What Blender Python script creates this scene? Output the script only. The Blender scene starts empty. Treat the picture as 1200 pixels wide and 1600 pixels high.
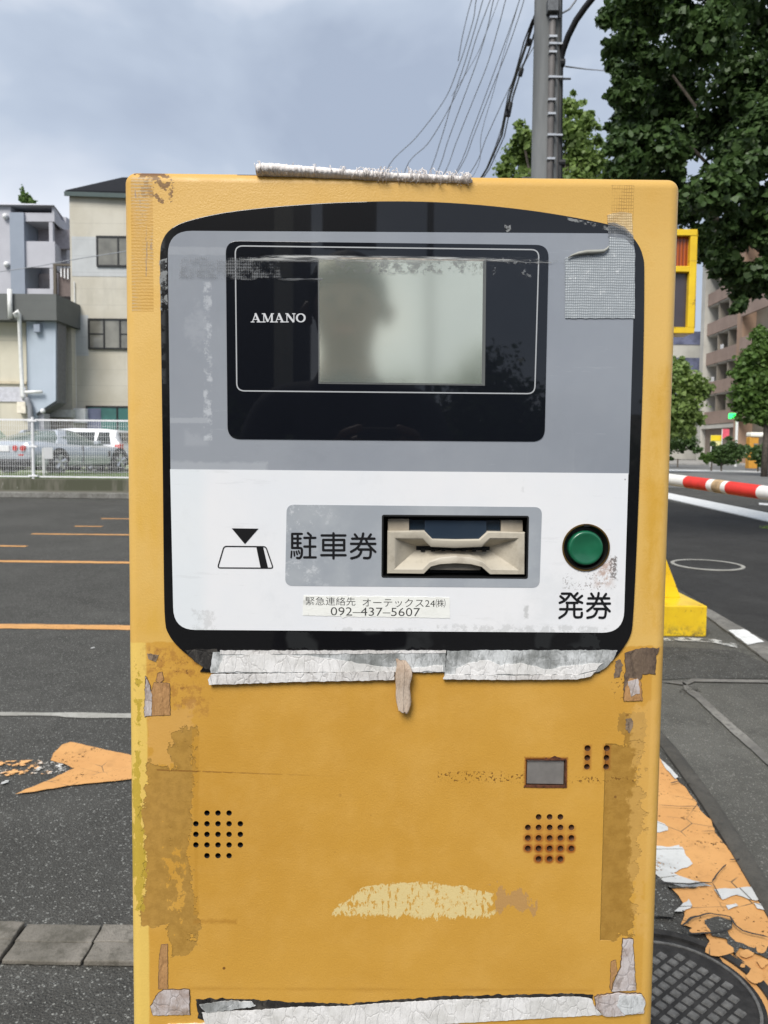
import bpy, bmesh, math, random
import numpy as np
from mathutils import Vector, Matrix, noise as mnoise
from math import radians, sin, cos, pi, tan, sqrt, atan2

random.seed(7)
rng = np.random.default_rng(7)
scene = bpy.context.scene
C = scene.collection

# ------------------------------------------------------------------ camera
EYE = Vector((0, 0, 1.30))
TH, RO, YAW, FPX, PCX, PCY = radians(3.4), radians(0.6), radians(0.4), 1155.0, 600.0, 765.6
cd = bpy.data.cameras.new('camera'); cam = bpy.data.objects.new('camera', cd); C.objects.link(cam)
cd.sensor_fit = 'VERTICAL'; cd.sensor_height = 36; cd.lens = 36 * FPX / 1600
cd.shift_y = -(800 - PCY) / 1600
cd.clip_start = 0.02; cd.clip_end = 2000
cd.dof.use_dof = True; cd.dof.focus_distance = 0.60; cd.dof.aperture_fstop = 20
_F = Vector((0, cos(TH), -sin(TH))); _U = Vector((0, sin(TH), cos(TH))); _R = Vector((1, 0, 0))
CR = _R * cos(RO) + _U * sin(RO); CU = -_R * sin(RO) + _U * cos(RO)
cam.matrix_world = Matrix(((CR.x, CU.x, -_F.x, EYE.x), (CR.y, CU.y, -_F.y, EYE.y), (CR.z, CU.z, -_F.z, EYE.z), (0, 0, 0, 1)))
scene.camera = cam

# ------------------------------------------------------------------ world + sun + exposure
SUN_EL, SUN_AZ = radians(48), radians(205)      # azimuth measured clockwise from +Y: light from behind the camera, a little left
w = bpy.data.worlds.new("World"); scene.world = w; w.use_nodes = True
nt = w.node_tree; nd = nt.nodes; nd.clear(); lk = nt.links.new
sky = nd.new('ShaderNodeTexSky'); sky.sky_type = 'NISHITA'; sky.sun_disc = False
sky.sun_elevation = SUN_EL; sky.sun_rotation = SUN_AZ
tc = nd.new('ShaderNodeTexCoord')
mp = nd.new('ShaderNodeMapping'); mp.inputs['Scale'].default_value = (1, 1, 1.5); mp.inputs['Location'].default_value = (0.9, 0.4, 0.55)
lk(tc.outputs['Generated'], mp.inputs['Vector'])
n1 = nd.new('ShaderNodeTexNoise'); n1.inputs['Scale'].default_value = 2.3; n1.inputs['Detail'].default_value = 5; n1.inputs['Roughness'].default_value = 0.48
n1.inputs['Distortion'].default_value = 0.3
lk(mp.outputs[0], n1.inputs['Vector'])
rp = nd.new('ShaderNodeValToRGB'); cr = rp.color_ramp
cr.elements[0].position = 0.40; cr.elements[0].color = (3.0, 3.5, 4.4, 1)
cr.elements[1].position = 0.61; cr.elements[1].color = (6.0, 6.3, 6.9, 1)
e = cr.elements.new(0.5); e.color = (3.75, 4.3, 5.2, 1)
lk(n1.outputs['Fac'], rp.inputs[0])
mx = nd.new('ShaderNodeMix'); mx.data_type = 'RGBA'; mx.inputs[0].default_value = 0.95
lk(sky.outputs[0], mx.inputs[6]); lk(rp.outputs[0], mx.inputs[7])
bg = nd.new('ShaderNodeBackground'); bg.inputs['Strength'].default_value = 0.05
lk(mx.outputs[2], bg.inputs['Color'])
wo = nd.new('ShaderNodeOutputWorld'); lk(bg.outputs[0], wo.inputs['Surface'])

sl = bpy.data.lights.new('sun', 'SUN'); sl.energy = 1.5; sl.angle = radians(30); sl.color = (1.0, 0.965, 0.91)
so = bpy.data.objects.new('sun', sl); C.objects.link(so)
sd = Vector((sin(SUN_AZ) * cos(SUN_EL), cos(SUN_AZ) * cos(SUN_EL), sin(SUN_EL)))
so.rotation_euler = (-sd).to_track_quat('-Z', 'Y').to_euler(); so.location = (0, -5, 20)
vs = scene.view_settings; vs.view_transform = 'Standard'; vs.look = 'None'; vs.gamma = 1.0; vs.exposure = 1.53

# ------------------------------------------------------------------ geometry helpers
def ray(px, py):
    return (_F + CR * ((px - PCX) / FPX) - CU * ((py - PCY) / FPX))
def at(px, py, Y):
    d = ray(px, py); return EYE + d * (Y / d.y)
def G(px, py, z=0.0):
    d = ray(px, py); return EYE + d * ((z - EYE.z) / d.z)

def link(o, parent=None):
    C.objects.link(o)
    if parent is not None: o.parent = parent
    return o
def mesh_obj(name, verts, faces, mat=None, parent=None, smooth=False, mats=None, midx=None):
    me = bpy.data.meshes.new(name)
    me.from_pydata([tuple(v) for v in verts], [], faces)
    for m in (mats or ([mat] if mat else [])): me.materials.append(m)
    if midx is not None: me.polygons.foreach_set('material_index', midx)
    me.update()
    if smooth: me.polygons.foreach_set('use_smooth', [True] * len(me.polygons))
    return link(bpy.data.objects.new(name, me), parent)
def tag(o, label=None, cat=None, group=None, kind=None):
    if label: o['label'] = label
    if cat: o['category'] = cat
    if group: o['group'] = group
    if kind: o['kind'] = kind
    return o
def empty(name, loc, rz=0, label=None, cat=None, group=None):
    o = bpy.data.objects.new(name, None); C.objects.link(o); o.location = loc; o.rotation_euler = (0, 0, rz)
    o.empty_display_size = 0.1
    return tag(o, label, cat, group)

class MB:
    """collects simple shapes into one mesh"""
    def __init__(s): s.v = []; s.f = []; s.mi = []
    def add(s, vs, fs, mi=0):
        b = len(s.v); s.v += [tuple(v) for v in vs]; s.f += [tuple(i + b for i in f) for f in fs]; s.mi += [mi] * len(fs)
    def box(s, x0, x1, y0, y1, z0, z1, mi=0):
        s.add([(x0, y0, z0), (x1, y0, z0), (x1, y1, z0), (x0, y1, z0), (x0, y0, z1), (x1, y0, z1), (x1, y1, z1), (x0, y1, z1)],
              [(0, 3, 2, 1), (4, 5, 6, 7), (0, 1, 5, 4), (1, 2, 6, 5), (2, 3, 7, 6), (3, 0, 4, 7)], mi)
    def hexa(s, b, t, mi=0):
        """b, t: four corner points each"""
        s.add(list(b) + list(t), [(0, 3, 2, 1), (4, 5, 6, 7), (0, 1, 5, 4), (1, 2, 6, 5), (2, 3, 7, 6), (3, 0, 4, 7)], mi)
    def tube(s, pts, r, seg=8, mi=0, cap=True):
        pts = [Vector(p) for p in pts]; n = len(pts); b = len(s.v)
        rs = r if isinstance(r, (list, tuple)) else [r] * n
        up = None
        for i, p in enumerate(pts):
            d = (pts[min(i + 1, n - 1)] - pts[max(i - 1, 0)]).normalized()
            if up is None:
                up = Vector((0, 0, 1)) if abs(d.z) < .9 else Vector((1, 0, 0))
            a = d.cross(up).normalized(); up = a.cross(d).normalized()
            for k in range(seg):
                t = 2 * pi * k / seg
                s.v.append(tuple(p + (a * cos(t) + up * sin(t)) * rs[i]))
        for i in range(n - 1):
            for k in range(seg):
                k2 = (k + 1) % seg
                s.f.append((b + i * seg + k, b + i * seg + k2, b + (i + 1) * seg + k2, b + (i + 1) * seg + k)); s.mi.append(mi)
        if cap:
            s.f.append(tuple(b + k for k in range(seg))[::-1]); s.mi.append(mi)
            s.f.append(tuple(b + (n - 1) * seg + k for k in range(seg))); s.mi.append(mi)
    def prism(s, pts, off, mi=0, bottom=True):
        """polygon pts (3D) extruded by vector off"""
        n = len(pts); off = Vector(off); b = len(s.v)
        s.v += [tuple(p) for p in pts] + [tuple(Vector(p) + off) for p in pts]
        s.f.append(tuple(b + n + i for i in range(n))); s.mi.append(mi)
        if bottom: s.f.append(tuple(b + i for i in range(n))[::-1]); s.mi.append(mi)
        for i in range(n):
            j = (i + 1) % n; s.f.append((b + i, b + j, b + n + j, b + n + i)); s.mi.append(mi)
    def build(s, name, mats, parent=None, smooth=False, bevel=0, seg=2, loc=None, auto=False):
        if not isinstance(mats, (list, tuple)): mats = [mats]
        o = mesh_obj(name, s.v, s.f, None, parent, smooth, mats, s.mi)
        bm = bmesh.new(); bm.from_mesh(o.data); bmesh.ops.recalc_face_normals(bm, faces=bm.faces)
        if bevel:
            bmesh.ops.remove_doubles(bm, verts=bm.verts, dist=1e-6)
            ed = [e for e in bm.edges if len(e.link_faces) == 2 and e.calc_face_angle(0) > 0.35]
            bmesh.ops.bevel(bm, geom=ed, offset=bevel, segments=seg, affect='EDGES', profile=.5, clamp_overlap=True)
        if auto:
            for f in bm.faces: f.smooth = True
            for e in bm.edges:
                if len(e.link_faces) == 2 and e.calc_face_angle(0) > radians(auto): e.smooth = False
        bm.to_mesh(o.data); bm.free()
        if loc is not None: o.location = loc
        return o

# ------------------------------------------------------------------ node helpers
class S:
    """socket wrapper with arithmetic"""
    def __init__(s, g, sock): s.g = g; s.s = sock
    def _m(s, op, *a, clamp=False):
        n = s.g.t.nodes.new('ShaderNodeMath'); n.operation = op; n.use_clamp = clamp
        for i, v in enumerate((s,) + a):
            if isinstance(v, S): s.g.t.links.new(v.s, n.inputs[i])
            else: n.inputs[i].default_value = v
        return S(s.g, n.outputs[0])
    def __add__(s, o): return s._m('ADD', o)
    __radd__ = __add__
    def __sub__(s, o): return s._m('SUBTRACT', o)
    def __rsub__(s, o): return (s * -1) + o
    def __mul__(s, o): return s._m('MULTIPLY', o)
    __rmul__ = __mul__
    def __truediv__(s, o): return s._m('DIVIDE', o)
    def min(s, o): return s._m('MINIMUM', o)
    def max(s, o): return s._m('MAXIMUM', o)
    def abs(s): return s._m('ABSOLUTE')
    def pow(s, o): return s._m('POWER', o)
    def sin(s): return s._m('SINE')
    def sqrt(s): return s._m('SQRT')
    def gt(s, o): return s._m('GREATER_THAN', o)
    def fract(s): return s._m('FRACT')
    def clamp(s): return s._m('ADD', 0.0, clamp=True)
    def inv(s): return (s * -1 + 1)
    def ss(s, a, b):
        """smoothstep"""
        n = s.g.t.nodes.new('ShaderNodeMapRange'); n.interpolation_type = 'SMOOTHSTEP'
        lo, hi, f0, f1 = (a, b, 0, 1) if a < b else (b, a, 1, 0)
        s.g.t.links.new(s.s, n.inputs[0]); n.inputs[1].default_value = lo; n.inputs[2].default_value = hi
        n.inputs[3].default_value = f0; n.inputs[4].default_value = f1
        return S(s.g, n.outputs[0])

class Mt:
    def __init__(g, name, col=(.5, .5, .5), rough=.6, metal=0, spec=.5, coat=0, coat_rough=.05):
        g.m = bpy.data.materials.new(name); g.m.use_nodes = True; g.t = g.m.node_tree
        g.p = g.t.nodes['Principled BSDF']; g.out = g.t.nodes['Material Output']
        i = g.p.inputs; i['Base Color'].default_value = (*col[:3], 1); i['Roughness'].default_value = rough
        i['Metallic'].default_value = metal; i['Specular IOR Level'].default_value = spec
        i['Coat Weight'].default_value = coat; i['Coat Roughness'].default_value = coat_rough
        g._c = None
    def co(g, kind='Object', sc=None):
        n = g.t.nodes.new('ShaderNodeTexCoord'); o = n.outputs[kind]
        if sc is not None:
            m = g.t.nodes.new('ShaderNodeMapping'); m.inputs['Scale'].default_value = sc; g.t.links.new(o, m.inputs[0]); o = m.outputs[0]
        return o
    def xyz(g, kind='Object'):
        if g._c is None:
            n = g.t.nodes.new('ShaderNodeSeparateXYZ'); g.t.links.new(g.co(kind), n.inputs[0])
            g._c = tuple(S(g, n.outputs[k]) for k in range(3))
        return g._c
    def noise(g, scale, detail=4, rough=.55, sc=None, dist=0, off=None):
        n = g.t.nodes.new('ShaderNodeTexNoise'); n.inputs['Scale'].default_value = scale; n.inputs['Detail'].default_value = detail
        n.inputs['Roughness'].default_value = rough; n.inputs['Distortion'].default_value = dist
        v = g.co('Object', sc)
        if off is not None:
            m = g.t.nodes.new('ShaderNodeMapping'); m.inputs['Location'].default_value = off; g.t.links.new(v, m.inputs[0]); v = m.outputs[0]
        g.t.links.new(v, n.inputs['Vector'])
        return S(g, n.outputs['Fac'])
    def voro(g, scale, feat='F1', sc=None, rnd=1.0, out='Distance', warp=0, wsc=60):
        n = g.t.nodes.new('ShaderNodeTexVoronoi'); n.feature = feat; n.inputs['Scale'].default_value = scale
        n.inputs['Randomness'].default_value = rnd
        v = g.co('Object', sc)
        if warp:
            k = g.t.nodes.new('ShaderNodeTexNoise'); k.inputs['Scale'].default_value = wsc; k.inputs['Detail'].default_value = 4; g.t.links.new(g.co('Object'), k.inputs['Vector'])
            a = g.t.nodes.new('ShaderNodeVectorMath'); a.operation = 'MULTIPLY_ADD'; g.t.links.new(k.outputs['Color'], a.inputs[0]); a.inputs[1].default_value = (warp,) * 3; g.t.links.new(v, a.inputs[2]); v = a.outputs[0]
        g.t.links.new(v, n.inputs['Vector'])
        return S(g, n.outputs[out])
    def mix(g, fac, a, b):
        n = g.t.nodes.new('ShaderNodeMix'); n.data_type = 'RGBA'
        for k, v in ((0, fac), (6, a), (7, b)):
            if isinstance(v, S): g.t.links.new(v.s, n.inputs[k])
            elif k == 0: n.inputs[0].default_value = v
            else: n.inputs[k].default_value = (*v[:3], 1)
        return S(g, n.outputs[2])
    def lerp(g, fac, a, b):
        """scalar mix"""
        if isinstance(fac, S): return fac * (b - a) + a
        return a + (b - a) * fac
    def bump(g, h, dist=.001, strength=1.0, prev=None):
        n = g.t.nodes.new('ShaderNodeBump'); n.inputs['Distance'].default_value = dist; n.inputs['Strength'].default_value = strength
        g.t.links.new(h.s, n.inputs['Height'])
        if prev is not None: g.t.links.new(prev, n.inputs['Normal'])
        g.t.links.new(n.outputs[0], g.p.inputs['Normal']); 
        return n.outputs[0]
    def col(g, c): g.t.links.new(c.s, g.p.inputs['Base Color'])
    def rough(g, c): g.t.links.new(c.s, g.p.inputs['Roughness'])
    def alpha(g, a):
        g.t.links.new(a.s, g.p.inputs['Alpha'])
    def emit(g, col, s):
        g.p.inputs['Emission Color'].default_value = (*col, 1); g.p.inputs['Emission Strength'].default_value = s
    def box(g, u, v, u0, u1, v0, v1, soft=.001, jit=None):
        """mask 1 inside a rectangle; jit is added to the signed distance"""
        d = (u - u0).min(u1 - u).min((v - v0).min(v1 - v))
        if jit is not None: d = d + jit
        return d.ss(0, soft)

def flat(name, col, rough=.6, metal=0, spec=.5, coat=0, var=.12, vs_=8, bump=0, bscale=60):
    g = Mt(name, col, rough, metal, spec, coat)
    if var:
        n = g.noise(vs_, 4, .6)
        g.col(g.mix(n.ss(.3, .7), tuple(c * (1 - var) for c in col), tuple(min(1, c * (1 + var)) for c in col)))
    if bump: g.bump(g.noise(bscale, 4, .6), bump)
    return g.m

def h(v):
    """sRGB 0-255 -> linear"""
    r = []
    for c in v:
        c = c / 255; r.append(c / 12.92 if c <= .04045 else ((c + .055) / 1.055) ** 2.4)
    return tuple(r)
def alb(v, k=1.0):
    return tuple(min(.9, c * k) for c in h(v))
# ================================================================== GROUND AND ROADS
def asphalt(name, base, spk, speck=1.0):
    g = Mt(name, base, .95, 0, .12)
    x, y, z = g.xyz()
    big = g.noise(.7, 5, .6); mid = g.noise(9, 5, .6)
    fine = g.noise(260, 2, .6); v = g.voro(170)
    c = g.mix(big.ss(.35, .65), tuple(b * .85 for b in base), tuple(b * 1.15 for b in base))
    c = g.mix(mid.ss(.35, .7) * .5, c, tuple(b * .7 for b in base))
    c = g.mix(g.noise(2.1, 6, .7, off=(4, 7, 1)).ss(.54, .66) * .45, c, tuple(b * .55 for b in base))
    c = g.mix(g.noise(1.3, 5, .7, off=(9, 2, 5)).ss(.56, .70) * .35, c, tuple(b * 1.5 for b in base))
    c = g.mix(fine.ss(.45, .62) * .55, c, tuple(b * .45 for b in base))
    wn = g.voro(140, out='Color')
    c = g.mix(g.voro(110).ss(.40, .26) * g.noise(60, 2).ss(.50, .60) * speck, c, spk)
    c = g.mix(g.voro(240).ss(.42, .28) * g.noise(130, 1).ss(.5, .6) * .5 * speck, c, spk)
    g.col(c); g.bump(fine * .6 + v, .0035, 1.0)
    return g.m
M_asph = asphalt('asphalt', (.080, .078, .071), (.25, .25, .23))
M_asph2 = asphalt('asphalt_new', (.050, .049, .047), (.12, .12, .12), .5)
M_asph3 = asphalt('asphalt_old', (.118, .115, .102), (.30, .29, .26), .6)
M_road = asphalt('asphalt_road', (.19, .19, .185), (.28, .28, .28), .4)
M_pave = flat('pavement_concrete', (.30, .29, .27), .9, var=.2, vs_=2)

def concrete(name, base, dirt, amt=.5, crack=True):
    g = Mt(name, base, .9, 0, .3)
    a = g.noise(2.5, 6, .65); b = g.noise(30, 5, .65); f = g.noise(250, 2)
    c = g.mix(a.ss(.35, .65) * amt, base, dirt)
    c = g.mix(b.ss(.45, .7) * amt, c, dirt)
    c = g.mix(f.ss(.5, .65) * .35, c, tuple(k * .4 for k in base))
    g.col(c); g.bump(b + f * .5, .003)
    return g.m
M_kerb = concrete('kerb_concrete', (.22, .20, .17), (.085, .078, .062), .9)
M_kerbdark = concrete('kerb_concrete_dark', (.12, .115, .10), (.06, .058, .05), .6)
M_kerblight = concrete('kerb_concrete_light', (.42, .41, .37), (.22, .21, .18), .5)
M_joint = concrete('joint_mortar', (.24, .23, .205), (.11, .105, .095), .9)

# one sheet to the horizon
N = 2
mesh_obj('ground', [(-600, -300, 0), (600, -300, 0), (600, 900, 0), (-600, 900, 0)], [(0, 1, 2, 3)], M_asph)['kind'] = 'structure'

def sheet(name, pts, mat, z=.004, th=.0, parent=None, kind='structure', bev=0):
    """flat ground patch from a list of ground points (x, y)"""
    m = MB(); P = [Vector((p[0], p[1], max(th, 0) and z or z)) for p in pts]
    if th: m.prism([Vector((p.x, p.y, z - .001)) for p in P], (0, 0, th))
    else: m.add(P, [tuple(range(len(P)))])
    o = m.build(name, mat, parent, bevel=bev)
    if o.data.polygons[0].normal.z < 0 and not th: o.data.flip_normals()
    if kind: o['kind'] = kind
    return o
def gp(*l): return [G(*p).xy for p in l]
def jag(pts, amp, step, seed=0):
    """subdivide an outline and roughen it"""
    out = []; n = len(pts)
    for i in range(n):
        a = Vector(pts[i]).to_2d() if len(pts[i]) == 3 else Vector(pts[i]); b = Vector(pts[(i + 1) % n]).to_2d() if len(pts[i]) == 3 else Vector(pts[(i + 1) % n])
        k = max(1, int((b - a).length / step)); d = (b - a); 
        if d.length == 0: continue
        nn = Vector((-d.y, d.x)).normalized()
        for j in range(k):
            p = a + d * (j / k)
            q = mnoise.noise(Vector((p.x / step * .37 + seed * 9.1, p.y / step * .37, seed))) + .6 * mnoise.noise(Vector((p.x / step * 1.3 + 5, p.y / step * 1.3 - seed * 3.7, seed + 4)))
            out.append(p + nn * amp * q)
    return out

# far pavement across the road, the road itself, and the street beyond
sheet('road', [(-30, 26), (400, 14), (400, 58), (-30, 62)], M_road, .004)
sheet('far_pavement', [(8, 62.1), (400, 58.1), (400, 75), (8, 82)], M_pave, .004, .12)
M_wline = Mt('road_paint_white', (.72, .72, .70), .7)
M_wline.col(M_wline.mix(M_wline.noise(12, 6, .7).ss(.45, .75) * .6, (.72, .72, .70), (.30, .30, .28))); M_wline = M_wline.m
a = G(1000, 735.5); b = G(1300, 740)
sheet('road_marking', [(a.x, a.y), (b.x, b.y), (b.x + 20, b.y - .5), (b.x + 20, b.y + 3.2), (b.x, b.y + 3.6), (a.x, a.y + 3.2)], M_wline, .008)
a = G(1165, 787); b = G(1300, 800)
sheet('road_marking', gp((1186, 786), (1230, 789), (1230, 792.5), (1186, 789)), M_wline, .008)
# new dark asphalt of the exit lane
sheet('driveway_asphalt', jag(gp((960, 765), (1043, 783), (1200, 814), (1420, 866), (1650, 1100), (1500, 1180), (1250, 1050), (1200, 1020), (1120, 958), (1000, 880)), .01, .3), M_asph2, .004)
# old coarse asphalt near the machine
sheet('old_asphalt', gp((960, 930), (1098, 957), (1130, 985), (1250, 1075), (1500, 1250), (1600, 1700), (1200, 1400), (1060, 1200), (960, 1100)), M_asph3, .004)
# white kerb line between driveway and road
sheet('kerb_line', gp((930, 752), (1043, 771), (1200, 803), (1440, 852), (1440, 872), (1200, 816), (1043, 780), (930, 758)), M_wline, .004, .02)
# flush kerb stones running down to the right
sheet('kerb_line', jag(gp((1090, 947), (1112, 957), (1180, 996), (1270, 1046), (1290, 1092), (1220, 1052), (1140, 993), (1085, 952)), .008, .06), M_joint, .008, .012)
sheet('kerb_paint', jag(gp((1138, 990), (1163, 988), (1193, 1008), (1168, 1013)), .008, .03), M_wline, .024)
# thin faded line and joints
M_faint = Mt('faded_white_line', (.5, .5, .47), .9)
M_faint.alpha(M_faint.noise(14, 6, .7).ss(.42, .6)); M_faint = M_faint.m
sheet('faded_line', gp((1030, 999), (1075, 998.5), (1115, 1001), (1152, 1009), (1152, 1015), (1112, 1006), (1075, 1004), (1030, 1004)), M_faint, .012)
sheet('pavement_joint', jag(gp((1030, 1068), (1072, 1068), (1080, 1063), (1200, 1066), (1260, 1069), (1260, 1074), (1200, 1070), (1085, 1068), (1072, 1074)), .004, .05), M_joint, .012)
sheet('asphalt_repair', jag(gp((1030, 1012), (1150, 1018), (1200, 1040), (1200, 1062), (1080, 1062), (1030, 1064)), .01, .05), M_asph, .008)
sheet('pavement_joint', jag(gp((1066, 1068), (1092, 1087), (1140, 1130), (1210, 1192), (1330, 1290), (1320, 1305), (1196, 1196), (1130, 1136), (1086, 1094), (1070, 1082)), .004, .04), M_joint, .012)
# dark rounded kerb beside the painted band
M_kerbrough = concrete('kerb_concrete_rough', (.095, .088, .075), (.05, .048, .042), .8)
def kerb_run(name, cl, wid, hgt, mat, gap=.008, L=.6):
    pts = [Vector((p.x, p.y)) for p in [G(*c) for c in cl]]
    m = MB(); prof = [(-.5, 0), (-.5, .6), (-.32, 1), (.32, 1), (.5, .6), (.5, 0)]
    rows = []
    for i, p in enumerate(pts):
        d = (pts[min(i + 1, len(pts) - 1)] - pts[max(i - 1, 0)]).normalized(); nn = Vector((-d.y, d.x))
        rows.append([(p.x + nn.x * a * wid, p.y + nn.y * a * wid, hgt * b) for a, b in prof])
    b0 = 0
    for r in rows: m.v += r
    k = len(prof)
    for i in range(len(rows) - 1):
        for j in range(k - 1):
            m.f.append((i * k + j, i * k + j + 1, (i + 1) * k + j + 1, (i + 1) * k + j)); m.mi.append(0)
    o = m.build(name, mat, auto=40); o['kind'] = 'structure'; return o
kerb_run('kerb', [(985, 1110), (1015, 1138), (1045, 1172), (1075, 1212), (1110, 1262), (1150, 1325), (1190, 1392), (1240, 1480), (1290, 1600)], .06, .022, M_kerbrough)

# --- painted band, orange over white over asphalt
def paint(name, c1, c2):
    g = Mt(name, c1, .75, 0, .3)
    a = g.noise(5, 5, .6); f = g.noise(60, 4, .6)
    c = g.mix(a.ss(.35, .65), c1, c2)
    c = g.mix(f.ss(.55, .8) * .4, c, tuple(k * .55 for k in c1))
    cr_ = g.voro(7, 'DISTANCE_TO_EDGE'); m = cr_.ss(.014, .004) * g.noise(3, 2).ss(.50, .58)
    c = g.mix(m, c, (.08, .07, .05))
    pit = g.noise(75, 4, .75); big_ = g.noise(6, 4, .6)
    c = g.mix(g.noise(14, 5, .7).ss(.5, .72) * .35, c, tuple(k * .5 for k in c1))
    g.col(c); g.bump(f, .001); g.alpha((pit + (big_ - .5) * .5).ss(.335, .36))
    return g.m
M_orange = paint('road_paint_orange', (.62, .325, .115), (.57, .29, .10))
M_white = paint('road_paint_old_white', (.58, .58, .56), (.48, .48, .46))
sheet('painted_band', jag(gp((940, 1100), (1000, 1155), (1033, 1190), (1060, 1224), (1094, 1265), (1130, 1320), (1170, 1372), (1205, 1420), (1230, 1640), (1150, 1545), (1100, 1462), (1062, 1448), (1072, 1420), (1056, 1395), (1020, 1370), (940, 1340)), .010, .02, 2), M_orange, .008)
WP = [0]
def wpatch(pts, s, mat=None, amp=.008, z=.010, st=.015):
    WP[0] += 1; z = .010 + .0004 * WP[0]; sheet('painted_band_wear', jag(gp(*pts), amp, st, s), mat or M_white, z)
wpatch([(1020, 1283), (1040, 1292), (1044, 1302), (1030, 1305), (1018, 1304)], 3)
wpatch([(1018, 1326), (1066, 1328), (1074, 1342), (1083, 1355), (1060, 1364), (1052, 1370), (1082, 1380), (1112, 1389), (1060, 1391), (1036, 1386), (1018, 1360)], 5)
wpatch([(1020, 1331), (1060, 1325), (1064, 1334), (1040, 1336)], 6)
wpatch([(1114, 1394), (1150, 1393), (1186, 1391), (1225, 1412), (1230, 1432), (1205, 1414), (1180, 1414), (1150, 1404), (1128, 1412)], 8)
wpatch([(1056, 1424), (1078, 1411), (1082, 1422), (1068, 1432), (1052, 1430)], 9)
wpatch([(1134, 1421), (1150, 1418), (1154, 1422), (1138, 1428)], 10, amp=.004)
wpatch([(1178, 1417), (1196, 1420), (1230, 1438), (1225, 1450), (1200, 1430), (1182, 1426)], 10)
wpatch([(1032, 1191), (1046, 1203), (1060, 1219), (1055, 1222), (1040, 1205)], 11, amp=.003)
wpatch([(1163, 1362), (1176, 1374), (1188, 1393), (1180, 1391), (1170, 1376)], 12, amp=.003)
# asphalt showing through
wpatch([(1100, 1445), (1122, 1440), (1142, 1446), (1144, 1458), (1136, 1462), (1150, 1478), (1180, 1490), (1190, 1480), (1230, 1500), (1230, 1520), (1190, 1500), (1160, 1490), (1150, 1500), (1164, 1512), (1150, 1508), (1136, 1476), (1110, 1470)], 14, M_asph, .012, .012)
wpatch([(1020, 1368), (1040, 1387), (1072, 1393), (1108, 1391), (1070, 1397), (1040, 1392), (1052, 1410), (1060, 1420), (1050, 1440), (1020, 1440)], 15, M_asph, .008, .012)
for k_, (cx_, cy_, rx_, ry_) in enumerate([(1122, 1489, 22, 13), (1166, 1498, 10, 7), (1190, 1490, 10, 8), (1192, 1515, 9, 8), (1160, 1519, 6, 4), (1180, 1535, 14, 12), (1094, 1462, 16, 8)]):
    wpatch([(cx_ + rx_ * cos(t) * (1 + .2 * sin(3 * t + k_)), cy_ + ry_ * sin(t)) for t in [q * .52 for q in range(12)]], 20 + k_, M_orange, .006, .014)
g = Mt('crack_filler', (.035, .033, .03), .95); M_crack = g.m
def crack(pts, wid, z=.0195):
    crack.k = getattr(crack, 'k', 0) + 1; z += .0002 * crack.k
    P = [G(*p).xy for p in pts]; Q = []
    for i in range(len(P) - 1):
        for j in range(5): Q.append(P[i].lerp(P[i + 1], j / 5))
    Q.append(P[-1]); L = []; R_ = []
    for i, p in enumerate(Q):
        d = (Q[min(i + 1, len(Q) - 1)] - Q[max(i - 1, 0)]).normalized(); nn = Vector((-d.y, d.x))
        j = mnoise.noise(Vector((p.x * 40, p.y * 40, 0))); ww = wid * (.6 + .6 * abs(mnoise.noise(Vector((p.x * 25, p.y * 25, 3))))) * (0.3 if i in (0, len(Q) - 1) else 1)
        p = p + nn * j * wid * .8
        L.append((*(p + nn * ww), z)); R_.append((*(p - nn * ww), z))
    n = len(Q); o = mesh_obj('pavement_crack', L + R_, [(i, i + 1, n + i + 1, n + i) for i in range(n - 1)], M_crack); o['kind'] = 'structure'
crack([(1047, 1231), (1062, 1228), (1080, 1232)], .004)
crack([(1030, 1266), (1060, 1268), (1092, 1268)], .0022)
crack([(1096, 1308), (1126, 1307)], .002)
crack([(1112, 1388), (1122, 1373), (1134, 1360)], .0025)
crack([(1030, 1389), (1075, 1392), (1112, 1389)], .005)
crack([(1140, 1353), (1165, 1351)], .004)
crack([(1066, 1458), (1080, 1445), (1110, 1438), (1140, 1444), (1150, 1458), (1160, 1466), (1200, 1476)], .004)
crack([(1062, 1458), (1080, 1470), (1110, 1470), (1140, 1462)], .004)
crack([(1113, 1390), (1126, 1414)], .002)

# --- manhole cover near the machine (grid) and far one (ring)
def circ3(a, b, c):
    ax, ay = a; bx, by = b; cx, cy = c
    d = 2 * (ax * (by - cy) + bx * (cy - ay) + cx * (ay - by))
    ux = ((ax * ax + ay * ay) * (by - cy) + (bx * bx + by * by) * (cy - ay) + (cx * cx + cy * cy) * (ay - by)) / d
    uy = ((ax * ax + ay * ay) * (cx - bx) + (bx * bx + by * by) * (ax - cx) + (cx * cx + cy * cy) * (bx - ax)) / d
    return ux, uy, math.hypot(ax - ux, ay - uy)
mcx, mcy, mr = circ3(G(1025, 1459).xy, G(1110, 1483).xy, G(1195, 1543).xy)
print('manhole', mcx, mcy, mr)
M_iron = flat('cast_iron', (.030, .028, .026), .7, .3, var=.35, vs_=40, bump=.001, bscale=200)
M_iron_w = flat('cast_iron_worn', (.15, .145, .135), .6, .3, var=.3, vs_=60, bump=.0006, bscale=300)
mh = empty('manhole_cover', (mcx, mcy, 0), 0, 'round iron manhole cover with a grid pattern at the foot of the painted band', 'manhole cover')
m = MB(); n = 72
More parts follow.
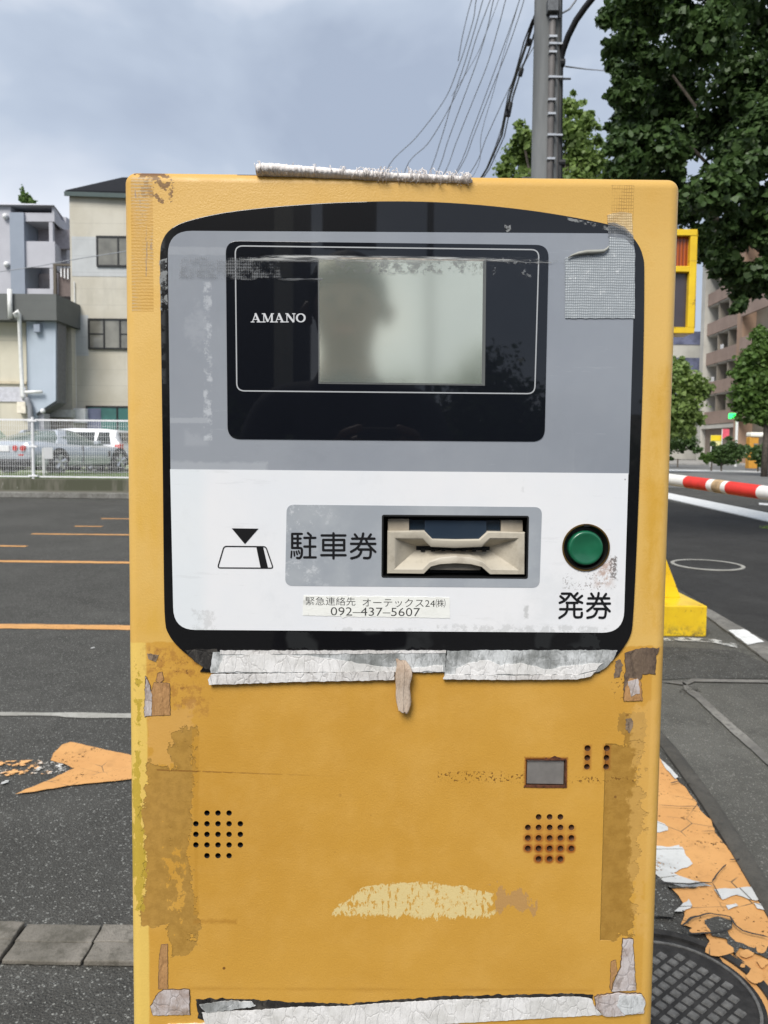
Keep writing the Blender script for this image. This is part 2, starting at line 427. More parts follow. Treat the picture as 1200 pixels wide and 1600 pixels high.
def ring(m, r0, r1, z0, z1, n=72):
    for i in range(n):
        a0 = 2 * pi * i / n; a1 = 2 * pi * (i + 1) / n
        m.add([(r0 * cos(a0), r0 * sin(a0), z1), (r1 * cos(a0), r1 * sin(a0), z1), (r1 * cos(a1), r1 * sin(a1), z1), (r0 * cos(a1), r0 * sin(a1), z1),
               (r0 * cos(a0), r0 * sin(a0), z0), (r1 * cos(a0), r1 * sin(a0), z0), (r1 * cos(a1), r1 * sin(a1), z0), (r0 * cos(a1), r0 * sin(a1), z0)],
              [(0, 1, 2, 3), (5, 4, 7, 6), (4, 0, 3, 7), (1, 5, 6, 2)])
ring(m, mr - .022, mr, .004, .0145); m.build('rim', M_iron, mh)
m = MB(); m.add([((mr - .036) * cos(2 * pi * i / n), (mr - .036) * sin(2 * pi * i / n), .0085) for i in range(n)], [tuple(range(n))])
m.add([((mr - .01) * cos(2 * pi * i / n), (mr - .01) * sin(2 * pi * i / n), .0055) for i in range(n)], [tuple(range(n))]); m.build('plate', M_iron, mh)
m = MB(); ring(m, mr - .054, mr - .047, .008, .0115)
s_ = .031; rot = radians(38); K = int(mr / s_) + 1
for i in range(-K, K + 1):
    for j in range(-K, K + 1):
        x, y = i * s_, j * s_
        if math.hypot(x, y) > mr - .082 or (-.26 < x < -.10 and -.10 < y < .0): continue
        q = .0105; c_ = [(x - q, y - q), (x + q, y - q), (x + q, y + q), (x - q, y + q)]
        R2 = lambda p: (p[0] * cos(rot) - p[1] * sin(rot), p[0] * sin(rot) + p[1] * cos(rot))
        c_ = [R2(p) for p in c_]; t_ = [(x + (px - x) , py) for px, py in c_]
        cx_, cy_ = R2((x, y))
        top = [(cx_ + (px - cx_) * .8, cy_ + (py - cy_) * .8, .0125) for px, py in c_]
        m.hexa([(px, py, .0080) for px, py in c_], top)
m.build('raised_grid', M_iron_w, mh)
c_ = G(1105, 884); m = MB(); ring(m, .33, .39, .003, .012); ring(m, 0.001, .32, .003, .010)
mm = empty('manhole_cover', (c_.x, c_.y, .0045), 0, 'flat round manhole cover with a pale ring in the dark driveway', 'manhole cover')
m = MB(); ring(m, .345, .385, .003, .012); m.build('rim', M_kerblight, mm)
m = MB(); ring(m, 0.0005, .343, .003, .009); m.build('plate', M_asph2, mm)

# --- parking bay lines on the left
def hline(x0, y0, x1, y1, wid, mat=M_orange, ex=0, z=.004):
    a = G(x0, y0); b = G(x1, y1); d = (b - a).normalized(); a = a - d * ex * 0; b = b + d * ex
    nn = Vector((-d.y, d.x, 0)) * wid / 2
    sheet('bay_line', jag([(a - nn).xy, (b - nn).xy, (b + nn).xy, (a + nn).xy], .014, .05, a.y), mat, z)
hline(-250, 874.5, 205, 879.5, .13, ex=4.5)
hline(-300, 975, 205, 981.5, .13, ex=2.0)
hline(50, 834.5, 205, 836, .11, ex=5)
hline(-300, 848, 42, 854, .10)
hline(158, 810.5, 205, 811, .10, ex=4)
hline(117, 822.5, 160, 823, .10)
hline(-300, 1112, 208, 1119.5, .05, M_kerblight, 1.2)
sheet('direction_arrow', jag(gp((23, 1244), (75, 1222), (114, 1204), (100, 1196), (78, 1191), (86, 1177), (97, 1166), (110, 1162), (128, 1166), (207, 1183), (330, 1200), (420, 1204), (420, 1216), (330, 1219), (207, 1220), (113, 1230)), .006, .02, 3), M_orange, .008)
g = Mt('worn_line_residue', (.5, .5, .48), .6)
nn_ = g.noise(28, 6, .7); g.col(g.mix(g.noise(6, 3).ss(.45, .55), (.60, .58, .53), (.72, .38, .14))); g.alpha(nn_.ss(.50, .56))
sheet('worn_line', jag(gp((-40, 1190), (60, 1190), (112, 1196), (122, 1203), (105, 1210), (0, 1216), (-40, 1217)), .01, .03), g.m, .006)
for p_ in ((145, 1014), (8, 1225)):
    c_ = G(*p_); sheet('paint_fleck', [(c_.x + .012 * cos(t), c_.y + .018 * sin(t * 1.1)) for t in (0, 1, 2, 3, 4, 5)], M_white, .008)
# kerb stones crossing at the lower left
a = G(-420, 1448); b = G(210, 1459)
d_ = (b - a).normalized(); L_ = .205; nn = Vector((-d_.y, d_.x, 0))
p0 = G(-15, 1508); 
for i in range(-9, 3):
    q = G(128, 1511) + d_ * (i - 1) * L_
    for r_ in (0, 1):
        o_ = nn * (r_ * .072); l = L_ * (.995 if r_ == 0 else .995); s0 = q + o_ + d_ * .004 + d_ * (0 if r_ == 0 else -.004); 
        P = jag([s0.xy, (s0 + d_ * (l - .006)).xy, (s0 + d_ * (l - .006) + nn * .070).xy, (s0 + nn * .070).xy], .0035, .02, i * 2 + r_)
        kb = sheet('kerb_stone', P, M_kerb, .003, .012 + .003 * ((i * 7 + r_ * 3) % 3), bev=.003)

# --- retaining wall and platform behind the car park
M_kerbpale = concrete('kerb_concrete_pale', (.25, .245, .225), (.12, .115, .10), .8)
g = Mt('retaining_wall_concrete', (.28, .26, .2), .95)
x, y, z = g.xyz(); st = g.noise(2.2, 5, .7, (1, 1, .15)); 
c = g.mix(z.ss(.08, .20), (.30, .285, .25), (.075, .078, .050)); c = g.mix(st.ss(.45, .62) * .8, c, (.16, .15, .12))
c = g.mix(g.noise(5, 4, .6, (1.6, 1, .25)).ss(.62, .70) * z.ss(.4, .2) * .9, c, (.62, .60, .55))
g.col(c); M_rw = g.m
ZP = .44
m = MB(); m.box(-60, -5.0, 17.45, 17.75, 0, ZP)
m.build('retaining_wall', M_rw, bevel=.01); tag(bpy.data.objects['retaining_wall'], 'low stained concrete retaining wall along the far side of the car park', 'wall')
m = MB(); m.box(-60, -5.0, 17.25, 17.44, 0, .13); o = m.build('kerb', M_kerbpale, bevel=.015); o['kind'] = 'structure'
g = Mt('gravel_and_grass', (.15, .16, .09), .95)
g.col(g.mix(g.noise(1.3, 6, .65).ss(.42, .6), (.11, .17, .045), (.30, .29, .24))); g.bump(g.noise(40, 4), .02)
m = MB(); m.box(-60, -3, 17.76, 45, 0.0, ZP - .02); o = m.build('yard_ground', g.m); o['kind'] = 'structure'
# grass tufts behind the fence
gv = []; gf = []
for i in range(9000):
    x = rng.uniform(-16, -5.2); yy = 17.8 + abs(rng.normal(0, .5)); hh = rng.uniform(.05, .17); a = rng.uniform(0, 2 * pi); w_ = .012
    b = len(gv); gv += [(x, yy, ZP - .03), (x + w_ * cos(a), yy + w_ * sin(a), ZP - .03), (x + rng.normal(0, .04), yy + rng.normal(0, .04), ZP + hh)]; gf.append((b, b + 1, b + 2))
g = Mt('grass_blade', (.16, .24, .06), .8); M_grass = g.m
o = mesh_obj('grass', gv, gf, M_grass); tag(o, 'short green grass growing along the foot of the white mesh fence', 'grass', kind='stuff')
# small weeds by the kerb on the right
for wi, (px_, py_, lab_) in enumerate([(1197, 826, 'small green weed at the edge of the dark driveway on the right'), (1078, 1082, 'tiny dry weed in the pavement joint beside the machine')]):
    c_ = G(px_, py_); gv = []; gf = []
    for i in range(90):
        a = rng.uniform(0, 2 * pi); r = abs(rng.normal(0, .06 if wi == 0 else .025)); hh = rng.uniform(.01, .06 if wi == 0 else .012)
        bx, by = c_.x + r * cos(a), c_.y + r * sin(a); b = len(gv); w_ = .008
        gv += [(bx, by, .006), (bx + w_, by + .002, .006), (bx + rng.normal(0, .02), by + rng.normal(0, .02), .006 + hh)]; gf.append((b, b + 1, b + 2))
    o = mesh_obj('weed', gv, gf, M_grass if wi == 0 else M_kerbdark); tag(o, lab_, 'weed', kind='stuff')
# ================================================================== TICKET MACHINE
FD = .598                                            # distance of the machine's front face
TV = Vector((cos(YAW), sin(YAW), 0)); NV = Vector((sin(YAW), -cos(YAW), 0))
ZB = .12; XC = .0125; HW = .2216; DEP = .31
base = Vector((0, FD, 0)) + TV * XC; base.z = ZB
machine = empty('ticket_machine', base, YAW, 'large weathered yellow parking ticket machine filling the foreground, with torn tape and a green button', 'ticket machine')
def U(px, py):
    """point of the front face seen at a photo pixel, in the machine's own x, z"""
    d = ray(px, py); s = (NV.y * FD) / (NV.dot(d)); P = EYE + d * s
    return ((P.x - base.x) * TV.x + (P.y - base.y) * TV.y, P.z - ZB)
ZT = U(600, 270)[1]
PX = abs(U(700, 800)[0] - U(600, 800)[0]) / 100      # metres per photo pixel

def catm(pts, k=6, closed=True):
    n = len(pts); out = []
    for i in range(n if closed else n - 1):
        p = [pts[(i + j) % n] if closed else pts[max(0, min(n - 1, i + j))] for j in (-1, 0, 1, 2)]
        for q in range(k):
            t = q / k
            out.append(tuple(.5 * (2 * p[1][a] + (p[2][a] - p[0][a]) * t + (2 * p[0][a] - 5 * p[1][a] + 4 * p[2][a] - p[3][a]) * t * t + (-p[0][a] + 3 * p[1][a] - 3 * p[2][a] + p[3][a]) * t ** 3) for a in (0, 1)))
    if not closed: out.append(pts[-1])
    return out
def rrect(pts, r, k=8):
    """round the corners of a polygon given in pixels"""
    n = len(pts); out = []
    rr = r if isinstance(r, (list, tuple)) else [r] * n
    for i in range(n):
        a, b, c = Vector(pts[i - 1]), Vector(pts[i]), Vector(pts[(i + 1) % n])
        u = (a - b).normalized(); v = (c - b).normalized(); R0 = rr[i]
        if R0 <= 0: out.append(tuple(b)); continue
        p0 = b + u * R0; p2 = b + v * R0
        for q in range(k + 1):
            t = q / k; out.append(tuple(p0 * (1 - t) ** 2 * 1 + b * 2 * t * (1 - t) + p2 * t * t))
    return out
def plate(name, pts, y0, y1, mat, parent=machine, bevel=0, seg=2, xy=False, mb=None):
    """flat piece on the front face: outline in photo pixels, from depth y0 (back) to y1 (front, negative = towards the viewer)"""
    P = [U(*p) if not xy else p for p in pts]
    m = mb or MB(); m.prism([Vector((x, y0, z)) for x, z in P], (0, y1 - y0, 0))
    if mb: return None
    return m.build(name, mat, parent, bevel=bevel, seg=seg)

# ---------------- paint of the body
g = Mt('machine_yellow_paint', (.6, .36, .07), .42, 0, .45)
x, y, z = g.xyz()
def bx(x0, y0, x1, y1, soft=.0006, jit=None):
    a = U(x0, y0); b = U(x1, y1); return g.box(x, z, min(a[0], b[0]), max(a[0], b[0]), min(a[1], b[1]), max(a[1], b[1]), soft, jit)
nb = g.noise(3.2, 5, .6); nm = g.noise(22, 5, .65); nf = g.noise(110, 4, .7); nff = g.noise(420, 3, .6)
nst = g.noise(26, 5, .7, (1.0, 1, .35)); nhz = g.noise(40, 4, .7, (.25, 1, 1.4))
LOW = h((203, 155, 68)); LOW2 = h((192, 143, 58)); UP = h((213, 173, 95)); UP2 = h((206, 162, 76))
zsplit = U(228, 1004)[1]
low = g.mix(nb.ss(.35, .68), LOW2, LOW); low = g.mix(nm.ss(.4, .75) * .35, low, h((212, 166, 84)))
up = g.mix(nb.ss(.4, .7), UP, UP2); up = g.mix(nm.ss(.5, .75) * .4, up, h((206, 158, 62)))
upm = (z + (nm - .5) * .010 + (nf - .5) * .003).ss(zsplit - .0006, zsplit + .0006)
c = g.mix(upm, low, up)
c = g.mix((z + (nb - .5) * .03).ss(U(600, 420)[1], U(600, 300)[1]) * .55, c, h((196, 152, 70)))  # shade below the tape roll, put into the colour as darkening towards the top
# front corner strips: paler yellow on the lower part
edgeL = (x + (nst - .5) * .004).ss(U(230, 1200)[0] + .001, U(230, 1200)[0] - .001); edgeR = x.ss(U(1012, 1200)[0], U(1016, 1200)[0])
c = g.mix(edgeL * upm.inv() * .85, c, h((222, 190, 100)))
c = g.mix(edgeR * upm.inv() * .5, c, h((214, 172, 92)))
# yellow grime on the right flank, upper half
c = g.mix(bx(1004, 560, 1046, 1000, .012) * nst.ss(.38, .62) * .75, c, h((196, 148, 40)))
c = g.mix(bx(196, 600, 262, 1000, .012) * nst.ss(.42, .62) * .45, c, h((205, 160, 60)))
# left brown band, ragged
J = (nm - .5) * .036 + (nf - .5) * .022 + (nst - .5) * .026
JV = (nst - .5) * .030 + (nf - .5) * .012
bandL = bx(262, 1140, 304, 1500, .0006, J).max(bx(226, 1190, 268, 1440, .0006, J + .001))
hole = (nst - .5 + (nf - .5) * .5).ss(.11, .125) * bx(244, 1225, 300, 1480, .006)
c = g.mix(bandL * (hole.inv()), c, g.mix(nf.ss(.36, .62), h((160, 122, 56)), h((174, 134, 64))))
olive = bx(206, 1170, 226, 1425, .0005, (nf - .5) * .016 + (nst - .5) * .040).max(bx(208, 1040, 226, 1190, .0005, (nf - .5) * .030 - .004))
c = g.mix(olive * .85, c, h((178, 152, 52)))
# right brown band
bandR = bx(946, 1162, 993, 1470, .0005, ((nm - .5) * .040 + (nf - .5) * .024 + (nhz - .5) * .02) * (x.ss(U(955, 1300)[0], U(972, 1300)[0])) + (nf - .5) * .0012)
bandR2 = bx(970, 1118, 1000, 1168, .0005, J)
holeR = (nm - .5 + (nhz - .5) * .6).ss(.13, .15) * bx(960, 1290, 1000, 1460, .006)
c = g.mix(bandR.max(bandR2) * holeR.inv(), c, g.mix(nf.ss(.36, .62), h((156, 117, 50)), h((168, 128, 58))))
c = g.mix(bx(300, 1140, 312, 1430, .0016, (nst - .5) * .012) * .55, c, h((182, 134, 50)))
# speckled scuff rows
sc1 = bx(678, 1202, 822, 1226, .0035) .max(bx(888, 1210, 1000, 1226, .003))
c = g.mix(sc1 * nff.ss(.46, .42) * nf.ss(.42, .5), c, h((120, 84, 34)))
c = g.mix(bx(150, 1190, 300, 1204, .002) * 0, c, h((120, 84, 34)))
# thin scratch line at mid height
a0 = U(245, 1203); a1 = U(560, 1214); ln = (z - (x - a0[0]) * ((a1[1] - a0[1]) / (a1[0] - a0[0])) - a0[1] + (nf - .5) * .0016).abs()
c = g.mix(ln.ss(.0009, .0002) * (x.ss(a1[0], a0[0]) ) * x.gt(a0[0]) * nf.ss(.35, .5) * .9, c, h((128, 86, 34)))
# cream residue smear, with vertical runs
v_ = g.noise(75, 4, .75, (1, 1, .28)); arc = (x - U(650, 1400)[0]) * (x - U(650, 1400)[0]) * 2.4 + (v_ - .5) * .012
zt_ = U(650, 1378)[1]; zb_ = U(650, 1434)[1]
sm = (((z * -1) + zt_ - arc) .min(z - zb_ - .001 + (g.noise(90, 5, .8, (1, 1, .25)) - .5) * -.030) ) .min((x - U(519, 1425)[0]) * .8 - (z - zb_) * .9 + (nf - .5) * .012 + .004).min(U(770, 1400)[0] - x + (nf - .5) * .03)
smm = (sm + (nf - .5) * .006).ss(0, .0006) * (g.noise(330, 3, .7, (1, 1, .5)) + (v_ - .5) * .6).ss(.38, .46)
c = g.mix(smm * .92, c, h((216, 196, 140)))
sm2 = bx(768, 1388, 836, 1428, .001, (v_ - .5) * .055 + (nf - .5) * .02 - .002)
c = g.mix(sm2 * .85, c, h((178, 138, 88)))
# faint marks
for (q0, q1, q2, q3, kk) in ((262, 1026, 340, 1062, .9), (232, 1010, 262, 1050, .8), (955, 1030, 985, 1100, .9), (985, 1100, 1012, 1200, .7), (204, 1020, 222, 1200, .7), (268, 1066, 300, 1140, .6)):
    c = g.mix(bx(q0, q1, q2, q3, .006, (nm - .5) * .02) * nff.ss(.56, .60) * nf.ss(.46, .56) * kk, c, h((92, 64, 34)))
c = g.mix(bx(300, 1434, 372, 1446, .003, (nf - .5) * .008) * .5, c, h((160, 112, 40)))
c = g.mix(bx(290, 1540, 930, 1552, .004, (nm - .5) * .010) * .4, c, h((160, 112, 36)))
# peach coloured primer areas along the old tape line
c = g.mix(bx(226, 1100, 300, 1205, .001, J) * bandL.inv() * .5, c, h((206, 160, 92)))
c = g.mix(bx(990, 1100, 1014, 1470, .004, J) * .5, c, h((212, 168, 94)))
c = g.mix(bx(226, 1005, 330, 1120, .010, J) * nf.ss(.45, .60) * .5, c, h((150, 100, 50)))
# rust around the right hand speaker holes and the vent
sx = abs(U(841.6, 1309)[0] - U(824.8, 1309)[0]); cx0, cz0 = U(858.8, 1309.2); sz = abs(U(858, 1309.2)[1] - U(858, 1325.6)[1])
fx = ((x - cx0) / sx + 50.5).fract() - .5; fz = ((z - cz0) / sz + 50.5).fract() - .5
dd = ((fx * fx) * sx * sx + (fz * fz) * sz * sz).sqrt()
RR = ((x - cx0) * (x - cx0) + (z - cz0) * (z - cz0)).sqrt()
crn = ((x - cx0).abs() - 1.5 * sx).min((z - cz0).abs() - 1.5 * sz).ss(.0002, -.0002)
rust = (dd + (nff - .5) * .0012).ss(.0056, .0026) * crn * (((x - cx0).abs()).max((z - cz0).abs())).ss(2.5 * sx + .0002, 2.5 * sx - .0002)
c = g.mix(rust * z.ss(cz0 + .02, cz0 - .01) * .85, c, h((138, 66, 22)))
c = g.mix((RR.ss(.027, .010)) * .25, c, h((166, 96, 36)))
ru2 = bx(818, 1181, 888, 1233, .0022, (nff - .5) * .002)
c = g.mix(ru2 * .85, c, h((120, 62, 26)))
for hx in (918, 948):
    c = g.mix(bx(hx - 8, 1161, hx + 8, 1206, .0035) * .7, c, h((140, 78, 28)))
# chipped top left corner and top edge
chip = bx(226, 266, 264, 308, .0004, J * 1.2 - .003)
c = g.mix(chip * nf.ss(.47, .52), c, h((120, 86, 38)))
ztop = ZT - .0012
c = g.mix(z.gt(ZT - .0035 ) * bx(206, 262, 262, 300, .001) * nf.ss(.45, .52), c, h((110, 74, 36)))
c = g.mix(z.gt(ZT - .0022) * bx(368, 262, 470, 300, .001), c, h((86, 60, 40)))
# woven glue print of old tape, upper left
wv = ((z * 2500 + (nf - .5) * 6).sin() * .5 + .5); wv2 = ((x * 3300 + (nf - .5) * 3).sin() * .5 + .5)
tl = bx(203, 275, 241, 488, .0008, (nf - .5) * .0015)
c = g.mix(tl * (wv.ss(.55, .8) * .45 + .28), c, h((176, 130, 48)))
c = g.mix(tl * wv.ss(.35, .2) * nst.ss(.46, .60) * .8, c, h((176, 158, 126)))
grey = bx(205, 290, 240, 488, .002) * g.noise(60, 5, .75, (1, 1, .16)).ss(.56, .60)
c = g.mix(grey * .85, c, h((140, 122, 106)))
tr = bx(955, 288, 990, 345, .0006, (nf - .5) * .001)
c = g.mix(tr * (wv.ss(.8, .95).max(wv2.ss(.85, .97))) * nm.ss(.42, .55) * .7, c, h((130, 92, 36)))
# dark specks
spv = g.voro(46); c = g.mix(spv.ss(.075, .05) * g.noise(9, 2).ss(.55, .6) * .8, c, h((96, 58, 30)))
sp2 = g.voro(70); c = g.mix(sp2.ss(.06, .04) * g.noise(7, 2, off=(3, 1, 2)).ss(.6, .65) * z.gt(zsplit) * .8, c, h((214, 170, 30)))
g.col(c)
g.rough(g.lerp(nm.ss(.3, .7), .36, .55))
bpn = g.bump(g.noise(620, 2, .6) * .8 + g.noise(190, 3, .5) * .4 + g.noise(18, 3, .5) * 1.5, .00040, .6)
tn = g.t.nodes.new('ShaderNodeBump'); tn.inputs['Distance'].default_value = .0006; g.t.links.new((bandL.max(bandR) * -1).s, tn.inputs['Height']); g.t.links.new(bpn, tn.inputs['Normal']); g.t.links.new(tn.outputs[0], g.p.inputs['Normal'])
M_yel = g.m
M_hole = flat('hole_dark', (.012, .010, .009), .8, var=0)
M_rusthole = flat('hole_rusty', (.10, .045, .02), .8, var=.4, vs_=200)

# body: rounded box with drilled holes and a rectangular opening
bm = bmesh.new(); bmesh.ops.create_cube(bm, size=1)
for v in bm.verts: v.co = Vector((v.co.x * 2 * HW, DEP / 2 + v.co.y * DEP, ZT / 2 + v.co.z * ZT))
ed = [e_ for e_ in bm.edges if not (abs(e_.verts[0].co.z) < 1e-5 and abs(e_.verts[1].co.z) < 1e-5)]
bmesh.ops.bevel(bm, geom=ed, offset=.0095, segments=8, affect='EDGES', profile=.5)
me = bpy.data.meshes.new('body'); bm.to_mesh(me); bm.free(); me.materials.append(M_yel)
body = link(bpy.data.objects.new('body', me), machine)
holesL = [(cx_, cy_, 4.5) for j, cy_ in enumerate((1270.3, 1287.1, 1303.6, 1320.1, 1337)) for i, cx_ in enumerate((306.1, 323.4, 340.6, 357.9, 375.5)) if not ((j in (0, 4)) and (i in (0, 4)))]
holesR = [(cx_, cy_, 4.7) for j, cy_ in enumerate((1276.4, 1292.8, 1309.2, 1325.6, 1342)) for i, cx_ in enumerate((824.8, 841.6, 858.8, 875.6, 892.8)) if not ((j in (0, 4)) and (i in (0, 4)))]
holesV = [(918, 1169, 4.9), (917.6, 1184, 4.7), (917, 1198, 4.6), (948, 1169, 4.9), (947.6, 1184, 4.7), (947, 1198, 4.6)]
m = MB()
def cyl(m, px, py, r, y0, y1, mi, n=20):
    cx_, cz_ = U(px, py); m.prism([Vector((cx_ + r * cos(2 * pi * i / n), y0, cz_ + r * sin(2 * pi * i / n))) for i in range(n)], (0, y1 - y0, 0), mi)
for q in holesL: cyl(m, q[0], q[1], q[2] * PX, -.005, .010, 1)
for q in holesR + holesV: cyl(m, q[0], q[1], q[2] * PX, -.005, .004, 2)
m.prism([Vector((U(*p)[0], -.005, U(*p)[1])) for p in ((822.5, 1185.5), (884, 1185.5), (883, 1229), (821.5, 1228))], (0, .0075, 0), 2)
cut = m.build('cutter', [M_yel, M_hole, M_rusthole])
cut.location = base; cut.rotation_euler = (0, 0, YAW)
me.materials.append(M_hole); me.materials.append(M_rusthole)
md = body.modifiers.new('holes', 'BOOLEAN'); md.operation = 'DIFFERENCE'; md.object = cut; md.solver = 'EXACT'
bpy.context.view_layer.update()
me2 = bpy.data.meshes.new_from_object(body.evaluated_get(bpy.context.evaluated_depsgraph_get()))
body.modifiers.clear(); body.data = me2; me2.name = 'body'
bpy.data.objects.remove(cut)
bm = bmesh.new(); bm.from_mesh(me2)
for f in bm.faces: f.smooth = True
for e_ in bm.edges:
    if len(e_.link_faces) == 2 and e_.calc_face_angle(0) > radians(25): e_.smooth = False
bm.to_mesh(me2); bm.free()
print('body faces', len(me2.polygons))
m = MB(); m.box(-HW - .012, HW + .012, -.012, DEP + .012, -.005, .06); m.build('plinth', M_kerbdark, machine, bevel=.004)
M_ventplate = flat('vent_plate_grey', h((128, 124, 120)), .5, .2, var=.12, vs_=60)
plate('vent_plate', [(824.5, 1187.5), (882, 1187.5), (881, 1226.5), (823.5, 1225.5)], .0022, .0012, M_ventplate, bevel=.0003)
M_rustrag = flat('rusted_edge', h((84, 46, 26)), .9, var=.5, vs_=300)
plate('rusty_rim', jag([U(*p) for p in ((818, 1229.5), (885, 1230.5), (885, 1227.2), (820, 1226.2))], .0003, .001), 0, -.0008, M_rustrag, xy=True)
plate('rusty_rim', jag([U(*p) for p in ((821, 1186.5), (850, 1186.5), (853, 1183), (857, 1186), (866, 1181), (876, 1184), (885, 1186.5), (885, 1228), (882.8, 1228), (883, 1187.6), (821, 1187.4))], .0003, .001), 0, -.0007, M_rustrag, xy=True)

# ---------------- face plate layers
def glossy(name, col, rough=.35, coat=1.0, build=None):
    g = Mt(name, col, rough, 0, .15, coat, .02)
    return g
g = glossy('panel_black', (.006, .006, .008), .35)
x, y, z = g.xyz(); nf = g.noise(120, 4, .7); nm = g.noise(26, 5, .65)
a = U(355, 1012); b = U(940, 987)
res = g.box(x, z, a[0], b[0], a[1], b[1], .0006, (nm - .5) * .030 + (nf - .5) * .014 - .001) * g.noise(14, 3, off=(1, 2, 3)).ss(.48, .52)
c = g.mix(res, (.005, .005, .006), (.020, .021, .022))
a = U(258, 470); ed_ = (x.ss(U(262, 500)[0], U(256, 500)[0])) * z.gt(U(258, 600)[1]) * nf.ss(.45, .55)
c = g.mix(ed_ * .6, c, (.06, .062, .065))
c = g.mix(g.voro(60).ss(.05, .03) * g.noise(8, 1).ss(.5, .55), c, (.3, .3, .3))
g.col(c); gc = g.t.nodes; g.t.links.new((res.inv() * .9 + .1).s, g.p.inputs['Coat Weight'])
g.bump(nm * .5 + nf * .1, .0004, .25)
M_pblack = g.m
OUT = [(251, 395), (254, 378), (262, 364), (276, 353), (300, 344), (350, 333), (420, 324.5), (500, 318.5), (560, 316), (620, 315.2), (680, 316.5), (750, 321), (820, 328.5), (880, 337.5), (935, 348), (962, 355), (982, 366), (996, 382), (1004, 402), (1006, 430), (1004.5, 560), (999.5, 720), (993, 880), (988.5, 965), (985, 990), (975, 1009), (958, 1030), (936, 1045), (910, 1052), (640, 1050), (340, 1051), (318, 1041), (295, 1024), (276, 1007), (264, 990), (258.5, 970), (256.5, 900), (254.5, 700), (251, 440)]
fp = plate('face_plate', catm(OUT, 3), .001, -.0016, M_pblack, bevel=.0005, seg=3)

g = glossy('panel_grey', h((142, 146, 153)), .4, .8)
x, y, z = g.xyz(); nb = g.noise(4, 5, .6); nf = g.noise(140, 4, .7); nm = g.noise(26, 5, .65); nv = g.noise(40, 5, .7, (1, 1, .12))
c = g.mix(nb.ss(.3, .7), h((136, 141, 149)), h((150, 154, 160)))
# pale streaks left of the display
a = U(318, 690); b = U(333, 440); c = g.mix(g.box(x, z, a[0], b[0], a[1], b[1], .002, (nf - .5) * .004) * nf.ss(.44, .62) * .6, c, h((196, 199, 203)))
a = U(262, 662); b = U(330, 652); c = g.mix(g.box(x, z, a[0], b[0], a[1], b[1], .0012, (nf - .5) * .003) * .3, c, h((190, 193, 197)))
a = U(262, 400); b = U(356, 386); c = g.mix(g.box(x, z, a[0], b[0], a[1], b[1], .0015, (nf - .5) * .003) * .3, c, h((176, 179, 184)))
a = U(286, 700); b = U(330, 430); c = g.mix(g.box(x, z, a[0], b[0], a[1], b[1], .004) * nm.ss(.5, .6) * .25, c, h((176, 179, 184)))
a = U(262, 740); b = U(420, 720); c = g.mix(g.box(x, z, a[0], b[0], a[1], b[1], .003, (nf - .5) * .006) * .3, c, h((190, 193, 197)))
c = g.mix(nv.ss(.6, .75) * .12, c, h((180, 184, 190)))
c = g.mix(g.noise(9, 6, .75).ss(.50, .70) * .22, c, h((124, 128, 135)))
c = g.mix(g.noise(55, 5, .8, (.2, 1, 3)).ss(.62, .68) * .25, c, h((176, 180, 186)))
crn_ = g.noise(12, 5, .7).ss(.35, .7) * .14 + .02; g.t.links.new(crn_.s, g.p.inputs['Coat Roughness'])
g.col(c); g.bump(nm, .0003, .25)
M_pgrey = g.m
GREY = rrect([(263, 361.5), (992, 366), (981.5, 741), (267.5, 736)], [38, 34, 0, 0])
plate('grey_panel', GREY, -.0014, -.0019, M_pgrey)

g = glossy('panel_white', h((226, 227, 228)), .4, .7)
x, y, z = g.xyz(); nb = g.noise(5, 5, .6); nf = g.noise(150, 4, .7); nm = g.noise(30, 5, .65); nff = g.noise(520, 3, .6)
c = g.mix(nb.ss(.3, .7), h((230, 229, 229)), h((222, 224, 227)))
c = g.mix(x.ss(U(322, 850)[0] + .006, U(318, 850)[0] - .006) * .35, c, h((208, 218, 222)))
# grime round the button
a = U(876, 922); b = U(965, 866)
dirt = g.box(x, z, a[0], b[0], a[1], b[1], .002)
c = g.mix(dirt * nff.ss(.53, .60) * nm.ss(.40, .58) * .85, c, h((128, 120, 116)))
a = U(922, 922); b = U(964, 866)
c = g.mix(g.box(x, z, a[0], b[0], a[1], b[1], .010) * (nf.ss(.42, .60)) * .65, c, h((166, 124, 96)))
a = U(950, 905); b = U(964, 868)
c = g.mix(g.box(x, z, a[0], b[0], a[1], b[1], .002, (nf - .5) * .008) * nff.ss(.40, .52) * .8, c, h((96, 88, 84)))
# faint vertical ghost of old tape and stains
for (x0, y0, x1, y1, k) in ((817, 968, 826, 945, .6), (814, 770, 820, 740, .25), (300, 1000, 340, 950, .35), (680, 992, 950, 976, .4), (520, 992, 660, 980, .35)):
    a = U(x0, y0); b = U(x1, y1); c = g.mix(g.box(x, z, a[0], b[0], min(a[1], b[1]), max(a[1], b[1]), .003, (nf - .5) * .010) * nf.ss(.42, .58) * k, c, h((170, 170, 168)))
c = g.mix(g.voro(40).ss(.05, .035) * g.noise(10, 1).ss(.55, .6) * .7, c, h((120, 120, 120)))
c = g.mix(g.noise(30, 6, .8, (.35, 1, 3)).ss(.60, .66) * .10, c, h((150, 150, 150)))
c = g.mix(g.noise(12, 6, .75).ss(.52, .70) * .18, c, h((186, 190, 192)))
crn_ = g.noise(14, 5, .7).ss(.35, .7) * .12 + .02; g.t.links.new(crn_.s, g.p.inputs['Coat Roughness'])
g.col(c); g.bump(g.noise(60, 4, .6, (1, 1, .5)), .0005, .35)
M_pwhite = g.m
WHITE = rrect([(267, 733), (980.5, 739.5), (973, 987.8), (272.5, 983)], [0, 0, 34, 34])
plate('white_panel', WHITE, -.0014, -.0021, M_pwhite)

